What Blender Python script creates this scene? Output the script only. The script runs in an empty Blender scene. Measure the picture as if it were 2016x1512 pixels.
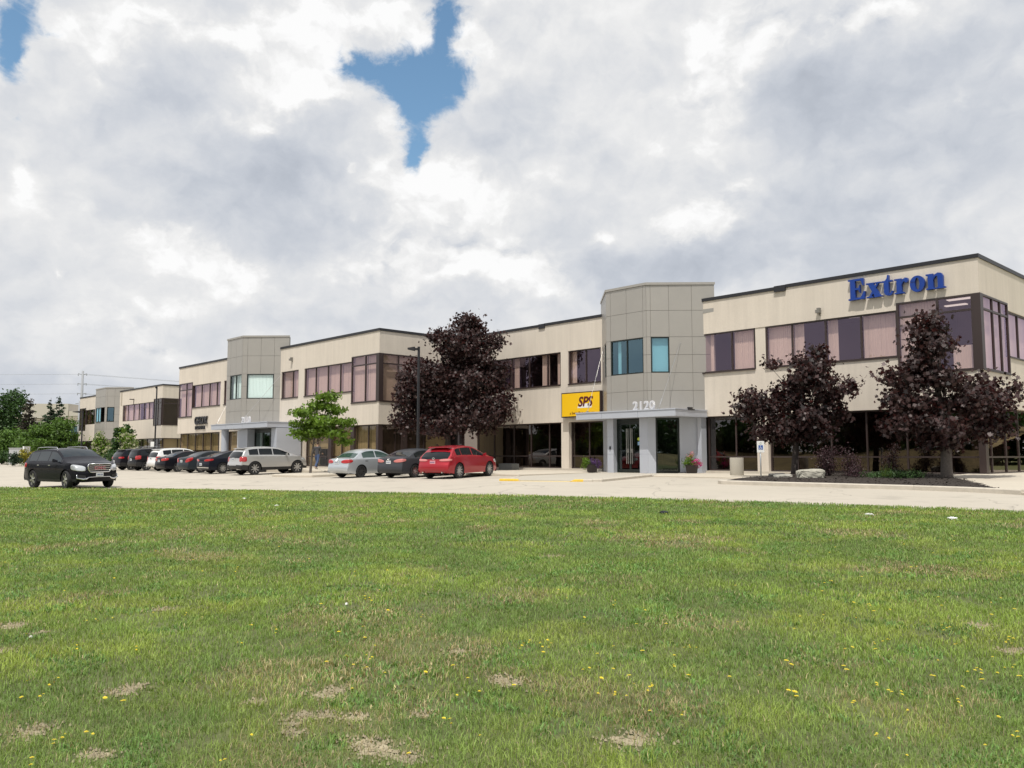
import bpy, bmesh, math, random
import numpy as np
from mathutils import Vector, Matrix

# ------------------------------------------------------------------ camera, sky, sun, exposure
sc = bpy.context.scene
COL = sc.collection
R = math.radians
random.seed(7)
rng = np.random.default_rng(7)

HEAD = Vector((-0.7278, 0.6858, 0.0))            # the way the camera looks, on the ground
RIGHT = Vector((0.6858, 0.7278, 0.0))
CAM = Vector((11.04, -36.24, 0.863))
PITCH = R(4.937)
cam = bpy.data.cameras.new("camera")
camo = bpy.data.objects.new("camera", cam)
COL.objects.link(camo)
camo.location = CAM
camo.rotation_euler = (R(90) + PITCH, 0, math.atan2(-HEAD.x, HEAD.y))
cam.sensor_fit = 'HORIZONTAL'
cam.sensor_width = 36.0
cam.lens = 1630.0 / 2016.0 * 36.0
cam.clip_start = 0.1
cam.clip_end = 4000
sc.camera = camo

SUN_EL = R(64)
SUN_DIR = Vector((0.50, -0.866, 0)).normalized() * math.cos(SUN_EL) + Vector((0, 0, math.sin(SUN_EL)))
sl = bpy.data.lights.new("sun", 'SUN')
sl.energy = 3.7
sl.angle = R(0.6)
sl.color = (1.0, 0.955, 0.88)
so = bpy.data.objects.new("sun", sl)
COL.objects.link(so)
so.rotation_euler = SUN_DIR.to_track_quat('Z', 'Y').to_euler()
so.location = (0, -20, 60)

sc.view_settings.view_transform = 'Standard'
sc.view_settings.look = 'None'
sc.view_settings.exposure = 0.12
sc.view_settings.gamma = 1.0
sc.view_settings.use_curve_mapping = False
try:
    sc.cycles.use_denoising = True
    sc.cycles.max_bounces = 8
    sc.cycles.transparent_max_bounces = 16
except Exception:
    pass


def make_world():
    w = bpy.data.worlds.new("World")
    sc.world = w
    w.use_nodes = True
    nt = w.node_tree
    N, L = nt.nodes, nt.links
    N.clear()
    out = N.new('ShaderNodeOutputWorld')
    bg = N.new('ShaderNodeBackground')
    bg.inputs['Strength'].default_value = 0.1
    L.new(bg.outputs[0], out.inputs[0])
    sky = N.new('ShaderNodeTexSky')
    sky.sky_type = 'NISHITA'
    sky.sun_disc = False
    sky.sun_elevation = SUN_EL
    sky.sun_rotation = math.atan2(SUN_DIR.x, SUN_DIR.y)
    sky.air_density = 1.0
    sky.dust_density = 0.6
    sky.ozone_density = 1.6

    def math_(op, a, b=None, c=None, clamp=False):
        n = N.new('ShaderNodeMath')
        n.operation = op
        n.use_clamp = clamp
        for i, v in enumerate((a, b, c)):
            if v is None:
                continue
            if isinstance(v, (int, float)):
                n.inputs[i].default_value = v
            else:
                L.new(v, n.inputs[i])
        return n.outputs[0]

    def smooth(x, a, b):
        n = N.new('ShaderNodeMapRange')
        n.interpolation_type = 'SMOOTHSTEP'
        n.inputs['From Min'].default_value = a
        n.inputs['From Max'].default_value = b
        L.new(x, n.inputs['Value'])
        return n.outputs[0]

    tc = N.new('ShaderNodeTexCoord')
    vr = N.new('ShaderNodeVectorRotate')             # turn so that azimuth 0 is the view's heading
    vr.rotation_type = 'Z_AXIS'
    vr.inputs['Angle'].default_value = -math.atan2(-HEAD.x, HEAD.y)
    L.new(tc.outputs['Generated'], vr.inputs['Vector'])
    sx = N.new('ShaderNodeSeparateXYZ')
    L.new(vr.outputs[0], sx.inputs[0])
    az = math_('ARCTAN2', sx.outputs[0], sx.outputs[1])
    el = math_('ARCSINE', sx.outputs[2])
    # flat cloud-deck coordinates stretched towards the horizon
    cb = N.new('ShaderNodeCombineXYZ')
    L.new(az, cb.inputs[0])
    L.new(math_('MULTIPLY', el, 1.25), cb.inputs[1])

    def noise(scale, detail, rough, off, src=None, dist=0.0):
        m = N.new('ShaderNodeVectorMath')
        m.operation = 'ADD'
        m.inputs[1].default_value = off
        L.new(src or cb.outputs[0], m.inputs[0])
        n = N.new('ShaderNodeTexNoise')
        n.inputs['Scale'].default_value = scale
        n.inputs['Detail'].default_value = detail
        n.inputs['Roughness'].default_value = rough
        n.inputs['Distortion'].default_value = dist
        L.new(m.outputs[0], n.inputs['Vector'])
        return n.outputs['Fac']
    n_big = noise(4.2, 5, 0.52, (3.1, 7.7, 0.4))
    n_mid = noise(11.0, 8, 0.58, (1.3, 2.1, 5.0), dist=0.25)
    n_fine = noise(30.0, 9, 0.62, (8.2, 0.4, 2.0), dist=0.5)
    # domain warp
    wv = N.new('ShaderNodeTexNoise')
    wv.inputs['Scale'].default_value = 9.0
    wv.inputs['Detail'].default_value = 7
    wv.inputs['Roughness'].default_value = 0.6
    L.new(cb.outputs[0], wv.inputs['Vector'])
    ws = N.new('ShaderNodeVectorMath')
    ws.operation = 'MULTIPLY_ADD'
    ws.inputs[1].default_value = (0.085, 0.085, 0)
    ws.inputs[2].default_value = (-0.0425, -0.0425, 0)
    L.new(wv.outputs['Color'], ws.inputs[0])
    wp = N.new('ShaderNodeVectorMath')
    wp.operation = 'ADD'
    L.new(cb.outputs[0], wp.inputs[0])
    L.new(ws.outputs[0], wp.inputs[1])

    def field(blobs):
        acc = None
        for (x, y, rx, ry, amp) in blobs:
            # centre given as degrees of azimuth / elevation
            s_ = N.new('ShaderNodeVectorMath')
            s_.operation = 'SUBTRACT'
            L.new(wp.outputs[0], s_.inputs[0])
            s_.inputs[1].default_value = (R(x), R(y) * 1.25, 0)
            m_ = N.new('ShaderNodeVectorMath')
            m_.operation = 'MULTIPLY'
            L.new(s_.outputs[0], m_.inputs[0])
            m_.inputs[1].default_value = (1 / R(rx), 1 / (R(ry) * 1.25), 0)
            d_ = N.new('ShaderNodeVectorMath')
            d_.operation = 'DOT_PRODUCT'
            L.new(m_.outputs[0], d_.inputs[0])
            L.new(m_.outputs[0], d_.inputs[1])
            e_ = math_('MULTIPLY', math_('EXPONENT', math_('MULTIPLY', d_.outputs['Value'], -1.0)), amp)
            acc = e_ if acc is None else math_('ADD', acc, e_)
        return acc
    holes = field(SKY_HOLES)
    whites = field(SKY_WHITES)
    greys = field(SKY_GREYS)
    hole = smooth(math_('ADD', holes, math_('MULTIPLY', math_('SUBTRACT', n_fine, 0.5), 1.7)), 0.30, 1.12)

    def puffs(off):
        # heaped cloud: fractal noise plus rounded cells
        a_ = N.new('ShaderNodeVectorMath')
        a_.operation = 'ADD'
        a_.inputs[1].default_value = off
        L.new(wp.outputs[0], a_.inputs[0])
        n1 = N.new('ShaderNodeTexNoise')
        n1.inputs['Scale'].default_value = 7.0
        n1.inputs['Detail'].default_value = 7
        n1.inputs['Roughness'].default_value = 0.53
        L.new(a_.outputs[0], n1.inputs['Vector'])
        return n1.outputs['Fac']
    d0 = puffs((0, 0, 0))
    d1 = puffs((-0.006, 0.024, 0))
    relief = math_('SUBTRACT', d0, d1)
    wf = math_('ADD', whites, math_('MULTIPLY', math_('SUBTRACT', d0, 0.5), 1.9))
    wf = math_('ADD', wf, math_('MULTIPLY', math_('SUBTRACT', n_fine, 0.5), 0.7))
    white = smooth(wf, 0.28, 0.70)
    soft = smooth(wf, -0.35, 1.0)
    base = math_('ADD', 6.85, math_('MULTIPLY', math_('SUBTRACT', n_big, 0.5), 2.4))
    base = math_('SUBTRACT', base, math_('MULTIPLY', greys, 1.55))
    base = math_('ADD', base, math_('MULTIPLY', math_('SUBTRACT', n_mid, 0.5), 1.1))
    base = math_('ADD', base, math_('MULTIPLY', soft, 1.25))
    bright = math_('ADD', base, math_('MULTIPLY', white, 0.55))
    bright = math_('ADD', bright, math_('MULTIPLY', relief, math_('ADD', 4.5, math_('MULTIPLY', white, 13.0))))
    bright = math_('MINIMUM', math_('MAXIMUM', bright, 4.4), 9.0)
    tint = N.new('ShaderNodeMix')
    tint.data_type = 'RGBA'
    tint.inputs['A'].default_value = (0.905, 0.975, 1.10, 1)
    tint.inputs['B'].default_value = (1.0, 1.0, 1.0, 1)
    L.new(smooth(bright, 4.6, 8.2), tint.inputs['Factor'])
    cc = N.new('ShaderNodeVectorMath')
    cc.operation = 'SCALE'
    L.new(tint.outputs['Result'], cc.inputs[0])
    L.new(bright, cc.inputs['Scale'])
    mix = N.new('ShaderNodeMix')
    mix.data_type = 'RGBA'
    L.new(hole, mix.inputs['Factor'])
    L.new(cc.outputs[0], mix.inputs['A'])
    skt = N.new('ShaderNodeVectorMath')
    skt.operation = 'MULTIPLY'
    skt.inputs[1].default_value = (1.30, 1.50, 1.42)
    L.new(sky.outputs[0], skt.inputs[0])
    L.new(skt.outputs[0], mix.inputs['B'])
    L.new(mix.outputs['Result'], bg.inputs['Color'])


# azimuth from the heading, elevation, radii (degrees), strength
SKY_HOLES = [(-9.5, 25.3, 2.55, 1.45, 0.95), (-6.6, 25.2, 2.57, 2.21, 1.05), (-4.3, 24.8, 1.89, 1.52, 1.0), (-11.0, 25.8, 1.02, 0.69, 0.8), (-7.1, 22.5, 1.23, 2.59, 1.0), (-6.8, 20.3, 0.62, 1.04, 0.9), (-4.9, 27.7, 0.82, 1.52, 0.85), (-4.6, 29.4, 1.17, 1.17, 1.0), (-31.9, 25.0, 1.82, 2.0, 1.15), (-32.2, 22.8, 0.82, 1.38, 0.95), (-31.5, 20.0, 0.41, 0.28, 0.6), (40, 35, 9, 7, 1.0), (-75, 40, 14, 9, 1.0), (120, 45, 16, 12, 1.0), (-150, 40, 18, 9, 1.0)]
SKY_WHITES = [(-27.8, 24.6, 3.36, 2.42, 0.6), (-22.6, 26.3, 5.1, 1.73, 0.5), (-13.4, 27.8, 3.36, 2.07, 0.6), (-16.7, 25.4, 2.31, 2.07, 0.9), (-8.0, 28.1, 2.73, 1.73, 0.9), (-19.2, 21.5, 2.93, 1.38, 0.5), (-15.4, 24.1, 2.99, 1.73, 0.6), (-8.7, 22.6, 1.36, 2.76, 0.6), (-11.0, 19.7, 0.37, 0.31, 1.2), (-31.2, 16.9, 0.74, 1.38, 1.0), (-30.2, 14.3, 1.79, 1.73, 0.5), (-27.8, 15.7, 0.76, 0.69, 0.6), (-2.7, 27.1, 1.72, 2.07, 0.5), (-0.3, 28.7, 3.45, 2.07, 0.4), (-5.2, 18.8, 3.09, 2.07, 0.9), (-2.7, 17.6, 3.79, 1.73, 0.8), (-8.0, 18.7, 1.03, 0.86, 0.8), (-4.5, 14.2, 4.82, 1.38, 0.95), (-1.0, 13.2, 4.14, 1.38, 0.9), (2.5, 12.1, 2.41, 1.21, 0.8), (-10.0, 12.0, 5.1, 1.73, 0.6), (-23.8, 13.3, 1.89, 1.38, 0.9), (-19.8, 12.4, 2.6, 1.38, 0.5), (-22.0, 9.3, 1.92, 1.04, 0.6), (-29.1, 11.3, 0.36, 0.28, 0.9), (-22.9, 6.7, 1.91, 0.69, 0.7), (-26.4, 7.8, 4.64, 1.04, 0.4), (22.4, 26.6, 4.15, 1.38, 0.95), (16.8, 26.8, 2.64, 2.42, 0.7), (13.9, 26.6, 1.34, 1.38, 0.9), (14.8, 23.8, 2.33, 2.76, 0.7), (14.2, 16.7, 2.68, 1.73, 0.7), (12.9, 15.2, 2.02, 1.38, 0.6), (6.4, 15.3, 1.71, 0.69, 0.6), (5.0, 23.7, 3.44, 3.45, 0.35)]
SKY_GREYS = [(-23.5, 22.0, 3.8, 1.73, 0.6), (-19.8, 16.2, 6.49, 3.8, 0.8), (-15.4, 19.8, 4.99, 2.76, 0.6), (-10.7, 16.0, 2.71, 1.38, 0.4), (21.5, 22.9, 4.17, 2.76, 1.0), (25.9, 18.4, 7.76, 5.18, 0.7), (6.0, 13.1, 2.74, 2.07, 0.9), (11.8, 12.9, 5.06, 2.07, 0.8), (20.0, 13.7, 6.49, 2.76, 0.6), (-0.3, 22.2, 4.14, 3.45, 0.3), (-30.2, 4.8, 3.58, 1.38, 0.7), (-24.9, 18.6, 4.69, 2.07, 0.3), (-13.4, 8.8, 5.03, 1.04, 0.3), (28.7, 22.8, 4.54, 3.11, 0.5)]
make_world()

# ------------------------------------------------------------------ materials
MATS = {}


def _set(b, k, v):
    if k in b.inputs:
        b.inputs[k].default_value = v


def mat(name, col, rough=0.6, metal=0.0, spec=0.5, var=0.0, vscale=3.0, bump=0.0, bscale=40.0, coat=0.0, var2=0.0, v2scale=0.4,
        streak=0.0, coords='Object', flake=0.0):
    if name in MATS:
        return MATS[name]
    m = bpy.data.materials.new(name)
    m.use_nodes = True
    nt = m.node_tree
    N, L = nt.nodes, nt.links
    b = N['Principled BSDF']
    b.inputs['Base Color'].default_value = (*col, 1)
    _set(b, 'Roughness', rough)
    _set(b, 'Metallic', metal)
    _set(b, 'Specular IOR Level', spec)
    _set(b, 'Coat Weight', coat)
    _set(b, 'Coat Roughness', 0.04)
    tc = N.new('ShaderNodeTexCoord')
    cur = None

    def mul(fac, amt):
        nonlocal cur
        mr = N.new('ShaderNodeMapRange')
        mr.inputs['From Min'].default_value = 0.25
        mr.inputs['From Max'].default_value = 0.75
        mr.inputs['To Min'].default_value = 1 - amt
        mr.inputs['To Max'].default_value = 1 + amt
        L.new(fac, mr.inputs['Value'])
        sc_ = N.new('ShaderNodeVectorMath')
        sc_.operation = 'SCALE'
        if cur is None:
            sc_.inputs[0].default_value = col
        else:
            L.new(cur, sc_.inputs[0])
        L.new(mr.outputs[0], sc_.inputs['Scale'])
        cur = sc_.outputs[0]

    def nz(scale, detail=5, rough_=0.6, vec=None):
        n = N.new('ShaderNodeTexNoise')
        n.inputs['Scale'].default_value = scale
        n.inputs['Detail'].default_value = detail
        n.inputs['Roughness'].default_value = rough_
        L.new(vec or tc.outputs[coords], n.inputs['Vector'])
        return n.outputs['Fac']
    if var:
        mul(nz(vscale), var)
    if var2:
        mul(nz(v2scale, 4), var2)
    if streak:
        mp = N.new('ShaderNodeMapping')
        mp.inputs['Scale'].default_value = (2.2, 2.2, 0.12)
        L.new(tc.outputs[coords], mp.inputs['Vector'])
        mul(nz(1.6, 6, 0.65, mp.outputs[0]), streak)
    if cur is not None:
        L.new(cur, b.inputs['Base Color'])
    if bump:
        bp = N.new('ShaderNodeBump')
        bp.inputs['Strength'].default_value = bump
        bp.inputs['Distance'].default_value = 0.02
        L.new(nz(bscale, 6), bp.inputs['Height'])
        L.new(bp.outputs[0], b.inputs['Normal'])
    MATS[name] = m
    return m


def glass_mat(name, tint, refl=0.1, refl_tint=(1, 1, 1), rough=0.0):
    if name in MATS:
        return MATS[name]
    m = bpy.data.materials.new(name)
    m.use_nodes = True
    nt = m.node_tree
    N, L = nt.nodes, nt.links
    N.clear()
    out = N.new('ShaderNodeOutputMaterial')
    tr = N.new('ShaderNodeBsdfTransparent')
    tr.inputs[0].default_value = (*tint, 1)
    gl = N.new('ShaderNodeBsdfGlossy')
    gl.inputs['Color'].default_value = (*refl_tint, 1)
    gl.inputs['Roughness'].default_value = rough
    lw = N.new('ShaderNodeLayerWeight')              # Schlick's law, the same from both sides of the pane
    lw.inputs['Blend'].default_value = 0.5
    pw = N.new('ShaderNodeMath')
    pw.operation = 'POWER'
    pw.inputs[1].default_value = 5.0
    L.new(lw.outputs['Facing'], pw.inputs[0])
    ad = N.new('ShaderNodeMath')
    ad.operation = 'ADD'
    ad.use_clamp = True
    L.new(pw.outputs[0], ad.inputs[0])
    ad.inputs[1].default_value = refl + 0.04
    tc = N.new('ShaderNodeTexCoord')
    n = N.new('ShaderNodeTexNoise')
    n.inputs['Scale'].default_value = 0.55
    n.inputs['Detail'].default_value = 1
    L.new(tc.outputs['Object'], n.inputs['Vector'])
    bp = N.new('ShaderNodeBump')
    bp.inputs['Strength'].default_value = 0.12
    bp.inputs['Distance'].default_value = 0.03
    L.new(n.outputs['Fac'], bp.inputs['Height'])
    L.new(bp.outputs[0], gl.inputs['Normal'])
    mx = N.new('ShaderNodeMixShader')
    L.new(ad.outputs[0], mx.inputs[0])
    L.new(tr.outputs[0], mx.inputs[1])
    L.new(gl.outputs[0], mx.inputs[2])
    L.new(mx.outputs[0], out.inputs[0])
    MATS[name] = m
    return m


def leaf_mat(name, col, trans=0.35, rough=0.5, spec=0.4, attr=None, var=0.35, tcol=None):
    if name in MATS:
        return MATS[name]
    m = bpy.data.materials.new(name)
    m.use_nodes = True
    nt = m.node_tree
    N, L = nt.nodes, nt.links
    b = N['Principled BSDF']
    _set(b, 'Roughness', rough)
    _set(b, 'Specular IOR Level', spec)
    out = N['Material Output']
    at = N.new('ShaderNodeAttribute')
    at.attribute_name = attr or 'tone'
    if attr:                                      # full colour stored per leaf or blade
        colo = at.outputs['Color']
    else:
        mr = N.new('ShaderNodeMapRange')
        mr.inputs['To Min'].default_value = 1 - var
        mr.inputs['To Max'].default_value = 1 + var
        L.new(at.outputs['Fac'], mr.inputs['Value'])
        sc_ = N.new('ShaderNodeVectorMath')
        sc_.operation = 'SCALE'
        sc_.inputs[0].default_value = col
        L.new(mr.outputs[0], sc_.inputs['Scale'])
        colo = sc_.outputs[0]
    L.new(colo, b.inputs['Base Color'])
    tl = N.new('ShaderNodeBsdfTranslucent')
    if tcol:
        mt = N.new('ShaderNodeMix')
        mt.data_type = 'RGBA'
        mt.blend_type = 'MULTIPLY'
        mt.inputs['Factor'].default_value = 1
        L.new(colo, mt.inputs['A'])
        mt.inputs['B'].default_value = (*tcol, 1)
        L.new(mt.outputs['Result'], tl.inputs[0])
    else:
        L.new(colo, tl.inputs[0])
    mx = N.new('ShaderNodeMixShader')
    mx.inputs[0].default_value = trans
    L.new(b.outputs[0], mx.inputs[1])
    L.new(tl.outputs[0], mx.inputs[2])
    L.new(mx.outputs[0], out.inputs[0])
    MATS[name] = m
    return m


M_WALL = mat('precast_beige', (0.62, 0.557, 0.478), 0.85, var=0.05, vscale=18, var2=0.06, v2scale=0.35, streak=0.08, bump=0.25, bscale=60)
M_FLASH = mat('black_flashing', (0.022, 0.022, 0.026), 0.45, spec=0.4)
M_FRAME = mat('bronze_frame', (0.040, 0.026, 0.024), 0.42, spec=0.5)
M_PANEL = mat('grey_metal_panel', (0.40, 0.378, 0.345), 0.42, metal=0.45, var=0.04, vscale=0.8)
M_JOINT = mat('panel_joint', (0.19, 0.18, 0.16), 0.7)
M_BLUEPANEL = mat('blue_grey_panel', (0.47, 0.495, 0.55), 0.45, metal=0.2, var=0.03, vscale=0.8)
M_DARKFRAME = mat('dark_door_frame', (0.012, 0.018, 0.016), 0.35)
M_BLIND = mat('blind_fabric', (0.78, 0.735, 0.66), 0.8, var=0.04, vscale=4)
M_TANBLIND = mat('tan_blind_fabric', (0.64, 0.59, 0.46), 0.8, var=0.05, vscale=3)
M_WHITEBLIND = mat('white_blind_fabric', (0.82, 0.85, 0.84), 0.8)
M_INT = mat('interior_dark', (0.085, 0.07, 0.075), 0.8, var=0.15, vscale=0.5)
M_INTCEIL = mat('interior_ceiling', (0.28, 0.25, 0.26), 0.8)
M_ROOF = mat('roof_gravel', (0.30, 0.29, 0.27), 0.9)
M_STEEL = mat('brushed_steel', (0.62, 0.61, 0.59), 0.28, metal=1.0)
M_WHITE = mat('white_paint', (0.78, 0.78, 0.76), 0.5)
M_CONC = mat('concrete_kerb', (0.50, 0.455, 0.385), 0.85, var=0.10, vscale=5, var2=0.06, v2scale=0.7, bump=0.2, bscale=60)
M_YEL = mat('yellow_kerb_paint', (0.70, 0.46, 0.05), 0.65, var=0.22, vscale=9)
G_UP = glass_mat('purple_tinted_glass', (0.84, 0.745, 0.73), 0.08, (0.90, 0.72, 0.94))
G_LOW = glass_mat('bronze_dark_glass', (0.36, 0.29, 0.235), 0.07, (0.95, 0.88, 0.84))
G_TAN = glass_mat('bronze_glass', (0.72, 0.655, 0.55), 0.05, (0.95, 0.9, 0.86))
G_TEAL = glass_mat('teal_glass', (0.50, 0.72, 0.78), 0.16, (0.55, 0.85, 1.0))
G_CLEAR = glass_mat('clear_glass', (0.93, 1.0, 0.98), 0.05, (0.9, 1.0, 1.0))
G_DOOR = glass_mat('green_door_glass', (0.42, 0.52, 0.46), 0.08, (0.9, 1.0, 0.95))


# ------------------------------------------------------------------ mesh helpers
class MB:
    def __init__(self):
        self.v, self.f, self.mi = [], [], []

    def add(self, vs, fs, mi=0):
        o = len(self.v)
        self.v += [tuple(p) for p in vs]
        self.f += [tuple(i + o for i in f) for f in fs]
        self.mi += [mi] * len(fs)

    def box(self, x0, x1, y0, y1, z0, z1, mi=0):
        self.hexa([(x0, y0, z0), (x1, y0, z0), (x1, y1, z0), (x0, y1, z0), (x0, y0, z1), (x1, y0, z1), (x1, y1, z1), (x0, y1, z1)], mi)

    def hexa(self, p, mi=0):
        self.add(p, [(3, 2, 1, 0), (4, 5, 6, 7), (0, 1, 5, 4), (1, 2, 6, 5), (2, 3, 7, 6), (3, 0, 4, 7)], mi)

    def tube(self, pts, rad, seg=8, cap=True, mi=0):
        pts = [Vector(p) for p in pts]
        rads = rad if isinstance(rad, (list, tuple)) else [rad] * len(pts)
        rings = []
        prev = None
        for i, p in enumerate(pts):
            t = (pts[min(i + 1, len(pts) - 1)] - pts[max(i - 1, 0)]).normalized()
            if prev is None:
                a = t.orthogonal().normalized()
            else:
                a = (prev - t * prev.dot(t)).normalized()
            prev = a
            b = t.cross(a)
            rings.append([p + (a * math.cos(2 * math.pi * k / seg) + b * math.sin(2 * math.pi * k / seg)) * rads[i] for k in range(seg)])
        o = len(self.v)
        for r in rings:
            self.v += [tuple(q) for q in r]
        nf = 0
        for i in range(len(rings) - 1):
            for k in range(seg):
                self.f.append((o + i * seg + k, o + i * seg + (k + 1) % seg, o + (i + 1) * seg + (k + 1) % seg, o + (i + 1) * seg + k))
                nf += 1
        if cap:
            self.f.append(tuple(o + k for k in reversed(range(seg))))
            self.f.append(tuple(o + (len(rings) - 1) * seg + k for k in range(seg)))
            nf += 2
        self.mi += [mi] * nf

    def lathe(self, prof, seg=24, axis='Z', c=(0, 0, 0), mi=0):
        o = len(self.v)
        for (r, h) in prof:
            for k in range(seg):
                a = 2 * math.pi * k / seg
                x, y = r * math.cos(a), r * math.sin(a)
                if axis == 'Z':
                    self.v.append((c[0] + x, c[1] + y, c[2] + h))
                else:
                    self.v.append((c[0] + x, c[1] + h, c[2] + y))
        nf = 0
        for i in range(len(prof) - 1):
            for k in range(seg):
                q = (o + i * seg + k, o + i * seg + (k + 1) % seg, o + (i + 1) * seg + (k + 1) % seg, o + (i + 1) * seg + k)
                self.f.append(q if axis == 'Z' else tuple(reversed(q)))
                nf += 1
        self.mi += [mi] * nf

    def prism(self, poly, z0f, z1f, mi=0):
        """vertical prism on a polygon of (x, y); z0f and z1f are numbers or functions of (x, y)"""
        n = len(poly)
        zz0 = z0f if callable(z0f) else (lambda x, y: z0f)
        zz1 = z1f if callable(z1f) else (lambda x, y: z1f)
        vs = [(x, y, zz0(x, y)) for x, y in poly] + [(x, y, zz1(x, y)) for x, y in poly]
        fs = [tuple(reversed(range(n))), tuple(range(n, 2 * n))]
        fs += [(i, (i + 1) % n, n + (i + 1) % n, n + i) for i in range(n)]
        self.add(vs, fs, mi)

    def build(self, name, m, parent=None, smooth=False, sharp=None, bevel=0.0):
        me = bpy.data.meshes.new(name)
        vs = self.v
        if parent is not None and parent.get('_world'):
            L = root_of(parent).location
            vs = [(p[0] - L.x, p[1] - L.y, p[2] - L.z) for p in vs]
        me.from_pydata(vs, [], self.f)
        ms = m if isinstance(m, (list, tuple)) else [m]
        for q in ms:
            me.materials.append(q)
        if len(ms) > 1:
            me.polygons.foreach_set('material_index', self.mi)
        if smooth:
            me.polygons.foreach_set('use_smooth', [True] * len(me.polygons))
            if sharp:
                me.set_sharp_from_angle(angle=R(sharp))
        me.update()
        o = bpy.data.objects.new(name, me)
        COL.objects.link(o)
        if parent is not None:
            o.parent = parent
            if parent.get('_world'):
                o['_world'] = 1
        if bevel:
            bv = o.modifiers.new('bevel', 'BEVEL')
            bv.width = bevel
            bv.segments = 2
            bv.limit_method = 'ANGLE'
        return o


def root_of(o):
    while o.parent:
        o = o.parent
    return o


def tag(o, label=None, cat=None, group=None, kind=None):
    if label:
        o['label'] = label
    if cat:
        o['category'] = cat
    if group:
        o['group'] = group
    if kind:
        o['kind'] = kind
    return o


def thing(name, label, cat, loc=(0, 0, 0), rz=0.0, group=None, world=False):
    o = bpy.data.objects.new(name, None)
    o.empty_display_size = 0.3
    COL.objects.link(o)
    o.location = loc
    o.rotation_euler = (0, 0, rz)
    if world:
        o['_world'] = 1
    return tag(o, label, cat, group)


def text_mb(body, size, extrude, shear=0.0, offset=0.0, spacing=1.0, align='CENTER', res=3):
    cu = bpy.data.curves.new('txt', 'FONT')
    cu.body = body
    cu.size = size
    cu.extrude = extrude
    cu.shear = shear
    cu.offset = offset
    cu.space_character = spacing
    cu.align_x = align
    cu.resolution_u = res
    ob = bpy.data.objects.new('txt', cu)
    COL.objects.link(ob)
    dg = bpy.context.evaluated_depsgraph_get()
    me = bpy.data.meshes.new_from_object(ob.evaluated_get(dg))
    mb = MB()
    mb.add([v.co[:] for v in me.vertices], [tuple(p.vertices) for p in me.polygons])
    bpy.data.objects.remove(ob)
    bpy.data.curves.remove(cu)
    bpy.data.meshes.remove(me)
    return mb


def place_text(mb, fr, a, b, z):
    """stand text made in its own XY plane up on the wall frame fr"""
    out = MB()
    out.add([fr.p(a + p[0], b + p[2], z + p[1]) for p in mb.v], mb.f)
    return out


class Fr:
    """a wall's own axes: a runs to the right seen from outside, b outwards"""

    def __init__(self, x, y, ea, eb):
        self.o = Vector((x, y))
        self.ea = Vector(ea).normalized()
        self.eb = Vector(eb).normalized()

    def p(self, a, b, z):
        q = self.o + self.ea * a + self.eb * b
        return (q.x, q.y, z)

    def box(self, mb, a0, a1, b0, b1, z0, z1, mi=0):
        P = self.p
        mb.hexa([P(a0, b1, z0), P(a1, b1, z0), P(a1, b0, z0), P(a0, b0, z0), P(a0, b1, z1), P(a1, b1, z1), P(a1, b0, z1), P(a0, b0, z1)], mi)

    def quad(self, mb, a0, a1, b, z0, z1, mi=0):
        P = self.p
        mb.add([P(a0, b, z0), P(a1, b, z0), P(a1, b, z1), P(a0, b, z1)], [(0, 1, 2, 3)], mi)


def wallgrid(mb, fr, a0, a1, z0, z1, opens, b0, b1):
    """a wall slab with rectangular openings (only its outer faces)"""
    A = sorted(set([a0, a1] + [min(max(v, a0), a1) for o in opens for v in o[:2]]))
    Z = sorted(set([z0, z1] + [min(max(v, z0), z1) for o in opens for v in o[2:4]]))

    def solid(i, j):
        if i < 0 or j < 0 or i >= len(A) - 1 or j >= len(Z) - 1:
            return False
        a, z = (A[i] + A[i + 1]) / 2, (Z[j] + Z[j + 1]) / 2
        return not any(o[0] < a < o[1] and o[2] < z < o[3] for o in opens)
    P = fr.p
    for i in range(len(A) - 1):
        for j in range(len(Z) - 1):
            if not solid(i, j):
                continue
            l, r, lo, hi = A[i], A[i + 1], Z[j], Z[j + 1]
            mb.add([P(l, b1, lo), P(r, b1, lo), P(r, b1, hi), P(l, b1, hi)], [(0, 1, 2, 3)])
            mb.add([P(l, b0, lo), P(r, b0, lo), P(r, b0, hi), P(l, b0, hi)], [(3, 2, 1, 0)])
            if not solid(i - 1, j):
                mb.add([P(l, b0, lo), P(l, b1, lo), P(l, b1, hi), P(l, b0, hi)], [(0, 1, 2, 3)])
            if not solid(i + 1, j):
                mb.add([P(r, b1, lo), P(r, b0, lo), P(r, b0, hi), P(r, b1, hi)], [(0, 1, 2, 3)])
            if not solid(i, j - 1):
                mb.add([P(l, b0, lo), P(r, b0, lo), P(r, b1, lo), P(l, b1, lo)], [(0, 1, 2, 3)])
            if not solid(i, j + 1):
                mb.add([P(l, b1, hi), P(r, b1, hi), P(r, b0, hi), P(l, b0, hi)], [(0, 1, 2, 3)])


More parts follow.
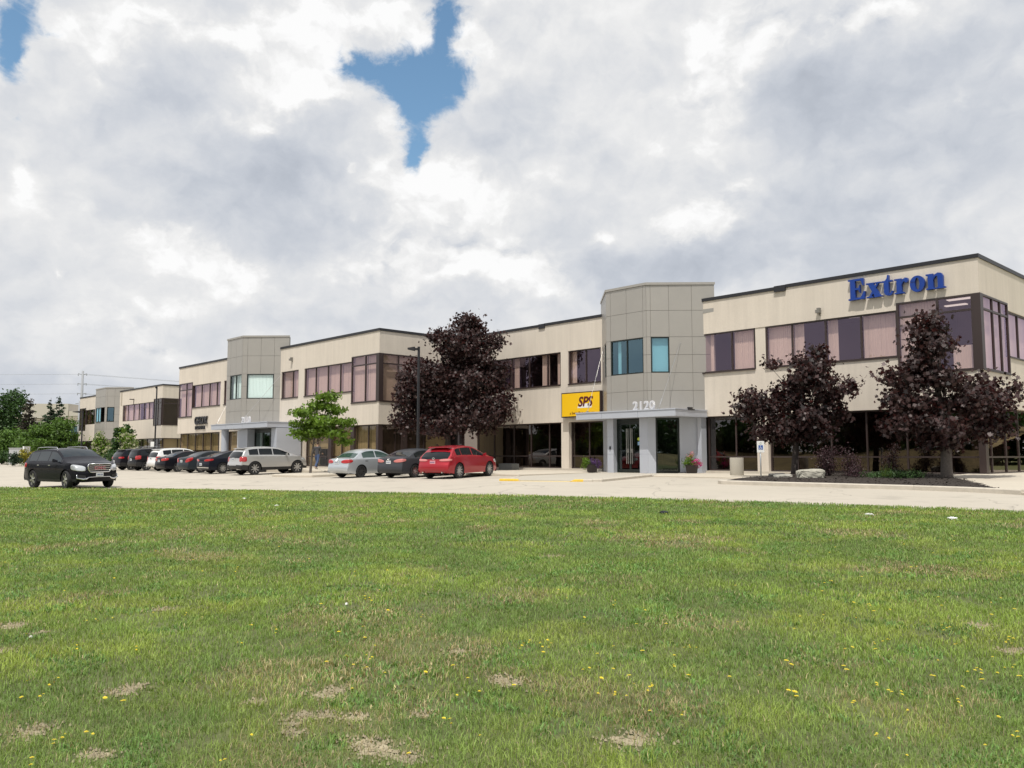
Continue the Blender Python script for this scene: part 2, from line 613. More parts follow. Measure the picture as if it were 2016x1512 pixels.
def np_mesh(name, verts, faces_n, loops, mats, attrs=None, smooth=False, parent=None):
    """big mesh from numpy arrays; faces_n = corners per face (int or array), loops flat"""
    me = bpy.data.meshes.new(name)
    nv = len(verts)
    me.vertices.add(nv)
    me.vertices.foreach_set('co', np.asarray(verts, np.float32).ravel())
    loops = np.asarray(loops, np.int32).ravel()
    if np.isscalar(faces_n):
        nf = len(loops) // faces_n
        starts = np.arange(nf, dtype=np.int32) * faces_n
    else:
        fn = np.asarray(faces_n, np.int32)
        nf = len(fn)
        starts = np.concatenate(([0], np.cumsum(fn)[:-1])).astype(np.int32)
    me.loops.add(len(loops))
    me.loops.foreach_set('vertex_index', loops)
    me.polygons.add(nf)
    me.polygons.foreach_set('loop_start', starts)
    if smooth:
        me.polygons.foreach_set('use_smooth', np.ones(nf, bool))
    for k, (typ, data) in (attrs or {}).items():
        at = me.attributes.new(k, typ, 'POINT')
        at.data.foreach_set('value' if typ == 'FLOAT' else 'color', np.asarray(data, np.float32).ravel())
    me.update(calc_edges=True)
    for q in (mats if isinstance(mats, (list, tuple)) else [mats]):
        me.materials.append(q)
    o = bpy.data.objects.new(name, me)
    COL.objects.link(o)
    if parent is not None:
        o.parent = parent
    return o


# ------------------------------------------------------------------ ground heights
SLOPE = 0.022


def gz(x, y):
    """height of the paved ground: it climbs gently towards the offices"""
    return SLOPE * max(min(y, 0.0), -60.0)


def gza(y):
    return SLOPE * np.clip(y, -60.0, 0.0)




def walk_z(x, y):                      # the top of pavements, almost level with the floors
    base = -6.4 if x < -32.97 else 0.0
    return min(0.0, -0.006 * (base - y)) - 0.012


# ------------------------------------------------------------------ windows
BLINDS = {'b': M_BLIND, 't': M_TANBLIND, 'w': M_WHITEBLIND}


def blind_sheet(fr, a0, a1, b, z0, z1, m, parent, pitch=0.11):
    mb = MB()
    n = max(2, int(round((a1 - a0) / pitch)))
    P = fr.p
    w = (a1 - a0) / n
    for i in range(n):
        l, r = a0 + i * w, a0 + (i + 1) * w
        d = 0.022 + 0.01 * random.random()
        mb.add([P(l, b - d, z0), P(r, b, z0), P(r, b, z1), P(l, b - d, z1)], [(0, 1, 2, 3)])
        mb.add([P(r, b, z0), P(r, b - d, z0), P(r, b - d, z1), P(r, b, z1)], [(0, 1, 2, 3)])
    return mb.build('blind', m, parent)


def window(parent, fr, a0, a1, z0, z1, mulls=(), trans=(), blinds='', glass=None, b=-0.10, fw=0.07, frame=None, proud=0.05, name='window', bd=0.17,
           sill=0.0):
    """frame mesh with one pane per light; blinds: one letter per upright bay ('.' none, upper case = half drawn)"""
    mb = MB()
    f0, f1 = b - 0.05, b + proud
    fr.box(mb, a0, a1, f0, f1, z1 - fw, z1)
    fr.box(mb, a0, a1, f0, f1, z0, z0 + fw)
    fr.box(mb, a0, a0 + fw, f0, f1, z0 + fw, z1 - fw)
    fr.box(mb, a1 - fw, a1, f0, f1, z0 + fw, z1 - fw)
    if sill:
        fr.box(mb, a0 - 0.02, a1 + 0.02, f1, 0.05, z0 - 0.03, z0 + sill)
    A = [a0 + fw / 2] + sorted(mulls) + [a1 - fw / 2]
    for a in mulls:
        fr.box(mb, a - fw / 2, a + fw / 2, f0 + 0.003, f1 - 0.003, z0 + fw, z1 - fw)
    Z = [z0 + fw / 2] + sorted(trans) + [z1 - fw / 2]
    for z in trans:
        for i in range(len(A) - 1):
            fr.box(mb, A[i] + fw / 2, A[i + 1] - fw / 2, f0 + 0.003, f1 - 0.006, z - fw / 2, z + fw / 2)
    w = mb.build(name, frame or M_FRAME, parent)
    for i in range(len(A) - 1):
        for j in range(len(Z) - 1):
            pm = MB()
            fr.quad(pm, A[i] + fw / 2, A[i + 1] - fw / 2, b, Z[j] + fw / 2, Z[j + 1] - fw / 2)
            pm.build('pane', glass or G_UP, w)
        k = blinds[i] if i < len(blinds) else '.'
        if k != '.':
            lo, hi = Z[0], Z[-1]
            l, r = A[i] + 0.02, A[i + 1] - 0.02
            if k in '<':
                r = l + (r - l) * 0.3
            if k in '>':
                l = r - (r - l) * 0.42
            kk = {'<': 'b', '>': 'b'}.get(k, k)
            if kk.isupper():
                lo = lo + (hi - lo) * 0.45
            if kk == 's':
                lo = lo + 0.02
                l = l + (r - l) * 0.35
                hi = lo + (hi - lo) * 0.33
                kk = 'b'
            blind_sheet(fr, l, r, b - bd, lo, hi, BLINDS[kk.lower()], w)
    return w


def interior(parent, x0, x1, y, zlo=0.02, lights=True, depth=5.0):
    """rooms behind a street front at y: back wall, floors, ceilings, partitions"""
    mb = MB()
    mb.box(x0, x1, y + depth, y + depth + 0.1, zlo, 7.6)
    mb.box(x0, x1, y + 0.45, y + depth, 2.95, 3.9)
    for x in np.arange(x0 + 4.5, x1 - 1, 6.5):
        mb.box(x, x + 0.12, y + 0.5, y + depth, 3.9, 7.46)
        mb.box(x + 1.6, x + 1.72, y + 0.5, y + depth, zlo, 2.95)
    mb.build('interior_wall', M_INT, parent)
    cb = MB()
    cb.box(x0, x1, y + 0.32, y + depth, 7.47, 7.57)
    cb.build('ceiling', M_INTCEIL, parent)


M_LAMP = bpy.data.materials.new('ceiling_light_glow')
M_LAMP.use_nodes = True
M_LAMP.node_tree.nodes['Principled BSDF'].inputs['Emission Color'].default_value = (1, 0.93, 0.85, 1)
M_LAMP.node_tree.nodes['Principled BSDF'].inputs['Emission Strength'].default_value = 0.75

FLASH_T = 9.0


def parapet(parent, pts, name='roof_flashing', z0=8.84, z1=9.0, out=0.05, inn=0.35):
    """metal capping along the corners pts of a parapet, given left to right"""
    mb = MB()
    n = len(pts)

    def off(d):
        r = []
        for i in range(n):
            p = Vector(pts[i])
            ds = []
            if i > 0:
                ds.append((p - Vector(pts[i - 1])).normalized())
            if i < n - 1:
                ds.append((Vector(pts[i + 1]) - p).normalized())
            nn = sum((Vector((t.y, -t.x)) for t in ds), Vector((0, 0)))
            nn.normalize()
            k = 1.0
            if len(ds) == 2:
                k = 1 / max(0.5, nn.dot(Vector((ds[0].y, -ds[0].x))))
            r.append(p + nn * d * k)
        return r
    o, q = off(out), off(-inn)
    for i in range(n - 1):
        mb.hexa([(o[i].x, o[i].y, z0), (o[i + 1].x, o[i + 1].y, z0), (q[i + 1].x, q[i + 1].y, z0), (q[i].x, q[i].y, z0),
                 (o[i].x, o[i].y, z1), (o[i + 1].x, o[i + 1].y, z1), (q[i + 1].x, q[i + 1].y, z1), (q[i].x, q[i].y, z1)])
    return mb.build(name, M_FLASH, parent)


def tower(parent, xc, y, top=9.83, zbot=2.9, h=1.35, out=2.05, cw0=0.22, cw1=1.17, fw0=0.30, fr_=0.22):
    """bay tower of grey panels: a front, two 45 degree sides; y is the street front behind it"""
    x0, x1 = xc - h, xc + h
    yf = y - out
    e = 2.5
    pl = [(x0 - e, yf + e), (x0, yf), (x1, yf), (x1 + e, yf + e)]
    body = MB()
    joints = MB()
    s = 0.7071
    front = Fr(x0, yf, (1, 0), (0, -1))
    right = Fr(x1, yf, (s, s), (s, -s))
    left = Fr(x0 - e, yf + e, (s, -s), (-s, -s))
    Lc = e / s
    zt = top - 0.13
    rows = [zbot, 4.2, 5.12, 6.05, 6.98, 8.36, zt]
    fw1 = 2 * h - fr_
    G = 0.008

    def panels(fr, A, win):
        """separate panels with open joints over a dark back"""
        for i in range(len(A) - 1):
            for j in range(len(rows) - 1):
                l, r, lo, hi = A[i] + G, A[i + 1] - G, rows[j] + G, rows[j + 1] - G
                if win and l > win[0] - 0.05 and r < win[1] + 0.05 and lo > win[2] - 0.05 and hi < win[3] + 0.05:
                    continue
                fr.box(body, l, r, -0.03, 0.0, lo, hi)
    W = (fw0, fw1, 5.12, 6.98)
    panels(front, [0, fw0, (fw0 + fw1) / 2, fw1, 2 * h], W)
    WC = (cw0, cw1, 5.12, 6.98)
    panels(right, [0, cw0, (cw0 + cw1) / 2, cw1, Lc] if cw1 > 1.5 else [0, cw0, cw1, 2.35, Lc], WC)
    panels(left, [0, Lc - max(2.35, cw1 + .4), Lc - cw1, Lc - cw0, Lc], (Lc - cw1, Lc - cw0, 5.12, 6.98))
    t = body.build('tower', M_PANEL, parent)
    back = MB()
    wallgrid(back, front, 0.03, 2 * h - 0.03, zbot + 0.01, zt, [W], -0.2, -0.032)
    wallgrid(back, right, 0.03, Lc, zbot + 0.01, zt, [WC], -0.2, -0.032)
    wallgrid(back, left, 0, Lc - 0.03, zbot + 0.01, zt, [(Lc - cw1, Lc - cw0, 5.12, 6.98)], -0.2, -0.032)
    back.build('panel_backing', M_JOINT, t)
    inn = MB()
    inn.prism([(x0 - 1.5, yf + 2.1), (x1 + 1.5, yf + 2.1), (x1 + e - .12, yf + e), (x0 - e + .12, yf + e)], 4.0, 7.6)
    inn.prism([(x0 + .15, yf + .3), (x1 - .15, yf + .3), (x1 + 1.5, yf + 2.08), (x0 - 1.5, yf + 2.08)], 4.3, 4.4)
    inn.prism([(x0 + .15, yf + .3), (x1 - .15, yf + .3), (x1 + 1.5, yf + 2.08), (x0 - 1.5, yf + 2.08)], 7.3, 7.4)
    inn.build('interior_wall', M_INT, t)
    cap = MB()
    q = [(x0 - e, yf + e), (x0 - .035, yf - .05), (x1 + .035, yf - .05), (x1 + e, yf + e)]
    cap.prism([(x0 - e - .05, yf + e)] + q[1:3] + [(x1 + e + .05, yf + e)], zt, top)
    cap.build('tower_cap', M_PANEL, t)
    return t, front, right, left, (fw0, fw1), (cw0, cw1), Lc


def flood_light(parent, fr, a, z):
    mb = MB()
    fr.box(mb, a - 0.07, a + 0.07, 0.0, 0.16, z + 0.12, z + 0.22)
    fr.box(mb, a - 0.10, a + 0.10, 0.05, 0.24, z - 0.02, z + 0.12)
    fr.box(mb, a - 0.02, a + 0.02, 0.0, 0.05, z - 0.12, z + 0.12)
    return mb.build('wall_light', M_JOINT, parent)


def stay_rod(parent, p, q):
    """slanting rod that holds a canopy, with a turnbuckle near its foot"""
    mb = MB()
    mb.tube([p, q], 0.012, 6)
    P, Q = Vector(p), Vector(q)
    mb.tube([Q.lerp(P, 0.07), Q.lerp(P, 0.15)], 0.032, 6)
    mb.box(q[0] - .05, q[0] + .05, q[1] - .05, q[1] + .05, q[2] - .04, q[2] + .06)
    return mb.build('stay_rod', M_STEEL, parent)


# ------------------------------------------------------------------ the office building with the two entrances
office = thing('office_building', 'long two-storey beige office building with two grey entrance towers, purple glass and a blue sign', 'office building', (-16, 0, 0), world=True)

Hd, Sl, SB = 7.10, 5.08, 2.85               # window head, sill, foot of the concrete above the ground-floor glass
BT, BB = 7.40, 4.30                        # taller corner bays
PBH = 0.10

fA = Fr(0, 0, (1, 0), (0, -1))              # street front of the right wing (x is measured from its corner)
fB = Fr(0, -6.4, (1, 0), (0, -1))           # street front of the left wing, 6.4 m further forward
fR = Fr(0, 0, (0, 1), (1, 0))               # right-hand end wall
fM = Fr(-32.97, -6.4, (0, 1), (1, 0))       # right-hand end wall of the left wing

walls = MB()
# right wing, right of the tower, upper storey
wallgrid(walls, fA, -8.38, 0.0, SB, 8.88, [(-3.27, 0.0, BB, BT), (-9.55, -3.27, Sl, Hd)], -0.32, 0.0)
wallgrid(walls, fA, -13.42, -8.38, SB, 8.88, [(-9.55, -8.38, 0, 0), (-10.08, -8.38, Sl, Hd), (-13.15, -10.08, Sl, Hd)], -0.34, -0.03)
wallgrid(walls, fA, -10.08, -9.53, Sl, Hd, [], -0.30, -0.06)
wallgrid(walls, fA, -10.12, -9.53, -0.3, SB, [], -0.40, -0.045)
walls.build('wall', M_WALL, office)
walls = MB()
# between the towers
wallgrid(walls, fA, -32.97, -19.76, SB, 8.88, [(-29.5, -23.13, Sl, Hd), (-22.52, -19.95, Sl, Hd), (-32.97, -29.5, BB, BT)], -0.32, 0.0)
wallgrid(walls, fA, -23.13, -22.52, -0.3, SB, [], -0.40, -0.025)
walls.build('wall', M_WALL, office)
walls = MB()
# left wing
wallgrid(walls, fB, -46.2, -32.97, SB, 8.88, [(-36.18, -32.97, BB, BT), (-42.45, -36.18, Sl, Hd), (-45.85, -43.28, Sl, Hd)], -0.32, 0.0)
wallgrid(walls, fB, -43.30, -42.42, -0.3, SB, [], -0.40, -0.025)
wallgrid(walls, fB, -65.42, -52.6, SB, 8.88, [(-65.42, -62.25, BB, BT), (-62.25, -56.45, Sl, Hd), (-55.8, -53.0, Sl, Hd)], -0.32, 0.0)
wallgrid(walls, fB, -56.45, -55.2, -0.3, SB, [], -0.40, -0.025)
# end walls
wallgrid(walls, fM, 0.323, 6.08, SB, 8.88, [(0.0, 3.45, BB, BT), (3.45, 6.4, Sl, Hd)], -0.32, 0.0)
wallgrid(walls, fR, 0.323, 30.0, SB, 8.88, [(0.0, 3.5, BB, BT), (3.5, 14.0, Sl, Hd)], -0.32, 0.0)
walls.box(-65.42, -65.1, -6.08, 20, -0.3, 8.88)
walls.box(-65.1, -0.33, 29.7, 30, -0.3, 8.88)
walls.box(-0.32, 0, 14.3, 29.7, -0.3, SB - 0.003)
walls.build('wall', M_WALL, office)
for fr_, a_, b_, o_, z_ in ((fA, -13.0, 0.06, .06, PBH), (fA, -32.9, -19.9, .05, PBH), (fB, -46.2, -32.92, .05, PBH), (fB, -65.4, -52.7, .05, PBH), (fR, 0.0, 14.0, .063, PBH - .003), (fM, 0.0, 6.3, .053, PBH - .003)):
    plinth = MB()
    fr_.box(plinth, a_, b_, -0.5, o_, -0.4, z_)
    plinth.build('plinth', M_CONC, office)
rf = MB()
rf.prism([(-13.6, -0.0), (-0.33, 0.33), (-0.33, 29.7), (-65.1, 29.7), (-65.1, -6.0), (-33.3, -6.0), (-33.3, .33), (-19.6, .33)][::1], 8.2, 8.4)
rf.build('roof', M_ROOF, office)
parapet(office, [(-8.36, 0), (0, 0), (0, 30)])
parapet(office, [(-13.44, 0.03), (-8.36, 0.03)], z0=8.80, z1=8.96)
pj = MB()
fA.box(pj, -8.95, -8.36, -0.1, 0.075, 8.70, 8.985)
pj.build('flashing_joint', M_FLASH, office)
pj = MB()
fA.box(pj, -24.95, -24.45, -0.1, 0.075, 8.70, 8.985)
pj.build('flashing_joint', M_FLASH, office)
parapet(office, [(-32.6, 0), (-24.5, 0)], z0=8.82, z1=8.97)
parapet(office, [(-24.5, 0), (-19.74, 0)])
parapet(office, [(-46.2, -6.4), (-32.97, -6.4), (-32.97, -0.05)])
parapet(office, [(-65.42, 20), (-65.42, -6.4), (-52.6, -6.4)])

for (x0, x1, y0, y1) in ((-37.2, -37.05, -2.5, 0.3), (-37.05, -33.0, 0.5, 0.65), (-4.2, -4.05, 4.1, 29)):
    mb = MB()
    mb.box(x0, x1, y0, y1, 0, 7.6)
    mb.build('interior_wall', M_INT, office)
interior(office, -13.3, -0.4, 0.0, depth=4.0)
interior(office, -32.6, -19.9, 0.0, depth=4.0)
interior(office, -46.0, -33.4, -6.4, depth=4.0)
interior(office, -65.0, -52.7, -6.4, depth=4.0)
for (x, y, z) in ((-7.3, 0.9, 7.46), (-7.5, 2.3, 7.46), (-5.5, 1.0, 7.46), (-5.9, 2.4, 7.46), (-1.0, 1.2, 7.46), (-1.9, 2.6, 7.46), (-25.2, 1.4, 7.46), (-21.5, 1.3, 7.46)):
    lb = MB()
    lb.box(x - 0.6, x + 0.6, y - 0.15, y + 0.15, z - 0.03, z)
    lb.build('ceiling_light', M_LAMP, office)

# upper windows, right wing
window(office, fA, -9.53, -3.27, Sl, Hd, (-8.15, -6.50, -4.86), (), 'b<<b', G_UP, sill=0.03)
window(office, fA, -13.12, -10.10, Sl, Hd, (-11.40,), (), '<b', G_UP, sill=0.03)
window(office, fA, -3.27, -0.24, BB, BT, (-1.61,), (6.76,), 'bs', G_UP, b=-0.02, fw=0.08, sill=0.03)
window(office, fR, 0.05, 3.5, BB, BT, (1.5, 2.5), (6.80,), 'bbb', G_UP, b=-0.02, fw=0.08, sill=0.03)
window(office, fR, 3.5, 14.0, Sl, Hd, (5.1, 6.7, 8.3, 9.9, 11.5), (), 'bbbbbb', G_UP, sill=0.03)
cp = MB()
fA.box(cp, -0.24, 0.04, -0.3, 0.04, BB, BT)
cp.build('corner_post', M_FRAME, office)
# between the towers
window(office, fA, -22.50, -19.95, Sl, Hd, (-21.15,), (), '<.', G_UP, sill=0.03)
window(office, fA, -29.5, -23.15, Sl, Hd, (-27.5, -25.9, -24.3), (), '.<>>', G_UP, sill=0.03)
window(office, fA, -32.6, -29.5, BB, BT, (-31.0,), (6.76,), 'bb', G_UP, b=-0.02, fw=0.08, sill=0.03)
# left wing
window(office, fB, -45.83, -43.32, Sl, Hd, (-44.2,), (), 'bb', G_UP, sill=0.03)
window(office, fB, -42.43, -36.18, Sl, Hd, (-40.93, -39.3, -37.7), (), 'bbbb', G_UP, sill=0.03)
window(office, fB, -36.18, -33.2, BB, BT, (-34.53,), (6.76,), 'bb', G_UP, b=-0.02, fw=0.08, sill=0.03)
window(office, fM, 0.05, 3.45, BB, BT, (1.5,), (6.76,), 'tb', G_UP, b=-0.02, fw=0.08, sill=0.03)
window(office, fM, 3.45, 6.1, Sl, Hd, (4.8,), (), 'bb', G_UP, sill=0.03)
cp = MB()
fB.box(cp, -33.2, -32.93, -0.3, 0.04, BB, BT)
cp.build('corner_post', M_FRAME, office)
window(office, fB, -65.3, -62.25, BB, BT, (-63.6,), (6.78,), 'bb', G_UP, b=-0.02, fw=0.08, sill=0.03)
window(office, fB, -62.25, -56.47, Sl, Hd, (-60.45, -58.8, -57.3), (), 'bbbw', G_UP, sill=0.03)
window(office, fB, -55.8, -53.0, Sl, Hd, (-54.4,), (), 'bb', G_UP, sill=0.03)
# ground-floor glazing
GT = SB
window(office, fA, -9.52, -0.30, PBH, GT, (-8.15, -6.48, -4.86, -3.14, -1.42), (0.80,), '......', G_LOW, b=-0.30, sill=0)
window(office, fA, -13.0, -10.13, PBH, GT, (-11.40,), (0.80,), '..', G_LOW, b=-0.30)
window(office, fR, 0.30, 14.0, PBH, GT, (1.5, 3.35, 5.1, 6.7, 8.3, 10, 12), (0.80,), '........', G_LOW, b=-0.30)
window(office, fA, -22.51, -19.9, PBH, GT, (-21.10,), (0.83,), '..', G_LOW, b=-0.30)
window(office, fA, -32.6, -23.15, PBH, GT, (-31.0, -29.4, -27.5, -25.95, -24.35), (0.83,), '......', G_LOW, b=-0.30)
window(office, fB, -42.41, -33.27, PBH, GT, (-40.9, -39.3, -37.7, -36.1, -34.5), (0.80,), 'tTtttt', G_TAN, b=-0.30)
window(office, fB, -45.9, -43.31, PBH, GT, (-44.3,), (0.80,), '..', G_LOW, b=-0.30)
window(office, fM, 0.30, 6.1, PBH, GT, (1.5, 2.2, 3.8), (0.80,), 'tttt', G_TAN, b=-0.30)
window(office, fB, -65.3, -56.46, PBH, GT, (-63.7, -62.0, -60.35, -58.7, -57.15), (0.80,), 'tTTTtt', G_TAN, b=-0.30)
window(office, fB, -55.2, -53.0, PBH, GT, (), (), 'b', G_TAN, b=-0.30)
for fr_, a in ((fA, -0.30), (fB, -33.27)):
    cp = MB()
    fr_.box(cp, a, a + 0.26, -0.36, -0.02, PBH, GT - .003)
    cp.build('corner_post', M_FRAME, office)
for a in (-36.1, -38.9):
    cp = MB()
    fB.box(cp, a - 0.2, a + 0.2, -0.24, -0.06, PBH, GT - .003)
    cp.build('column', M_FRAME, office)
cp = MB()
fM.box(cp, 1.9, 2.3, -0.24, -0.06, PBH, GT - .003)
cp.build('column', M_FRAME, office)
flood_light(office, fA, -6.72, 7.42)
flood_light(office, fB, -44.25, 7.85)

# towers and entrances
tA = tower(office, -16.45, 0.0)
tB = tower(office, -49.42, -6.4, top=9.9, cw0=0.36, cw1=2.40, fw0=0.62, fr_=0.12)
for (t, fr, rt, lt, fw, cw, Lc), k in ((tA, 0), (tB, 1)):
    # the tower's windows are parts of the building
    m = (fw[0] + fw[1]) / 2
    window(office, fr, fw[0], fw[1], 5.12, 6.98, (m,), (), 'ww' if k else '..', G_CLEAR if k else G_TEAL, b=-0.07, frame=M_DARKFRAME, fw=0.06)
    if k == 0:
        s_ = MB()
        fr.box(s_, fw[0] + 0.3, fw[0] + 0.5, -0.3, -0.27, 5.15, 6.95)
        s_.build('blind', M_WHITEBLIND, office)
        window(office, rt, cw[0], cw[1], 5.12, 6.98, (), (), 'w', G_TEAL, b=-0.07, frame=M_DARKFRAME, fw=0.06, bd=0.12)
    else:
        window(office, rt, cw[0], cw[1], 5.12, 6.98, (), (), 'w', G_CLEAR, b=-0.05, frame=M_DARKFRAME, fw=0.06, bd=0.05)
    window(office, lt, Lc - cw[1], Lc - cw[0], 5.12, 6.98, (), (), 'w', G_TEAL, b=-0.07, frame=M_DARKFRAME, fw=0.06)


def slab_canopy(x0, x1, yf, yb, z0, z1, seams):
    mb = MB()
    mb.box(x0, x1, yf, yb, z0 + 0.003, z1 - 0.06)
    A = [x0] + list(seams) + [x1]
    for i in range(len(A) - 1):                       # fascia panels, with the joints between them open
        mb.box(A[i] + (0.008 if i else -0.02), A[i + 1] - (0.008 if i < len(A) - 2 else -0.02), yf - 0.02, yf - 0.001, z0, z1 - 0.07)
    mb.box(x1 + 0.001, x1 + 0.02, yf, yb, z0, z1 - 0.07)
    mb.box(x0 - 0.02, x0 - 0.001, yf, yb, z0, z1 - 0.07)
    mb.box(x0 - 0.05, x1 + 0.05, yf - 0.05, yb, z1 - 0.058, z1)
    return mb.build('canopy', M_BLUEPANEL, office)


slab_canopy(-19.4, -12.9, -2.72, -0.02, 2.80, 3.18, (-17.6, -15.2))
slab_canopy(-51.8, -42.6, -9.1, -6.42, 2.84, 3.24, (-49.2, -46.4))
# the panels facing the building left of each tower's canopy stay plain wall: pylons of the right-hand entrance
s = 0.7071
eF = Fr(-17.80, -2.05, (1, 0), (0, -1))
eC = Fr(-15.10, -2.05, (s, s), (s, -s))
eL = Fr(-19.85, -0.0, (s, -s), (-s, -s))


def pier(fr, a0, a1, zs=(0.0, 0.93, 1.86, 2.80), b0=-0.3):
    mb = MB()
    for i in range(len(zs) - 1):
        fr.box(mb, a0, a1, b0, 0, zs[i] + (0.008 if i else -0.1), zs[i + 1] - 0.008)
    fr.box(mb, a0 + .01, a1 - .01, b0 + .01, -0.012, zs[0] - .1, zs[-1])
    return mb.build('entrance_pier', M_BLUEPANEL, office)


pier(eF, 0.0, 0.42)
pier(eF, 2.16, 2.695, b0=-0.5)
pier(eC, 0.003, 0.40)
pier(eC, 1.62, 2.62)
pier(eL, 0.2, 2.89)
pw = MB()
pw.box(-13.25, -13.02, -0.35, 0.1, -0.1, 2.8)
pw.build('entrance_pier', M_BLUEPANEL, office)
window(office, eC, 0.42, 1.60, 0.02, 2.78, (), (), '.', G_DOOR, b=-0.10, frame=M_DARKFRAME, fw=0.07)
intr = MB()
intr.prism([(-18.6, -0.9), (-13.6, -0.9), (-13.4, 1.9), (-18.9, 1.9)], 0.005, 0.012)
intr.prism([(-19.2, 1.8), (-13.2, 1.8), (-13.2, 2.0), (-19.2, 2.0)], 0.0, 2.9)
intr.prism([(-17.1, -0.2), (-16.95, -0.2), (-16.95, 1.7), (-17.1, 1.7)], 0.0, 2.8)
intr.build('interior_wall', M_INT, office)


def glass_doors(fr, a0, a1, b, z1, leaves, handles, slim=0.05):
    """a framed run of glass door leaves with tall pull bars"""
    mb = MB()
    fr.box(mb, a0, a0 + 0.05, b - .06, b + .06, 0.0, z1)
    fr.box(mb, a1 - 0.05, a1, b - .06, b + .06, 0.0, z1)
    fr.box(mb, a0 + .05, a1 - .05, b - .06, b + .06, z1 - 0.22, z1)
    fr.box(mb, a0 + .05, a1 - .05, b - .06, b + .06, 0.0, 0.04)
    mb.build('door_frame', M_DARKFRAME, office)
    A = np.linspace(a0 + 0.05, a1 - 0.05, leaves + 1)
    for i in range(leaves):
        l, r = A[i] + 0.004, A[i + 1] - 0.004
        d = MB()
        fr.box(d, l, l + slim, b - .03, b + .03, 0.05, z1 - 0.23)
        fr.box(d, r - slim, r, b - .03, b + .03, 0.05, z1 - 0.23)
        fr.box(d, l + slim, r - slim, b - .03, b + .03, z1 - 0.30, z1 - 0.23)
        fr.box(d, l + slim, r - slim, b - .03, b + .03, 0.05, 0.14)
        dd = d.build('door', M_DARKFRAME, office)
        pm = MB()
        fr.quad(pm, l + slim, r - slim, b, 0.14, z1 - 0.30)
        pm.build('pane', G_DOOR, dd)
        if handles:
            side = r - 0.13 if i == 0 else l + 0.13
            h = MB()
            for q in (side - 0.055, side + 0.055):
                h.tube([fr.p(q, b + 0.10, 0.42), fr.p(q, b + 0.10, 2.28)], 0.019, 8)
                for z in (0.52, 2.15):
                    h.tube([fr.p(q, b + 0.02, z), fr.p(q, b + 0.10, z)], 0.012, 6)
            fr.box(h, side - 0.06, side + 0.06, b + 0.035, b + 0.05, 1.0, 1.22)
            h.build('handle', M_STEEL, dd)
    return A


glass_doors(eF, 0.42, 2.16, -0.35, 2.79, 2, True)
st = MB()
st.tube([eF.p(1.86, -0.318, 1.72), eF.p(1.86, -0.312, 1.72)], 0.085, 16)
st.build('door_sticker', mat('yellow_sticker', (0.45, 0.52, 0.05), 0.5), office)
st = MB()
eF.box(st, 1.80, 1.93, -0.318, -0.312, 1.40, 1.58)
st.build('door_sticker', mat('blue_sticker', (0.25, 0.42, 0.62), 0.5), office)
ib = MB()
eF.box(ib, 0.17, 0.24, 0.0, 0.05, 0.93 + .25, 0.93 + .42)
ib.build('intercom', M_FLASH, office)
stay_rod(office, eC.p(1.75, 0.0, 6.7), (-14.1, -2.45, 3.2))
stay_rod(office, (-19.75, -0.02, 7.0), (-18.9, -2.4, 3.2))
cl = MB()
cl.box(-12.98, -12.86, -1.6, -1.3, 3.17, 3.27)
cl.box(-13.0, -12.84, -1.75, -1.15, 3.13, 3.185)
cl.build('canopy_light', M_FLASH, office)

# left entrance, deeper and wider
gF = Fr(0, -8.45, (1, 0), (0, -1))
pier(gF, -48.1, -46.95, b0=-1.0)
pier(gF, -43.25, -42.45, b0=-1.9)
rc = MB()
rc.lathe([(0.0, -0.15), (0.27, -0.15), (0.27, 2.84), (0.0, 2.84)], 24, c=(-50.2, -8.7, 0))
rc.build('column', M_BLUEPANEL, office, smooth=True, sharp=40)
glass_doors(gF, -46.9, -43.3, -0.6, 2.82, 3, False)
bk = MB()
bk.box(-47.4, -42.6, -5.4, -5.3, 0.0, 2.84)
bk.box(-52.6, -48.1, -6.6, -6.42, 0.0, 2.84)
bk.build('interior_wall', M_BLUEPANEL, office)
stay_rod(office, (-45.7, -6.42, 7.0), (-47.2, -8.95, 3.25))
stay_rod(office, (-53.2, -6.42, 6.8), (-51.3, -8.9, 3.25))

# ------------------------------------------------------------------ the second building farther down the drive
annex = thing('office_building', 'farther beige office building with a grey tower beyond the flowering bushes', 'office building', (-100, -0.7, 0), world=True)
fC = Fr(-84.7, -0.7, (1, 0), (0, -1))
fE = Fr(-84.7, -0.7, (0, 1), (1, 0))
aw = MB()
wallgrid(aw, fC, -14.2, 0.0, SB, 8.88, [(-2.55, 0.0, BB, BT), (-13.05, -2.55, Sl, Hd)], -0.32, 0.0)
aw.build('wall', M_WALL, annex)
aw = MB()
wallgrid(aw, fC, -30.65, -22.6, SB, 8.88, [(-30.65, -27.75, BB, BT), (-27.75, -22.75, Sl, Hd)], -0.32, 0.0)
aw.box(-115.35, -115.0, -0.35, 25, -0.3, 8.88)
aw.build('wall', M_WALL, annex)
aw = MB()
wallgrid(aw, fE, 0.323, 30.0, SB, 8.88, [(0, 3.5, BB, BT), (3.5, 10, Sl, Hd)], -0.32, 0.0)
aw.build('wall', M_WALL, annex)
aw = MB()
wallgrid(aw, fC, -14.2, -13.05, -0.3, SB - .003, [], -0.40, -0.025)
aw.build('pilaster', M_WALL, annex)
pa = MB()
fC.box(pa, -13.8, -13.35, -0.001, 0.02, Hd, 8.83)
pa.build('wall_strip', mat('grey_beige_strip', (0.42, 0.37, 0.30), 0.85, var=0.05), annex)
parapet(annex, [(-98.9, -0.7), (-84.7, -0.7), (-84.7, 29)])
parapet(annex, [(-115.35, 25), (-115.35, -0.7), (-107.3, -0.7)])
ar = MB()
ar.box(-115, -85.1, -0.3, 29, 8.2, 8.4)
ar.build('roof', M_ROOF, annex)
mb = MB()
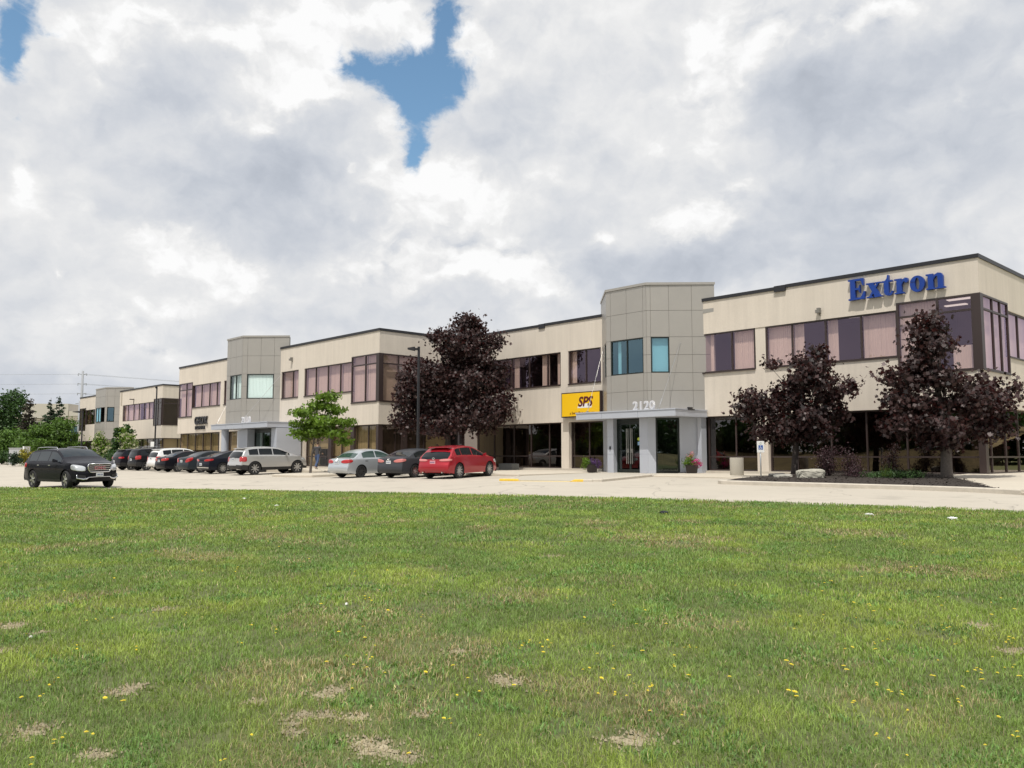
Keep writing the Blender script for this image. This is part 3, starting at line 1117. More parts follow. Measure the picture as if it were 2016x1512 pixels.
mb.box(-89, -88.8, 3.2, 28, 0, 7.6)
mb.build('interior_wall', M_INT, annex)
interior(annex, -98.5, -85.1, -0.7, depth=4)
interior(annex, -115.0, -107.5, -0.7, depth=4)
window(annex, fC, -2.55, -0.15, BB, BT, (-1.25,), (6.85,), '..', G_LOW, b=-0.02, fw=0.09)
window(annex, fC, -13.0, -2.55, Sl, Hd, (-11.3, -9.3, -7.5, -5.8, -4.2), (), 'bbb.b<', G_UP)
window(annex, fE, 0.05, 3.5, BB, BT, (1.75,), (6.8,), '..', G_LOW, b=-0.02, fw=0.1)
window(annex, fC, -30.5, -27.75, BB, BT, (-29.1,), (), '..', G_LOW, b=-0.02, fw=0.09)
window(annex, fC, -27.75, -22.78, Sl, Hd, (-26.1, -24.4), (), 't.b', G_LOW)
window(annex, fC, -13.0, -0.3, PBH, SB, (-10.5, -8.6, -6.8, -5, -3.2, -1.6), (), '.t.tt.t', G_TAN, b=-0.3)
window(annex, fC, -30.5, -22.8, PBH, SB, (-28, -26, -24.4), (), 't.t.', G_LOW, b=-0.3)
window(annex, fE, 0.3, 12, PBH, SB, (2, 4, 6, 8, 10), (), 'tttttt', G_TAN, b=-0.3)
tC = tower(annex, -102.5, -0.7, top=9.5, h=2.0, out=1.2)
t, fr, rt, lt, fw, cw, Lc = tC
window(annex, fr, fw[0] + .3, fw[1] - 1.2, 5.12, 6.98, ((fw[0] + fw[1]) / 2 - .45,), (), 'ww', G_TEAL, b=0.03, frame=M_DARKFRAME, fw=0.08, bd=0.02)
window(annex, rt, cw[0], cw[1], 5.12, 6.98, (), (), '.', G_TEAL, b=-0.03, frame=M_DARKFRAME, fw=0.08)
ab = MB()
ab.box(-107.4, -98.9, -0.6, -0.5, -0.2, 2.9)
ab.build('interior_wall', M_PANEL, annex)
slb = MB()
fC.box(slb, -9.3, -9.05, 0.0, 0.5, 7.62, 7.72)
fC.box(slb, -9.2, -9.15, 0.0, 0.05, 7.0, 7.62)
slb.build('wall_light', M_FRAME, annex)
from mathutils.bvhtree import BVHTree

# ------------------------------------------------------------------ vehicles
M_TYRE = mat('tyre_rubber', (0.018, 0.018, 0.019), 0.85)
M_ALLOY = mat('alloy_wheel', (0.58, 0.58, 0.58), 0.3, metal=0.9)
M_DALLOY = mat('dark_steel_wheel', (0.05, 0.05, 0.052), 0.45, metal=0.4)
M_BLACKTRIM = mat('black_trim', (0.016, 0.016, 0.018), 0.55)
M_CARGLASS = mat('car_glass', (0.006, 0.009, 0.011), 0.02, spec=0.38)
M_GREENGLASS = mat('greenish_car_glass', (0.030, 0.060, 0.052), 0.04, spec=0.6)
M_CHROME = mat('chrome', (0.75, 0.75, 0.76), 0.12, metal=1.0)
M_TAIL = mat('red_lamp_lens', (0.42, 0.012, 0.015), 0.12, spec=0.8, coat=0.6)
M_TAILGLARE = mat('glare_red_lamp_lens', (0.60, 0.20, 0.19), 0.12, spec=0.8, coat=0.6)  # pale pink stands in for sun glare on a red lens
M_LENS = mat('clear_lamp_lens', (0.62, 0.64, 0.66), 0.12, metal=0.5)
M_PLATE = mat('white_plate', (0.62, 0.64, 0.64), 0.4)
M_PLATED = mat('plate_lettering', (0.05, 0.07, 0.20), 0.5)
M_UNDER = mat('underbody', (0.008, 0.008, 0.008), 0.95)


def paint(name, col, metal=0.35, rough=0.4):
    return mat(name, col, rough, metal=metal if max(col) > 0.1 else 0.0, spec=0.3 if max(col) > 0.1 else 0.05, coat=0.8 if max(col) > 0.1 else 0.30)


def chaikin(pts, it=2):
    """round a tagged polyline: (x, z, tag of the stretch after the point)"""
    for _ in range(it):
        out = [pts[0]]
        for i in range(len(pts) - 1):
            a, b = pts[i], pts[i + 1]
            if i > 0:
                out.append((a[0] * .75 + b[0] * .25, a[1] * .75 + b[1] * .25, a[2]))
            if i < len(pts) - 2:
                out.append((a[0] * .25 + b[0] * .75, a[1] * .25 + b[1] * .75, b[2]))
        out.append(pts[-1])
        pts = out
    return pts


def loft_car(root, P):
    """body shell lofted along the car's silhouette; every panel, pane and lamp is its own mesh"""
    Lc, Wd, rad = P['L'], P['W'] / 2, P['r']
    sil = chaikin(P['sil'], 2)
    marks = sorted(set([m for w in P['side'] for m in w] + [m for d in P['doors'] for m in d]))
    pts = []
    for i in range(len(sil) - 1):
        a, b = sil[i], sil[i + 1]
        n = max(1, int(math.ceil(math.hypot(b[0] - a[0], b[1] - a[1]) / 0.06)))
        seg = [(a[0] + (b[0] - a[0]) * k / n, a[1] + (b[1] - a[1]) * k / n, a[2]) for k in range(n)]
        if b[0] - a[0] > 0.01:
            for m in marks:
                if a[0] < m < b[0]:
                    t = (m - a[0]) / (b[0] - a[0])
                    seg.append((m, a[1] + (b[1] - a[1]) * t, a[2]))
            seg.sort(key=lambda q: q[0])
        for q in seg:
            if not pts or math.hypot(q[0] - pts[-1][0], q[1] - pts[-1][1]) > 0.012:
                pts.append(q)
            elif any(abs(q[0] - m) < 1e-6 for m in marks):
                pts[-1] = q
    pts.append(sil[-1])
    NA, NB, NC = 14, 7, 13
    zb0 = P['zb']
    bt0, bt1 = P['belt']                           # shoulder height at the tail and at the nose

    def belt(x):
        t = x / Lc
        return bt0 + (bt1 - bt0) * t

    def halfw(x):
        w = Wd
        t0 = max(0.0, 1 - x / 0.9)
        t1 = max(0.0, 1 - (Lc - x) / 1.1)
        return w * (1 - 0.085 * t0 ** 2.2 - 0.13 * t1 ** 2.2)

    def bottom(x):
        d0, d1 = max(0.0, 1 - x / 0.7), max(0.0, 1 - (Lc - x) / 0.7)
        return zb0 + 0.09 * d0 ** 1.5 + 0.05 * d1 ** 1.5
    V = []
    for (x, zt, tg) in pts:
        w = halfw(x)
        crown = P.get('crown', 0.05)
        zl = min(belt(x), zt - crown * 0.5)
        zb = min(bottom(x), zl - 0.02)
        row = []
        for i in range(NA + 1):
            a = i / NA
            z = zb + (zl - zb) * a
            bul = 1 - 0.055 * (1 - a) ** 3 - 0.035 * a ** 3
            y = w * bul
            row.append([x, y, z])
        ysh = row[-1][1]
        ze = max(zl, zt - crown)
        for i in range(1, NB + 1):
            b = i / NB
            z = zl + (ze - zl) * b
            hgt = z - zl
            y = ysh - P.get('tumble', 0.36) * hgt - 0.03 * (1 - (1 - b) ** 2) * (1 if ze - zl > .15 else 0.3)
            if b > 0.86:
                y -= 0.015
            row.append([x, y, z])
        wr = row[-1][1]
        for i in range(1, NC + 1):
            c = i / NC
            y = wr * (1 - c)
            row.append([x, y, ze + (zt - ze) * (1 - (1 - c) ** 2.0)])
        # fascias bow in plan view
        for q in row:
            k = (abs(q[1]) / Wd) ** 2.4
            if x < 0.9:
                q[0] += P.get('bow0', 0.13) * k * (1 - x / 0.9)
            if x > Lc - 1.1:
                q[0] -= P.get('bow1', 0.26) * k * (1 - (Lc - x) / 1.1)
        V.append(row)
    nr = NA + NB + NC + 1
    nu = len(V)
    ra = rad + P.get('gap', 0.055)
    wx = P['wheels']
    verts = []
    inside = []
    for row in V:
        full = [(q[0], -q[1], q[2]) for q in row] + [(q[0], q[1], q[2]) for q in reversed(row[:-1])]
        for (x, y, z) in full:
            ins = False
            if abs(y) > Wd * 0.6:
                for c in wx:
                    dx, dz = x - c, z - rad
                    d = math.hypot(dx, dz)
                    if d < ra and z < rad + ra:
                        ins = True
                        if d < 1e-4:
                            d, dz = 1e-4, 1e-4
                        x, z = c + dx / d * ra, rad + dz / d * ra
                        break
            verts.append((x, y, z))
            inside.append(ins)
    nc = 2 * nr - 1
    groups = {}

    def put(key, quad):
        groups.setdefault(key, []).append(quad)
    xc_, zc_ = None, None
    for u in range(nu - 1):
        tg = pts[u][2]
        xm = (pts[u][0] + pts[u + 1][0]) / 2
        for v in range(nc - 1):
            q = (u * nc + v, (u + 1) * nc + v, (u + 1) * nc + v + 1, u * nc + v + 1)
            if all(inside[i] for i in q):
                continue
            left = v < nr - 1
            k = v if left else nc - 2 - v           # 0 = sill, rising to the centre line
            cx = sum(verts[i][0] for i in q) / 4
            cy = sum(verts[i][1] for i in q) / 4
            cz = sum(verts[i][2] for i in q) / 4
            ay = abs(cy)
            sd = 0 if left else 1
            hgt = V[u][NA + NB][2] - V[u][NA][2]
            key = ('body', 0)
            done = False
            for (nm, x0, x1, y0, y1, z0, z1) in P.get('lamps', ()):
                if x0 <= cx <= x1 and y0 <= ay <= y1 and z0 <= cz <= z1:
                    if nm in ('taillight', 'headlight') and P.get('oval', 0):
                        e = P['oval']                # lens outline: an oval drawn across the rear and round the corner
                        sx_ = ay + (cx if cx < 2 else Lc - cx) * .8
                        yc, ry_ = (y0 + Wd + .34) / 2, (Wd + .34 - y0) / 2
                        if abs((sx_ - yc) / ry_) ** e + abs((cz - (z0 + z1) / 2) / ((z1 - z0) / 2)) ** e > 1:
                            continue
                    key = (nm, sd if y0 > 0.05 else 0)
                    done = True
                    break
            if not done:
                if NA <= k < NA + NB and hgt > 0.10 and 0 < k - NA < NB - 1 or (NA <= k < NA + NB and hgt > 0.10 and k - NA == 0 and False):
                    for wi, (x0, x1) in enumerate(P['side']):
                        if x0 + 0.001 < xm < x1 - 0.001:
                            key = ('window', sd, wi)
                elif k >= NA + NB and tg == 'ws' and k >= NA + NB + 1:
                    key = ('windshield', 0)
                elif k >= NA + NB and tg == 'rg' and k >= NA + NB + 1:
                    key = ('rear_window', 0)
                elif k < NA:
                    for di, (x0, x1) in enumerate(P['doors']):
                        if x0 + 0.001 < xm < x1 - 0.001 and k >= P.get('sillrow', 2) * 1.4:
                            key = ('door', sd, di)
                    if key[0] == 'body' and (k < P.get('cladrow', 1) * 1.4 or cz < P.get('clad_z', 0)):
                        key = ('lower_trim', sd)
                if P.get('roofdark') and tg == 'roof' and k >= NA + NB + 2:
                    key = ('roof_panel', 0)
            put(key, q)
    mats = {'body': P['paint'], 'door': P['paint'], 'window': P.get('glass', M_CARGLASS), 'windshield': P.get('glass', M_CARGLASS),
            'rear_window': P.get('rglass', P.get('glass', M_CARGLASS)), 'lower_trim': P.get('clad', M_BLACKTRIM), 'roof_panel': M_CARGLASS,
            'taillight': P.get('tail', M_TAIL), 'headlight': M_LENS, 'grille': M_BLACKTRIM, 'bumper': P.get('bumper', M_BLACKTRIM), 'chrome_strip': M_CHROME, 'lamp_housing': M_CHROME}
    made = {}
    for key, quads in groups.items():
        mb = MB()
        used = {}
        for q in quads:
            ids = []
            for i in q:
                if i not in used:
                    used[i] = len(mb.v)
                    mb.v.append(verts[i])
                if used[i] not in ids:
                    ids.append(used[i])
            if len(ids) > 2:
                mb.f.append(tuple(ids))
                mb.mi.append(0)
        o = mb.build(key[0], mats[key[0]], root, smooth=True, sharp=42)
        made[key] = o
    ub = MB()
    ub.box(0.35, Lc - 0.4, -Wd * 0.52, Wd * 0.52, zb0 - 0.02, rad + 0.28)
    ub.box(0.30, Lc - 0.45, -Wd * 0.86, Wd * 0.86, rad + 0.30, belt(1) - 0.12)
    for i in (0, 1):
        ub.box(wx[i] - ra, wx[i] + ra, -Wd * 0.55, Wd * 0.55, rad - .1, rad + .1)
    ub.box(wx[0] + ra + .1, wx[1] - ra - .1, -Wd * 0.88, Wd * 0.88, zb0 + 0.02, rad + .3)
    ub.build('underbody', M_UNDER, root)
    return made, V, pts, BVHTree.FromPolygons(verts, [q for g in groups.values() for q in g])


def lens(root, bvh, P, rear, s_, spec, name, m):
    """lamp lens laid over a corner of the body: spec = (angle0, angle1, z0, z1, roundness, rise towards the side)"""
    a0, a1, z0, z1, e, rise = spec
    Wd = P['W'] / 2
    cx = 0.75 if rear else P['L'] - 0.85
    cy = s_ * (Wd - 0.65)
    dx = -1 if rear else 1
    NRr, NSg = 8, 36

    def hit(u, v, off):
        ang = R((a0 + a1) / 2 + (a1 - a0) / 2 * u)
        z = (z0 + z1) / 2 + (z1 - z0) / 2 * v + rise * u
        d = Vector((dx * math.cos(ang), s_ * math.sin(ang), 0))
        o_ = Vector((cx, cy, z)) + d * 2.5
        loc, nrm, _, _ = bvh.ray_cast(o_, -d)
        if loc is None:
            loc, nrm = Vector((cx, cy, z)) + d * .6, d
        n_ = nrm if nrm.dot(d) > 0 else -nrm
        return loc + (n_ * .5 + d * .5) * off
    mb = MB()
    mb.v.append(tuple(hit(0, 0, .022)))
    for i in range(1, NRr + 2):
        for k in range(NSg):
            t = 2 * math.pi * k / NSg
            c, q = math.cos(t), math.sin(t)
            r_ = min(i, NRr) / NRr
            u = math.copysign(abs(c) ** (2 / e), c) * r_
            v = math.copysign(abs(q) ** (2 / e), q) * r_
            mb.v.append(tuple(hit(u, v, (.022 if i <= NRr - 1 else .014) if i <= NRr else -.03)))
    for k in range(NSg):
        mb.f.append((0, 1 + k, 1 + (k + 1) % NSg))
        for i in range(NRr):
            mb.f.append((1 + i * NSg + k, 1 + (i + 1) * NSg + k, 1 + (i + 1) * NSg + (k + 1) % NSg, 1 + i * NSg + (k + 1) % NSg))
    mb.mi = [0] * len(mb.f)
    return mb.build(name, m, root, smooth=True)


def wheel(root, x, y, r, width, rim_mat, spokes=5, side=1, rimr=0.68, turn=0.0):
    """tyre with rim and spokes; side = +1 for the wheel whose face looks to +y"""
    w = thing('wheel', None, None, (x, y, r))
    w.parent = root
    w.rotation_euler = (0, 0, turn)
    h = width / 2
    t = MB()
    ri = r * rimr
    t.lathe([(ri, -h * .9), (ri + .02, -h), (r * .93, -h), (r * .985, -h * .75), (r, -h * .4), (r, h * .4), (r * .985, h * .75), (r * .93, h), (ri + .02, h), (ri, h * .9)], 30, axis='Y')
    t.build('tyre', M_TYRE, w, smooth=True, sharp=50)
    m = MB()
    f = side
    m.lathe([(ri, f * h * .92), (ri * .94, f * h * .95), (ri * .90, f * h * .60), (ri * .88, f * h * .1), (0.0, f * h * .02)][::(1 if f < 0 else 1)], 30, axis='Y', mi=1)
    for k in range(spokes):
        a = 2 * math.pi * k / spokes + 0.3
        ca, sa = math.cos(a), math.sin(a)
        for (w0, w1) in ((0.030 * 5 / spokes + .012, 0.040 * 5 / spokes + .012),):
            def pt(rr, s_, d):
                return (ca * rr - sa * s_, f * d, sa * rr + ca * s_)
            d0, d1 = h * .80, h * .86
            m.hexa([pt(.03, -w0, d0 - .04), pt(ri * .93, -w1, d1 - .04), pt(ri * .93, w1, d1 - .04), pt(.03, w0, d0 - .04),
                    pt(.03, -w0, d0), pt(ri * .93, -w1, d1), pt(ri * .93, w1, d1), pt(.03, w0, d0)], 0)
    m.lathe([(0.065, f * h * .55), (0.065, f * h * .88), (0.045, f * h * .93), (0.0, f * h * .93)], 16, axis='Y', mi=0)
    m.build('rim', [rim_mat, M_BLACKTRIM if rim_mat is M_ALLOY else M_TYRE], w)
    return w


def surf_x(V, pts, z, y, rear=True):
    """x of the body surface at height z and half width y, on the tail or nose"""
    best = None
    for u, row in enumerate(V):
        if (rear and pts[u][0] > 1.2) or (not rear and pts[u][0] < 2.0):
            continue
        for q in row:
            d = abs(q[2] - z) * 1.0 + abs(q[1] - abs(y)) * 0.6
            if best is None or d < best[0]:
                best = (d, q[0])
    return best[1]


def car(name, label, P, loc, heading, group=None):
    """heading: degrees from +y towards +x. loc = ground point midway between the rear wheels"""
    root = thing(name, label, P.get('cat', 'car'), group=group)
    a = R(heading)
    fwd = Vector((math.sin(a), math.cos(a), 0))
    x, y = loc
    z = gz(x, y)
    fwd = Vector((fwd.x, fwd.y, SLOPE * fwd.y)).normalized()
    up = Vector((0, -SLOPE, 1)).normalized()
    lft = up.cross(fwd).normalized()
    up = fwd.cross(lft)
    M = Matrix((fwd, lft, up)).transposed()
    root.rotation_euler = M.to_euler()
    org = Vector((x, y, z)) - fwd * P['wheels'][0]
    root.location = org
    made, V, pts, bvh = loft_car(root, P)
    for s_ in (1, -1):
        if P.get('tl'):
            lens(root, bvh, P, True, s_, P['tl'], 'taillight', P.get('tail', M_TAIL))
        lens(root, bvh, P, False, s_, P.get('hl', (22, 66, 0.66 * P['H_'] if P.get('H_') else P['belt'][1] - .30, P['belt'][1] - .13, 2.6, .04)), 'headlight', M_LENS)
    Wd = P['W'] / 2
    r = P['r']
    for i, wx in enumerate(P['wheels']):
        for s_ in (1, -1):
            wheel(root, wx, s_ * (Wd - 0.125), r, 0.225, P.get('rim', M_ALLOY), P.get('spokes', 5), s_, P.get('rimr', 0.68), R(P.get('steer', 0)) if i else 0)
    # mirrors and handles
    mx = P.get('mirror')
    if mx:
        for s_ in (1, -1):
            mb = MB()
            zz = P['belt'][0] + (P['belt'][1] - P['belt'][0]) * mx / P['L'] + 0.06
            yy = s_ * (Wd * 0.965)
            o_ = s_ * 0.19
            mb.hexa([(mx - .05, yy, zz - .03), (mx + .06, yy, zz - .03), (mx + .05, yy + o_, zz - .03), (mx - .07, yy + o_, zz - .03),
                     (mx - .05, yy, zz + .05), (mx + .06, yy, zz + .05), (mx + .03, yy + o_, zz + .13), (mx - .07, yy + o_, zz + .13)])
            mb.build('mirror', P.get('mirror_mat', P['paint']), root, bevel=0.02)
    for (di, hx) in enumerate(P.get('handles', ())):
        for s_, sd in ((-1, 0), (1, 1)):
            mb = MB()
            zz = P['belt'][0] + (P['belt'][1] - P['belt'][0]) * hx / P['L'] - 0.11
            mb.box(hx - .09, hx + .09, s_ * (Wd * 0.965) - .02, s_ * (Wd * 0.965) + .035, zz - .018, zz + .018)
            d = made.get(('door', sd, di))
            mb.build('handle', P.get('handle_mat', P['paint']), d or root, bevel=0.01)
    if P.get('rails'):
        x0, x1, zr, yr = P['rails']
        for s_ in (1, -1):
            mb = MB()
            mb.tube([(x0, s_ * yr, zr - .12), (x0 + .14, s_ * yr, zr), ((x0 + x1) / 2, s_ * yr, zr + .015), (x1 - .14, s_ * yr, zr), (x1, s_ * yr, zr - .12)], 0.017, 8)
            mb.build('roof_rail', P.get('rail_mat', M_CHROME), root, smooth=True)
    if P.get('plate'):
        z, rear = P['plate']
        xs = surf_x(V, pts, z, 0.12, rear)
        d = -1 if rear else 1
        mb = MB()
        mb.box(min(xs + d * .012, xs + d * .035), max(xs + d * .012, xs + d * .035), -0.155, 0.155, z - .078, z + .078)
        pl = mb.build('license_plate', P.get('plate_mat', M_PLATE), root)
        t = MB()
        xe = xs + d * 0.038
        for k in range(7):
            yy = -0.105 + k * 0.033 + (0.012 if k > 3 else 0)
            t.box(min(xe, xe + d * .002), max(xe, xe + d * .002), yy, yy + 0.018, z - .03, z + .03)
        t.build('plate_marks', M_PLATED, pl)
    if P.get('badge'):
        z = P['badge']
        xs = surf_x(V, pts, z, 0.0, True)
        mb = MB()
        ring = [(xs - .02, 0.065 * math.cos(k * math.pi / 8), z + 0.045 * math.sin(k * math.pi / 8)) for k in range(17)]
        mb.tube(ring, 0.011, 6)
        mb.tube([(xs - .02, 0.033 * math.cos(k * math.pi / 8), z + .01 + 0.04 * math.sin(k * math.pi / 8)) for k in range(17)], 0.008, 6)
        mb.build('badge', M_CHROME, root)
    if P.get('exhaust'):
        mb = MB()
        for yy in P['exhaust']:
            mb = MB()
            mb.tube([(0.02, yy, P['zb'] + .08), (0.3, yy, P['zb'] + .08)], 0.035, 10)
            mb.build('exhaust_pipe', M_CHROME, root)
    if P.get('wiper_spoiler'):
        z, x0 = P['wiper_spoiler']
        mb = MB()
        mb.hexa([(x0, -Wd * .62, z - .02), (x0 + .3, -Wd * .66, z - .02), (x0 + .3, Wd * .66, z - .02), (x0, Wd * .62, z - .02),
                 (x0, -Wd * .62, z + .012), (x0 + .3, -Wd * .66, z + .05), (x0 + .3, Wd * .66, z + .05), (x0, Wd * .62, z + .012)])
        mb.build('roof_spoiler', P['paint'], root, bevel=0.015)
    return root, made, V, pts


H_ = None


def mk(**k):
    return k


RED = mk(L=4.80, W=1.90, r=0.365, zb=0.24, wheels=(0.99, 3.77), belt=(1.08, 0.98), cat='car', crown=0.05, tumble=0.40,
         sil=[(0.16, 0.30, 'b'), (0.0, 0.42, 'b'), (0.0, 0.66, 'b'), (0.10, 0.80, 'tail'), (0.14, 1.03, 'rg'), (0.72, 1.47, 'roof'), (1.05, 1.56, 'roof'),
              (1.8, 1.61, 'roof'), (2.35, 1.575, 'roof'), (2.7, 1.48, 'ws'), (3.68, 1.08, 'hood'), (4.35, 0.97, 'hood'), (4.66, 0.80, 'nose'), (4.80, 0.55, 'b'), (4.74, 0.26, 'b')],
         side=((0.78, 1.22), (1.26, 2.18), (2.25, 3.42)), doors=((1.22, 2.2), (2.2, 3.28)), mirror=3.15, handles=(1.42, 2.40), plate=(0.80, True), badge=0.97,
         lamps=(), tl=(4, 60, 0.845, 0.955, 2.6, .01),
         paint=paint('red_pearl_paint', (0.36, 0.010, 0.022)), oval=3.0, tail=M_TAILGLARE, clad=paint('red_pearl_paint', (0.36, 0.010, 0.022)), wiper_spoiler=(1.50, 0.52), exhaust=(0.55, -0.55), spokes=10,
         plate_mat=mat('reddish_plate', (0.62, 0.30, 0.34), 0.4), rimr=0.74)
GREYSEDAN = mk(L=4.80, W=1.82, r=0.335, zb=0.21, wheels=(1.04, 3.815), belt=(0.99, 0.92), crown=0.045, tumble=0.42,
               sil=[(0.16, 0.26, 'b'), (0.0, 0.40, 'b'), (0.0, 0.62, 'b'), (0.06, 0.78, 'tail'), (0.05, 1.03, 'deck'), (0.50, 1.10, 'deck'), (0.66, 1.11, 'rg'), (1.32, 1.39, 'roof'),
                    (1.7, 1.455, 'roof'), (2.3, 1.465, 'roof'), (2.75, 1.40, 'ws'), (3.62, 1.03, 'hood'), (4.35, 0.90, 'hood'), (4.68, 0.74, 'nose'), (4.80, 0.5, 'b'), (4.74, 0.24, 'b')],
               side=((1.05, 2.10), (2.17, 3.30)), doors=((1.35, 2.13), (2.13, 3.2)), mirror=3.05, handles=(1.42, 2.32), plate=(0.80, True), badge=0.95,
               lamps=(), tl=(6, 60, 0.79, 0.95, 2.2, .03),
               paint=paint('dark_grey_metallic_paint', (0.050, 0.053, 0.060), 0.6), oval=3.0, tail=M_TAILGLARE, clad=paint('dark_grey_metallic_paint', (0.05, 0.053, 0.06), 0.6), spokes=10, cladrow=0)
SILVERSEDAN = mk(L=4.53, W=1.70, r=0.315, zb=0.20, wheels=(1.0, 3.60), belt=(0.98, 0.90), crown=0.045, tumble=0.40,
                 sil=[(0.14, 0.26, 'b'), (0.0, 0.38, 'b'), (0.0, 0.60, 'b'), (0.07, 0.72, 'tail'), (0.09, 1.00, 'deck'), (0.45, 1.06, 'deck'), (0.58, 1.06, 'rg'), (1.20, 1.40, 'roof'),
                      (1.55, 1.47, 'roof'), (2.1, 1.485, 'roof'), (2.55, 1.42, 'ws'), (3.35, 1.02, 'hood'), (4.05, 0.88, 'hood'), (4.40, 0.70, 'nose'), (4.53, 0.48, 'b'), (4.47, 0.24, 'b')],
                 side=((1.12, 1.98), (2.05, 3.05)), doors=((1.30, 2.0), (2.0, 3.0)), mirror=2.85, handles=(1.35, 2.18), plate=(0.79, True), badge=0.93,
                 lamps=(), tl=(10, 64, 0.755, 0.945, 2.2, .02),
                 paint=paint('silver_metallic_paint', (0.50, 0.53, 0.56), 0.5, 0.30), clad=paint('silver_metallic_paint', (0.50, 0.53, 0.56), 0.5), oval=2.3, glass=M_GREENGLASS, rim=M_DALLOY, spokes=8, cladrow=0,
                 mirror_mat=M_BLACKTRIM, handle_mat=M_BLACKTRIM)
SILVERSUV = mk(L=4.72, W=1.93, r=0.39, zb=0.28, wheels=(1.0, 3.82), belt=(1.14, 1.06), crown=0.05, tumble=0.36,
               sil=[(0.14, 0.36, 'b'), (0.0, 0.46, 'b'), (0.0, 0.66, 'b'), (0.07, 0.80, 'tail'), (0.12, 1.16, 'rg'), (0.42, 1.55, 'roof'), (0.70, 1.645, 'roof'), (1.5, 1.70, 'roof'),
                    (2.3, 1.69, 'roof'), (2.72, 1.61, 'ws'), (3.55, 1.20, 'hood'), (4.3, 1.07, 'hood'), (4.58, 0.88, 'nose'), (4.72, 0.60, 'b'), (4.66, 0.32, 'b')],
               side=((0.62, 1.25), (1.29, 2.16), (2.22, 3.3)), doors=((1.30, 2.18), (2.18, 3.2)), mirror=3.05, handles=(1.45, 2.36), plate=(0.96, True),
               lamps=(('bumper', -1, 0.95, 0, 1.2, 0.2, 0.60),), tl=(30, 66, 0.80, 1.10, 5.0, .0),
               paint=paint('silver_sport_utility_paint', (0.50, 0.495, 0.485), 0.5, 0.30), clad=M_BLACKTRIM, clad_z=0.47, cladrow=2, sillrow=3, spokes=8, rimr=0.70,
               mirror_mat=paint('silver_sport_utility_paint', (0.43, 0.425, 0.41)), wiper_spoiler=(1.585, 0.36), handle_mat=M_CHROME, exhaust=(0.6, -0.6))


def dark_sedan(pname, col, **k):
    d = dict(GREYSEDAN)
    p = paint(pname, col, 0.4)
    d.update(paint=p, clad=p, tail=M_TAIL, badge=None, oval=3.0)
    d.update(k)
    return d


COUPE = dark_sedan('black_blue_paint', (0.012, 0.014, 0.022), sil=[(0.16, 0.26, 'b'), (0.0, 0.40, 'b'), (0.0, 0.66, 'b'), (0.05, 0.80, 'tail'), (0.05, 1.04, 'deck'), (0.42, 1.11, 'deck'), (0.55, 1.12, 'rg'), (1.45, 1.40, 'roof'),
                   (1.9, 1.45, 'roof'), (2.4, 1.44, 'roof'), (2.8, 1.37, 'ws'), (3.68, 1.02, 'hood'), (4.35, 0.88, 'hood'), (4.68, 0.72, 'nose'), (4.80, 0.5, 'b'), (4.74, 0.24, 'b')],
                   lamps=(('chrome_strip', -1, 0.3, 0, 0.8, 0.385, 0.435),), tl=(6, 62, 0.81, 0.95, 2.4, .03), plate=(0.62, True), r=0.35)
SLATESEDAN = dark_sedan('slate_paint', (0.030, 0.037, 0.044), lamps=(), tl=(20, 64, 0.75, 1.0, 2.2, .10))
BLACKSEDAN = dark_sedan('black_sedan_paint', (0.010, 0.010, 0.014), lamps=(), tl=(4, 58, 0.80, 0.98, 3.0, .03))
BOXSUV = mk(L=4.44, W=1.81, r=0.355, zb=0.28, wheels=(0.90, 3.52), belt=(1.12, 1.05), crown=0.05, tumble=0.24,
            sil=[(0.14, 0.36, 'b'), (0.0, 0.46, 'b'), (0.0, 0.70, 'b'), (0.06, 0.80, 'tail'), (0.08, 1.14, 'rg'), (0.26, 1.60, 'roof'), (0.50, 1.68, 'roof'), (1.5, 1.72, 'roof'),
                 (2.25, 1.70, 'roof'), (2.55, 1.64, 'ws'), (3.15, 1.18, 'hood'), (4.05, 1.06, 'hood'), (4.32, 0.9, 'nose'), (4.44, 0.60, 'b'), (4.38, 0.32, 'b')],
            side=((0.42, 1.05), (1.1, 1.95), (2.02, 2.95)), doors=((1.08, 1.98), (1.98, 2.9)), mirror=2.8, handles=(1.22, 2.14), plate=(0.86, True),
            lamps=(('bumper', -1, 0.95, 0, 1.2, 0.2, 0.66),), tl=(30, 66, 0.86, 1.15, 4.0, .02),
            paint=paint('black_boxy_paint', (0.012, 0.012, 0.014), 0.3), clad=M_BLACKTRIM, clad_z=0.5, cladrow=2, sillrow=3, rails=(0.6, 2.3, 1.79, 0.56), rail_mat=M_CHROME, spokes=6)
BLACKWAGON = dict(SILVERSUV)
BLACKWAGON.update(paint=paint('black_wagon_paint', (0.013, 0.013, 0.017), 0.3), mirror_mat=paint('black_wagon_paint', (0.013, 0.013, 0.017)), spokes=6, handle_mat=paint('black_wagon_paint', (0.013, 0.013, 0.017)),
                  lamps=(('bumper', -1, 0.95, 0, 1.2, 0.2, 0.60),), tl=(24, 64, 0.92, 1.06, 3.0, .0), plate=(0.7, True))
WHITESUV = dict(SILVERSUV)
wp = paint('white_car_paint', (0.72, 0.72, 0.71), 0.0, 0.25)
WHITESUV.update(paint=wp, mirror_mat=wp, handle_mat=wp, clad=wp, clad_z=0, cladrow=0,
                lamps=(), tl=(34, 66, 0.82, 1.08, 3.0, .0), spokes=6)
bp_ = paint('black_sport_utility_paint', (0.011, 0.011, 0.016), 0.35)
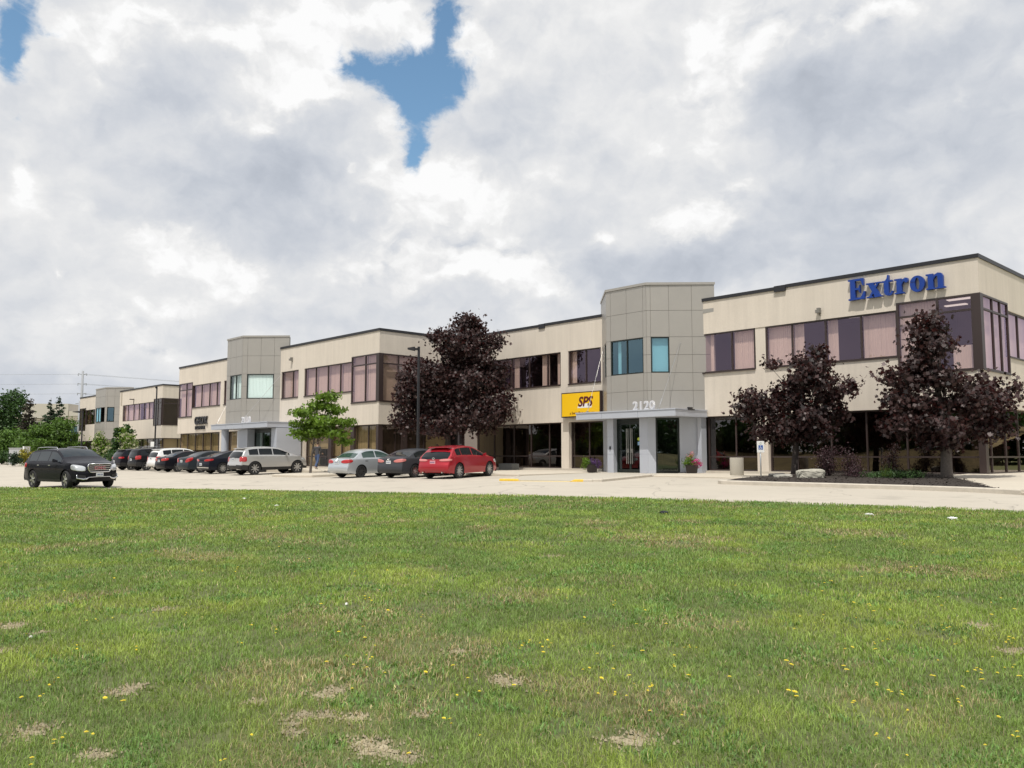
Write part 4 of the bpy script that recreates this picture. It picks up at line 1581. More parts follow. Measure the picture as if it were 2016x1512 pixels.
GIANT = mk(L=5.10, W=2.0, r=0.395, zb=0.30, wheels=(1.10, 4.12), belt=(1.14, 1.10), crown=0.055, tumble=0.34, cat='car',
           sil=[(0.14, 0.38, 'b'), (0.0, 0.50, 'b'), (0.0, 0.74, 'b'), (0.06, 0.86, 'tail'), (0.10, 1.18, 'rg'), (0.42, 1.60, 'roof'), (0.75, 1.70, 'roof'), (1.9, 1.765, 'roof'),
                (2.75, 1.735, 'roof'), (3.08, 1.665, 'ws'), (3.86, 1.24, 'hood'), (4.65, 1.13, 'hood'), (4.95, 1.02, 'nose'), (5.08, 0.90, 'nose'), (5.10, 0.55, 'b'), (5.0, 0.33, 'b')],
           side=((0.66, 1.40), (1.46, 2.42), (2.50, 3.62)), doors=((1.42, 2.46), (2.46, 3.5)), mirror=3.38, handles=(1.62, 2.66), plate=(0.60, False),
           lamps=(), tl=(30, 66, 0.9, 1.12, 4, 0), hl=(14, 66, 0.775, 1.015, 3.4, .05),
           paint=bp_, clad=M_BLACKTRIM, clad_z=0.42, cladrow=1, sillrow=2, oval=3.2, rails=(0.75, 2.75, 1.785, 0.64), spokes=6, rimr=0.72, mirror_mat=bp_, handle_mat=M_CHROME, bow1=0.34, steer=-6,
           glass=mat('smoked_car_glass', (0.006, 0.014, 0.020), 0.03, spec=0.5))

# parked nose-in to the right of the little tree
car('parked_car', 'red crossover parked nearest the entrance, at the right end of the row', RED, (-20.62, -10.95), -17, 'cars parked nose-in along the offices')
car('parked_car', 'dark grey sedan parked between the silver sedan and the red crossover', GREYSEDAN, (-23.55, -11.3), -12, 'cars parked nose-in along the offices')
car('parked_car', 'silver sedan with plain black wheels parked beside the kerb island', SILVERSEDAN, (-26.35, -12.55), -8, 'cars parked nose-in along the offices')
# parked nose-in to the left of it
car('parked_car', 'silver sport utility vehicle with black lower cladding, parked left of the small green tree', SILVERSUV, (-36.55, -13.35), -1, 'cars parked nose-in along the offices')
car('parked_car', 'dark navy sedan with a chrome strip across its bumper, beside the silver sport utility vehicle', COUPE, (-41.1, -13.3), -3, 'cars parked nose-in along the offices')
car('parked_car', 'slate grey sedan, middle one of the three dark sedans parked together', SLATESEDAN, (-44.6, -13.2), -3, 'cars parked nose-in along the offices')
car('parked_car', 'black sedan parked between the white wagon and the slate sedan', BLACKSEDAN, (-48.6, -13.2), -3, 'cars parked nose-in along the offices')
car('parked_car', 'white wagon parked between a boxy black vehicle and a black sedan', WHITESUV, (-52.0, -12.6), -2, 'cars parked nose-in along the offices')
car('parked_car', 'boxy black sport utility vehicle with silver roof rails, parked next to the white wagon', BOXSUV, (-55.2, -13.0), -3, 'cars parked nose-in along the offices')
car('parked_car', 'black wagon without roof rails at the far left end of the row', BLACKWAGON, (-58.6, -13.0), -3, 'cars parked nose-in along the offices')

# the black one driving past
ra = R(79.8)
fw_ = Vector((math.sin(ra), math.cos(ra)))
lf_ = Vector((-fw_.y, fw_.x))
pfr = Vector((-28.04, -25.79)) + lf_ * 0.92 - fw_ * 2.70
suv, sm, sV, sP = car('moving_car', 'large black sport utility vehicle with a chrome grille driving past on the driveway', GIANT, (pfr.x, pfr.y), 79.8)
xn = 5.10
g = MB()
fx = xn - 0.005


def nose(y, z):
    return surf_x(sV, sP, z, y, False) + 0.02


gx = nose(0.3, 0.86) + 0.02
yw, z0, z1 = 0.50, 0.71, 1.05
loop = [(-yw + .04, z1), (yw - .04, z1), (yw, z1 - .07), (yw - .02, z0 + .10), (yw - .10, z0), (-yw + .10, z0), (-yw + .02, z0 + .10), (-yw, z1 - .07)]
loop = loop + [loop[0]]
g = MB()
back = [(y, z) for y, z in loop[:-1]]
g.add([(gx - .06, y, z) for y, z in back] + [(gx, y, z) for y, z in back], [tuple(range(7, -1, -1)), tuple(range(8, 16))] + [(i, (i + 1) % 8, 8 + (i + 1) % 8, 8 + i) for i in range(8)])
grl = g.build('grille', M_BLACKTRIM, suv)
fr_ = MB()
fr_.tube([(gx + .015, y, z) for y, z in loop], 0.026, 8)
fr_.build('grille_frame', M_CHROME, grl, smooth=True)
bars = MB()
for z in (0.80, 0.885, 0.97):
    bars.box(gx + .001, gx + .022, -yw + .05, yw - .05, z - .012, z + .012)
bars.build('grille_bar', M_STEEL, grl)
tm = text_mb('GMC', 0.20, 0.012, offset=0.006, spacing=1.15)
lt = MB()
lt.add([(gx + .03 + p[2], p[0], 0.815 + p[1]) for p in tm.v], tm.f)
lt.build('lettering', mat('red_chrome_letters', (0.50, 0.22, 0.24), 0.25, metal=0.6), grl)
for s_ in (1, -1):
    fb = MB()
    xa, xb = nose(0.60, 0.52), nose(0.86, 0.55)
    fb.hexa([(xa - .1, s_ * .56, .44), (xa + .02, s_ * .56, .44), (xb + .02, s_ * .86, .46), (xb - .1, s_ * .86, .46), (xa - .1, s_ * .56, .58), (xa + .02, s_ * .56, .58), (xb + .02, s_ * .86, .62), (xb - .1, s_ * .86, .62)][:4] +
            [(xa - .1, s_ * .56, .58), (xa + .02, s_ * .56, .58), (xb + .02, s_ * .86, .62), (xb - .1, s_ * .86, .62)])
    lamp = fb.build('fog_light', M_BLACKTRIM, suv)
    ch = MB()
    x3 = nose(0.40, 0.48)
    ch.tube([(xb + .03, s_ * .86, .63), (xb + .035, s_ * .87, .47), (xa + .035, s_ * .66, .415), (xa + .045, s_ * .54, .43), (x3 + .03, s_ * .44, .50), (x3 + .045, s_ * .22, .505), (x3 + .05, s_ * .0, .505)], [0.015, .03, .038, .034, .016, .014, .014], 8)
    ch.build('bumper_trim', M_CHROME, suv, smooth=True)

# ------------------------------------------------------------------ ground, road, pavements
LAWN_EDGE = [(-150, -80), (-110, -62), (-70, -45), (-45, -33.4), (-31.5, -27.0), (-24.7, -24.0), (-18.6, -21.7), (-13, -19.9), (-8, -18.4), (-4, -17.4), (-0.3, -16.7), (2.6, -16.3), (5.6, -16.1), (12, -16.0), (30, -16.2), (70, -17)]


def lawn_y(x):
    xs = np.array([p[0] for p in LAWN_EDGE], float)
    ys = np.array([p[1] for p in LAWN_EDGE], float)
    return np.interp(x, xs, ys)


def value_noise(x, y, seed, octaves=4, rough=0.55):
    out = np.zeros_like(x)
    amp, tot = 1.0, 0.0
    for o in range(octaves):
        xi, yi = np.floor(x).astype(np.int64), np.floor(y).astype(np.int64)
        fx, fy = x - xi, y - yi
        fx, fy = fx * fx * (3 - 2 * fx), fy * fy * (3 - 2 * fy)

        def h(a, b):
            n = (a * 374761393 + b * 668265263 + (seed + o * 17) * 1442695041) & 0x7fffffff
            n = ((n ^ (n >> 13)) * 1274126177) & 0x7fffffff
            return ((n ^ (n >> 16)) & 0xffff) / 65535.0
        v = (h(xi, yi) * (1 - fx) + h(xi + 1, yi) * fx) * (1 - fy) + (h(xi, yi + 1) * (1 - fx) + h(xi + 1, yi + 1) * fx) * fy
        out += v * amp
        tot += amp
        amp *= rough
        x, y = x * 2.03 + 11.3, y * 2.03 + 5.7
    return out / tot


def sheet(name, xs, rows, zf, m, kind='structure'):
    """grid sheet: for every x, the y values rows(x)"""
    vs, fs = [], []
    nr = None
    for x in xs:
        ys = rows(x)
        nr = len(ys)
        vs += [(x, y, zf(x, y)) for y in ys]
    for i in range(len(xs) - 1):
        for j in range(nr - 1):
            fs.append((i * nr + j, (i + 1) * nr + j, (i + 1) * nr + j + 1, i * nr + j + 1))
    mb = MB()
    mb.add(vs, fs)
    o = mb.build(name, m, smooth=True)
    tag(o, kind=kind)
    return o


M_EARTH = mat('far_dry_grass', (0.16, 0.17, 0.06), 0.95, var=0.25, vscale=0.5, var2=0.25, v2scale=0.05)
sheet('ground', [-1500, -700, -400, -250, -160, -120, -80, -40, 0, 40, 80, 200, 500, 1500],
      lambda x: [-1500, -600, -300, -150, -100, -60, -45, -30, -15, 0, 20, 80, 200, 500, 1500], lambda x, y: gz(x, y) - 0.10, M_EARTH)


def pave_mat():
    m = mat('sun_bleached_asphalt', (0.44, 0.40, 0.335), 0.9, var=0.07, vscale=26, var2=0.06, v2scale=0.22, bump=0.15, bscale=90)
    nt = m.node_tree
    N, L = nt.nodes, nt.links
    b = N['Principled BSDF']
    src = b.inputs['Base Color'].links[0].from_socket
    tc = N.new('ShaderNodeTexCoord')
    # hairline cracks and long sealed joints
    wob = N.new('ShaderNodeTexNoise')
    wob.inputs['Scale'].default_value = 0.7
    wob.inputs['Detail'].default_value = 5
    L.new(tc.outputs['Object'], wob.inputs['Vector'])
    ad = N.new('ShaderNodeVectorMath')
    ad.operation = 'MULTIPLY_ADD'
    L.new(wob.outputs['Color'], ad.inputs[0])
    ad.inputs[1].default_value = (1.6, 1.6, 0)
    L.new(tc.outputs['Object'], ad.inputs[2])
    vo = N.new('ShaderNodeTexVoronoi')
    vo.feature = 'DISTANCE_TO_EDGE'
    vo.inputs['Scale'].default_value = 0.16
    L.new(ad.outputs[0], vo.inputs['Vector'])
    mr = N.new('ShaderNodeMapRange')
    mr.inputs['From Min'].default_value = 0.0005
    mr.inputs['From Max'].default_value = 0.005
    mr.inputs['To Min'].default_value = 0.58
    mr.inputs['To Max'].default_value = 1.0
    L.new(vo.outputs['Distance'], mr.inputs['Value'])
    st = N.new('ShaderNodeTexNoise')                    # oil stains and drag marks
    st.inputs['Scale'].default_value = 0.9
    st.inputs['Detail'].default_value = 6
    L.new(tc.outputs['Object'], st.inputs['Vector'])
    ms = N.new('ShaderNodeMapRange')
    ms.inputs['From Min'].default_value = 0.57
    ms.inputs['From Max'].default_value = 0.78
    ms.inputs['To Min'].default_value = 1.0
    ms.inputs['To Max'].default_value = 0.76
    L.new(st.outputs['Fac'], ms.inputs['Value'])
    mm = N.new('ShaderNodeMath')
    mm.operation = 'MULTIPLY'
    L.new(mr.outputs[0], mm.inputs[0])
    L.new(ms.outputs[0], mm.inputs[1])
    s2 = N.new('ShaderNodeVectorMath')
    s2.operation = 'SCALE'
    L.new(src, s2.inputs[0])
    L.new(mm.outputs[0], s2.inputs['Scale'])
    L.new(s2.outputs[0], b.inputs['Base Color'])
    return m


M_PAVE = pave_mat()
xs_ = sorted(set([p[0] for p in LAWN_EDGE] + list(np.arange(-140, 70, 5.0))))
sheet('road', xs_, lambda x: list(np.linspace(lawn_y(x) - 0.12, 1.0, 12)), lambda x, y: gz(x, y), M_PAVE)
# ragged edge of the lawn with its soil
M_SOIL = mat('pale_dry_soil', (0.33, 0.285, 0.19), 0.95, var=0.22, vscale=14, var2=0.2, v2scale=1.3, bump=0.6, bscale=45)
M_LAWNBASE = mat('shaded_thatch', (0.10, 0.115, 0.04), 0.95, var=0.35, vscale=9, var2=0.25, v2scale=0.6, bump=0.5, bscale=60)  # thatch darkened, the deep shade between blades put into its colour
ex = np.arange(-150, 70.01, 0.5)
lawn_hi = sheet('lawn', list(ex), lambda x: [lawn_y(x) + 0.07 * math.sin(x * 3.1) * math.sin(x * 1.3 + 1)] + [lawn_y(x) - d for d in (0.5, 1.5, 4, 8, 14, 22, 40, 70)],
                lambda x, y: gz(x, y) + (0.004 if y > lawn_y(x) - 0.2 else 0.03), M_LAWNBASE)


def walk(name, poly, m=None, lift=0.0, depth=0.5, kind='structure'):
    mb = MB()
    mb.prism(poly, lambda x, y: gz(x, y) - depth, lambda x, y: walk_z(x, y) + lift)
    o = mb.build(name, m or M_WALK, bevel=0.03)
    if kind:
        tag(o, kind=kind)
    return o


M_WALK = mat('pale_concrete_pavement', (0.50, 0.45, 0.37), 0.88, var=0.06, vscale=12, var2=0.06, v2scale=0.5, bump=0.15, bscale=80)
walk('pavement', [(-32.97, 0.4), (-32.97, -7.9), (-18.6, -7.9), (-18.6, 0.4)])
walk('pavement', [(-66.5, -6.0), (-66.5, -10.2), (-33.0, -10.2), (-33.0, -6.0)])
walk('pavement', [(-13.6, 0.4), (-13.6, -3.2), (-12.45, -5.15), (-6.6, -5.3), (-6.6, 0.4)])
ip = MB()
ip.prism([(-32.4, -10.2), (-32.2, -13.9), (-31.6, -14.3), (-29.2, -14.1), (-28.5, -13.6), (-28.6, -10.2)], lambda x, y: gz(x, y) - .4, lambda x, y: gz(x, y) + 0.14)
tag(ip.build('kerb_island', M_WALK, bevel=0.04), kind='structure')


def pad_z(x, y):
    t = min(1.0, max(0.0, (-y - 2.0) / 8.0))
    return -0.02 - 0.17 * t


pm = MB()
pl = [(-18.597, 0.3), (-18.597, -7.9), (-15.8, -11.45), (-12.1, -10.35), (-11.45, -9.95), (-12.5, -5.2), (-13.65, -3.2), (-13.65, 0.3)]
pm.prism(pl, lambda x, y: gz(x, y) - .4, pad_z)
tag(pm.build('entrance_pavement', mat('grey_concrete_pad', (0.43, 0.395, 0.335), 0.88, var=0.06, vscale=14, var2=0.05, v2scale=0.6)), kind='structure')


def kerb(name, path, w=0.16, h=0.13, m=None, zf=None, taper0=False, taper1=False):
    """kerb along a path of (x, y); it keeps to the left side of the path"""
    mb = MB()
    n = len(path)
    P = [Vector(p) for p in path]
    T = [(P[min(i + 1, n - 1)] - P[max(i - 1, 0)]).normalized() for i in range(n)]
    z0 = zf or gz
    prof = [(0.0, -0.2), (0.0, h - 0.03), (0.03, h), (w, h), (w, -0.2)]
    vs = []
    for i in range(n):
        nn = Vector((-T[i].y, T[i].x))
        k = 0.12 if (i == 0 and taper0) or (i == n - 1 and taper1) else 1.0
        for (d, z) in prof:
            q = P[i] + nn * d
            vs.append((q.x, q.y, z0(P[i].x, P[i].y) + (z * k if z > 0 else z)))
    fs = []
    k = len(prof)
    for i in range(n - 1):
        for j in range(k - 1):
            fs.append((i * k + j, (i + 1) * k + j, (i + 1) * k + j + 1, i * k + j + 1))
    fs += [tuple(range(k)), tuple(reversed(range((n - 1) * k, n * k)))]
    mb.add(vs, fs)
    o = mb.build(name, m or M_CONC)
    return o


def dense(path, step=0.4):
    out = [Vector(path[0])]
    for a, b in zip(path[:-1], path[1:]):
        a, b = Vector(a), Vector(b)
        k = max(1, int((b - a).length / step))
        out += [a.lerp(b, (i + 1) / k) for i in range(k)]
    return [(p.x, p.y) for p in out]


BED_FRONT = [(-6.5, -9.05), (-6.2, -9.28), (-4, -9.40), (-2.0, -9.35), (0.6, -9.42), (2.2, -9.6), (3.4, -9.95), (4.3, -10.5)]
kn = 0
for a, b in (((-6.5, -9.05), (-2.72, -9.38)), ((-2.715, -9.38), (0.755, -9.43)), ((0.76, -9.43), (3.9, -10.2))):
    path = [a] + [p for p in BED_FRONT if a[0] + .05 < p[0] < b[0] - .05] + [b]
    tag(kerb('kerb', dense(path), h=0.15), kind='structure')
tag(kerb('kerb', dense([(-6.5, -9.04), (-6.62, -8.7), (-6.62, -5.32)])[::-1], h=0.12), kind='structure')
tag(kerb('kerb', dense([(-15.8, -11.47), (-18.62, -7.92)])[::-1], h=0.05), kind='structure')
tag(kerb('kerb', dense([(-11.75, -10.2), (-11.43, -9.95), (-12.47, -5.2)]), h=0.12, taper0=False), kind='structure')
tag(kerb('kerb', dense([(-12.1, -10.37), (-11.76, -10.21)]), h=0.10), kind='structure')
k = kerb('painted_kerb', dense([(-12.7, -10.55), (-12.11, -10.36)], .2), h=0.10, m=M_YEL, taper0=True)
tag(k, 'yellow painted kerb end at the right of the dropped kerb', 'kerb end', 'yellow kerb ends')
k = kerb('painted_kerb', dense([(-16.0, -11.53), (-15.0, -11.23)], .2), h=0.10, m=M_YEL, taper1=True)
tag(k, 'yellow painted kerb end beside the red crossover', 'kerb end', 'yellow kerb ends')
tag(kerb('kerb', dense([(-14.99, -11.226), (-12.71, -10.553)], .3), h=0.035, m=mat('worn_yellow_paint', (0.60, 0.47, 0.20), 0.8, var=.1, vscale=6)), kind='structure')
# planting bed of dark mulch, pavement beside it
M_MULCH = mat('dark_mulch', (0.030, 0.022, 0.017), 0.95, var=0.45, vscale=22, bump=1.0, bscale=30)
bed_poly = [(-6.44, -8.9), (-4, -9.24), (-2.0, -9.20), (0.6, -9.26), (2.2, -9.44), (3.5, -9.85), (2.3, -7.7), (-0.85, -2.3), (-0.75, -0.1), (-6.44, -0.1)]


def bed_z(x, y):
    d = min(1.0, max(0.0, (y + 9.5) / 3.0))
    return gz(x, y) + 0.10 + 0.07 * d + 0.02 * math.sin(x * 2.3) * math.sin(y * 1.9)


mb = MB()
gx_, gy_ = np.arange(-6.44, 3.6, 0.2), np.arange(-9.9, 0.0, 0.2)


def in_poly(x, y, poly):
    c = False
    n = len(poly)
    for i in range(n):
        x0, y0 = poly[i]
        x1, y1 = poly[(i + 1) % n]
        if (y0 > y) != (y1 > y) and x < (x1 - x0) * (y - y0) / (y1 - y0) + x0:
            c = not c
    return c


mb.prism(bed_poly, lambda x, y: gz(x, y) - .3, lambda x, y: gz(x, y) + 0.09)
for x in gx_:
    for y in gy_:
        if in_poly(x, y, bed_poly) and in_poly(x + .2, y + .2, bed_poly) and in_poly(x + .2, y, bed_poly) and in_poly(x, y + .2, bed_poly):
            mb.add([(a, b, bed_z(a, b)) for a, b in ((x, y), (x + .2, y), (x + .2, y + .2), (x, y + .2))], [(0, 1, 2, 3)])
for _ in range(2600):                                      # shredded bark lying about
    x, y = random.uniform(-6.4, 3.4), random.uniform(-9.6, -0.3)
    if not in_poly(x, y, bed_poly):
        continue
    a, l = random.uniform(0, 6.28), random.uniform(.02, .06)
    c_, s_ = math.cos(a) * l, math.sin(a) * l
    z = bed_z(x, y) + .006
    mb.add([(x - c_, y - s_, z), (x + s_ * .3, y - c_ * .3, z + random.uniform(0, .03)), (x + c_, y + s_, z + random.uniform(0, .03)), (x - s_ * .3, y + c_ * .3, z)], [(0, 1, 2, 3)])
tag(mb.build('planting_bed', M_MULCH), kind='structure')
rw = MB()
rw.prism([(-0.72, -0.06), (-0.83, -2.3), (2.32, -7.7), (3.55, -9.85), (4.25, -10.5), (9.5, -10.0), (9.5, 4.0), (0.05, 12), (0.05, -0.08)], lambda x, y: gz(x, y) - .3,
         lambda x, y: gz(x, y) + 0.06 + 0.08 * min(1, max(0, (y + 10) / 6)))
tag(rw.build('pavement', M_WALK), kind='structure')

# ------------------------------------------------------------------ grass
BARE = [(640, 1378, .16), (665, 1368, .12), (600, 1420, .14), (575, 1437, .10), (505, 1392, .10), (745, 1490, .24), (715, 1475, .14), (800, 1505, .15), (1243, 1470, .23), (1005, 1355, .16), (985, 1348, .15),
        (320, 1207, .17), (20, 1240, .25), (75, 1255, .12), (240, 1372, .18), (265, 1362, .12), (640, 1420, .12), (1930, 1240, .18), (60, 1455, .16), (90, 1440, .10), (700, 1425, .14), (900, 1292, .12), (0, 1290, .15),
        (1990, 1290, .16), (1090, 1100, .2), (580, 1455, .1), (190, 1500, .15), (830, 1420, .10)]


def px_ground(x, y, dz=0.0):
    """where the sight line through a point of the photograph meets the sloping ground"""
    f = 1630.0
    v = Vector(((x - 1008) / f, 1.0, -(y - 756) / f))
    c, s_ = math.cos(PITCH), math.sin(PITCH)
    r, fwd, up = v.x, c * v.y - s_ * v.z, s_ * v.y + c * v.z
    d = RIGHT * r + HEAD * fwd + Vector((0, 0, up))
    t = (SLOPE * CAM.y - CAM.z + dz) / (d.z - SLOPE * d.y)
    return CAM.x + d.x * t, CAM.y + d.y * t


BARE_W = [(*px_ground(x, y), r * .55) for x, y, r in BARE]
M_GRASS = leaf_mat('grass_blade', (0.1, 0.2, 0.04), trans=0.30, rough=0.55, spec=0.25, attr='col', tcol=(1.15, 1.2, 0.6))


def bareness(x, y):
    b = np.zeros_like(x)
    wx = x + 0.10 * (value_noise(x * 5, y * 5, 3) - .5)
    wy = y + 0.10 * (value_noise(x * 5, y * 5, 4) - .5)
    for (cx, cy, r) in BARE_W:
        # patches are longer across the view
        dx, dy = wx - cx, wy - cy
        u = dx * RIGHT.x + dy * RIGHT.y
        v = dx * HEAD.x + dy * HEAD.y
        b = np.maximum(b, np.exp(-((u / (1.15 * r)) ** 2 + (v / r) ** 2) ** 1.3))
    return b


def make_grass():
    V, F, C = [], [], []
    base = 0
    for (d0, d1, dens, wid, hgt) in ((2.6, 5.5, 6200, 0.0034, 0.044), (5.5, 8.5, 3900, 0.0044, 0.047), (8.5, 13, 2300, 0.0062, 0.050), (13, 20, 1050, 0.0095, 0.055), (20, 34, 520, 0.014, 0.06), (34, 62, 130, 0.028, 0.065)):
        half = 0.80
        area_n = int(dens * (d1 ** 2 - d0 ** 2) * half)
        d = np.sqrt(rng.uniform(d0 ** 2, d1 ** 2, area_n))
        lat = rng.uniform(-half, half, area_n) * d
        x = CAM.x + HEAD.x * d + RIGHT.x * lat
        y = CAM.y + HEAD.y * d + RIGHT.y * lat
        edge = lawn_y(x) + 0.10 * (value_noise(x * 2.2, y * 0 + 3, 9) - .5)
        n_lo = value_noise(x * 0.35, y * 0.35, 21)
        n_md = value_noise(x * 1.1, y * 1.1, 22)
        n_hi = value_noise(x * 4.5, y * 4.5, 23)
        bare = bareness(x, y)
        thin = np.clip((value_noise(x * 1.9, y * 1.9, 41) - 0.60) * 5, 0, 0.55)
        keep = (y < edge - 0.02) & (rng.uniform(0, 1, area_n) > np.clip(bare * 1.25 * (.25 + 1.2 * n_hi), 0, 0.80)) & (rng.uniform(0, 1, area_n) > thin)
        x, y, n_lo, n_md, n_hi, bare = (q[keep] for q in (x, y, n_lo, n_md, n_hi, bare))
        n = len(x)
        tall = np.clip(0.55 + 0.9 * n_hi + 0.35 * (n_md - .5), 0.35, 1.6)
        h = hgt * tall * rng.uniform(0.55, 1.25, n)
        w = wid * rng.uniform(0.7, 1.35, n)
        kind = rng.uniform(0, 1, n)
        weed = (value_noise(x * 2.6, y * 2.6, 55) > 0.60) & (kind < 0.5)
        w = np.where(weed, w * 2.3, w)
        h = np.where(weed, h * 0.75, h)
        a = rng.uniform(0, 2 * np.pi, n)
        lean = rng.uniform(0.1, 1.35, n) ** 1.1
        h = h * 1.0
        la = a + rng.normal(0, 0.5, n) + np.pi / 2
        z0 = gza(y) + 0.028
        ax, ay = np.cos(a) * w * .5, np.sin(a) * w * .5
        lx, ly = np.cos(la) * h * lean, np.sin(la) * h * lean
        mid = 0.5
        P = np.empty((n, 5, 3))
        P[:, 0] = np.stack([x - ax, y - ay, z0 - 0.004], 1)
        P[:, 1] = np.stack([x + ax, y + ay, z0 - 0.004], 1)
        P[:, 2] = np.stack([x + ax * .85 + lx * .32, y + ay * .85 + ly * .32, z0 + h * .58], 1)
        P[:, 3] = np.stack([x - ax * .85 + lx * .32, y - ay * .85 + ly * .32, z0 + h * .58], 1)
        P[:, 4] = np.stack([x + lx, y + ly, z0 + h * np.clip(1.05 - .25 * lean, .4, 1)], 1)
        V.append(P.reshape(-1, 3))
        idx = base + np.arange(n)[:, None] * 5
        F.append(np.concatenate([idx + np.array([[0, 1, 2]]), idx + np.array([[0, 2, 3]]), idx + np.array([[3, 2, 4]])], 1).reshape(-1, 3))
        base += n * 5
        # colours: fresh green, blue-green, yellow-green and straw
        g1 = np.array([0.205, 0.300, 0.052])
        g2 = np.array([0.300, 0.365, 0.066])
        g3 = np.array([0.140, 0.225, 0.050])
        st = np.array([0.36, 0.32, 0.15])
        t = np.clip((n_lo - .5) * 2.6 + (n_md - .5) * 1.5 + .5, 0, 1)[:, None]
        c = g3 * (1 - t) + g1 * t
        t2 = np.clip((value_noise(x * .8, y * .8, 31) - .52) * 4.5, 0, 1)[:, None]
        c = c * (1 - t2 * .5) + g2 * t2 * .5
        dry = np.clip((value_noise(x * .9, y * .9, 33) - .58) * 3.4, 0, 0.5) + bare * .8 + 0.04
        isdry = (rng.uniform(0, 1, n) < dry)[:, None]
        c = np.where(isdry, st * rng.uniform(.6, 1.1, (n, 1)), c)
        c = np.where((weed & ~isdry[:, 0])[:, None], np.array([0.125, 0.235, 0.055]), c)
        c = c * rng.uniform(.58, 1.28, (n, 1)) * (1.02 + .62 * n_hi)[:, None] * np.array([1.08, 1.0, 1.24]) * (1 + .07 * np.sin((y - lawn_y(x)) * 3.6 + 1.2 * n_lo))[:, None]
        cc = np.ones((n, 5, 4))
        cc[:, :, :3] = c[:, None, :]
        C.append(cc.reshape(-1, 4))
    V, F, C = np.concatenate(V), np.concatenate(F), np.concatenate(C)
    o = np_mesh('grass', V, 3, F, M_GRASS, {'col': ('FLOAT_COLOR', C)})
    tag(o, 'mown green lawn with straw-coloured patches and weeds', 'grass', kind='stuff')


make_grass()

# pale bare soil showing through
sm_ = MB()
for (cx, cy, r) in BARE_W:
    n = 22
    ph = random.uniform(0, 6)
    ring = []
    for k in range(n):
        a = 2 * math.pi * k / n
        rr = r * (1.0 + .22 * math.sin(3 * a + ph) + .14 * math.sin(7 * a + 2 * ph))
        u, v = math.cos(a) * rr * 1.15, math.sin(a) * rr
        ring.append((cx + RIGHT.x * u + HEAD.x * v, cy + RIGHT.y * u + HEAD.y * v))
    o_ = len(sm_.v)
    inner = [(cx + (x - cx) * q_, cy + (y - cy) * q_) for (x, y), q_ in zip(ring, [random.uniform(.3, .8) for _q in ring])]
    sm_.v += [(x, y, gz(x, y) + .016) for x, y in ring] + [(x, y, gz(x, y) + .0305 + .006 * random.random()) for x, y in inner] + [(cx, cy, gz(cx, cy) + .031)]
    for k in range(n):
        k2 = (k + 1) % n
        sm_.f.append((o_ + k, o_ + k2, o_ + n + k2, o_ + n + k))
        sm_.f.append((o_ + n + k, o_ + n + k2, o_ + 2 * n))
        sm_.mi += [0, 0]
    for _ in range(int(900 * r)):
        u, v = random.gauss(0, r * .85), random.gauss(0, r * .7)
        x, y = cx + RIGHT.x * u + HEAD.x * v, cy + RIGHT.y * u + HEAD.y * v
        q = random.uniform(.004, .015)
        z = gz(x, y) + .036
        sm_.add([(x - q, y, z), (x, y - q * .8, z), (x + q, y, z), (x, y + q * .8, z), (x, y, z + q * 1.1)], [(0, 1, 4), (1, 2, 4), (2, 3, 4), (3, 0, 4)])
so_ = sm_.build('bare_soil', M_SOIL, smooth=False)
tag(so_, 'pale crumbly bare soil patches worn through the lawn', 'soil', kind='stuff')

# yellow hawkweed flowers
M_FLOWER = mat('yellow_flower', (0.74, 0.60, 0.03), 0.6)
FL = [(400, 840), (430, 840), (1015, 835), (1100, 848), (1130, 842), (200, 1460), (60, 1347)]
FPX = [(50, 1346), (42, 1377), (96, 1345), (110, 1343), (80, 1372), (105, 1455), (104, 1468), (120, 1452), (178, 1449), (60, 1508), (440, 1506), (498, 1454), (439, 1367), (443, 1335), (683, 1296), (713, 1318), (762, 1327), (725, 1301), (700, 1313),
       (808, 1487), (883, 1422), (945, 1454), (130, 1163), (172, 1226), (190, 1227), (216, 1222), (150, 1275), (200, 1250), (270, 1277), (148, 1278), (360, 1205), (366, 1215), (440, 1207), (540, 1246), (495, 1238), (471, 1268), (631, 1261), (720, 1181),
       (728, 1184), (772, 1198), (830, 1214), (698, 1128), (574, 1158), (640, 1175), (820, 1360), (900, 1375), (940, 1360), (1025, 1275), (1062, 1274), (1040, 1268), (1079, 1267), (1146, 1327), (1211, 1370), (1209, 1375), (1230, 1378), (1260, 1357),
       (1275, 1357), (1284, 1359), (1284, 1409), (1344, 1413), (1351, 1281), (1366, 1277), (1322, 1317), (1213, 1189), (1210, 1191), (1223, 1189), (1267, 1203), (1097, 1165), (1108, 1072), (1117, 1181), (1560, 1240), (1576, 1219), (1605, 1228), (1618, 1224),
       (1630, 1151), (1712, 1190), (1688, 1228), (1736, 1269), (1750, 1261), (1725, 1267), (1832, 1337), (1850, 1302), (1860, 1243), (1885, 1270), (1900, 1360), (1918, 1321), (1933, 1321), (1965, 1325), (1973, 1320), (1980, 1266), (1985, 1264), (1991, 1317),
       (1998, 1455), (2008, 1460), (1975, 1415), (1966, 1423), (1940, 1474), (1784, 1498), (1752, 1467), (1728, 1447), (1680, 1385), (1775, 1369), (1755, 1366), (1730, 1359), (1790, 1403), (1860, 1240), (1955, 1185), (1970, 1184), (1890, 1390), (590, 1110), (610, 1112), (560, 1108), (466, 1127), (462, 1130), (470, 1126)]
fl = MB()


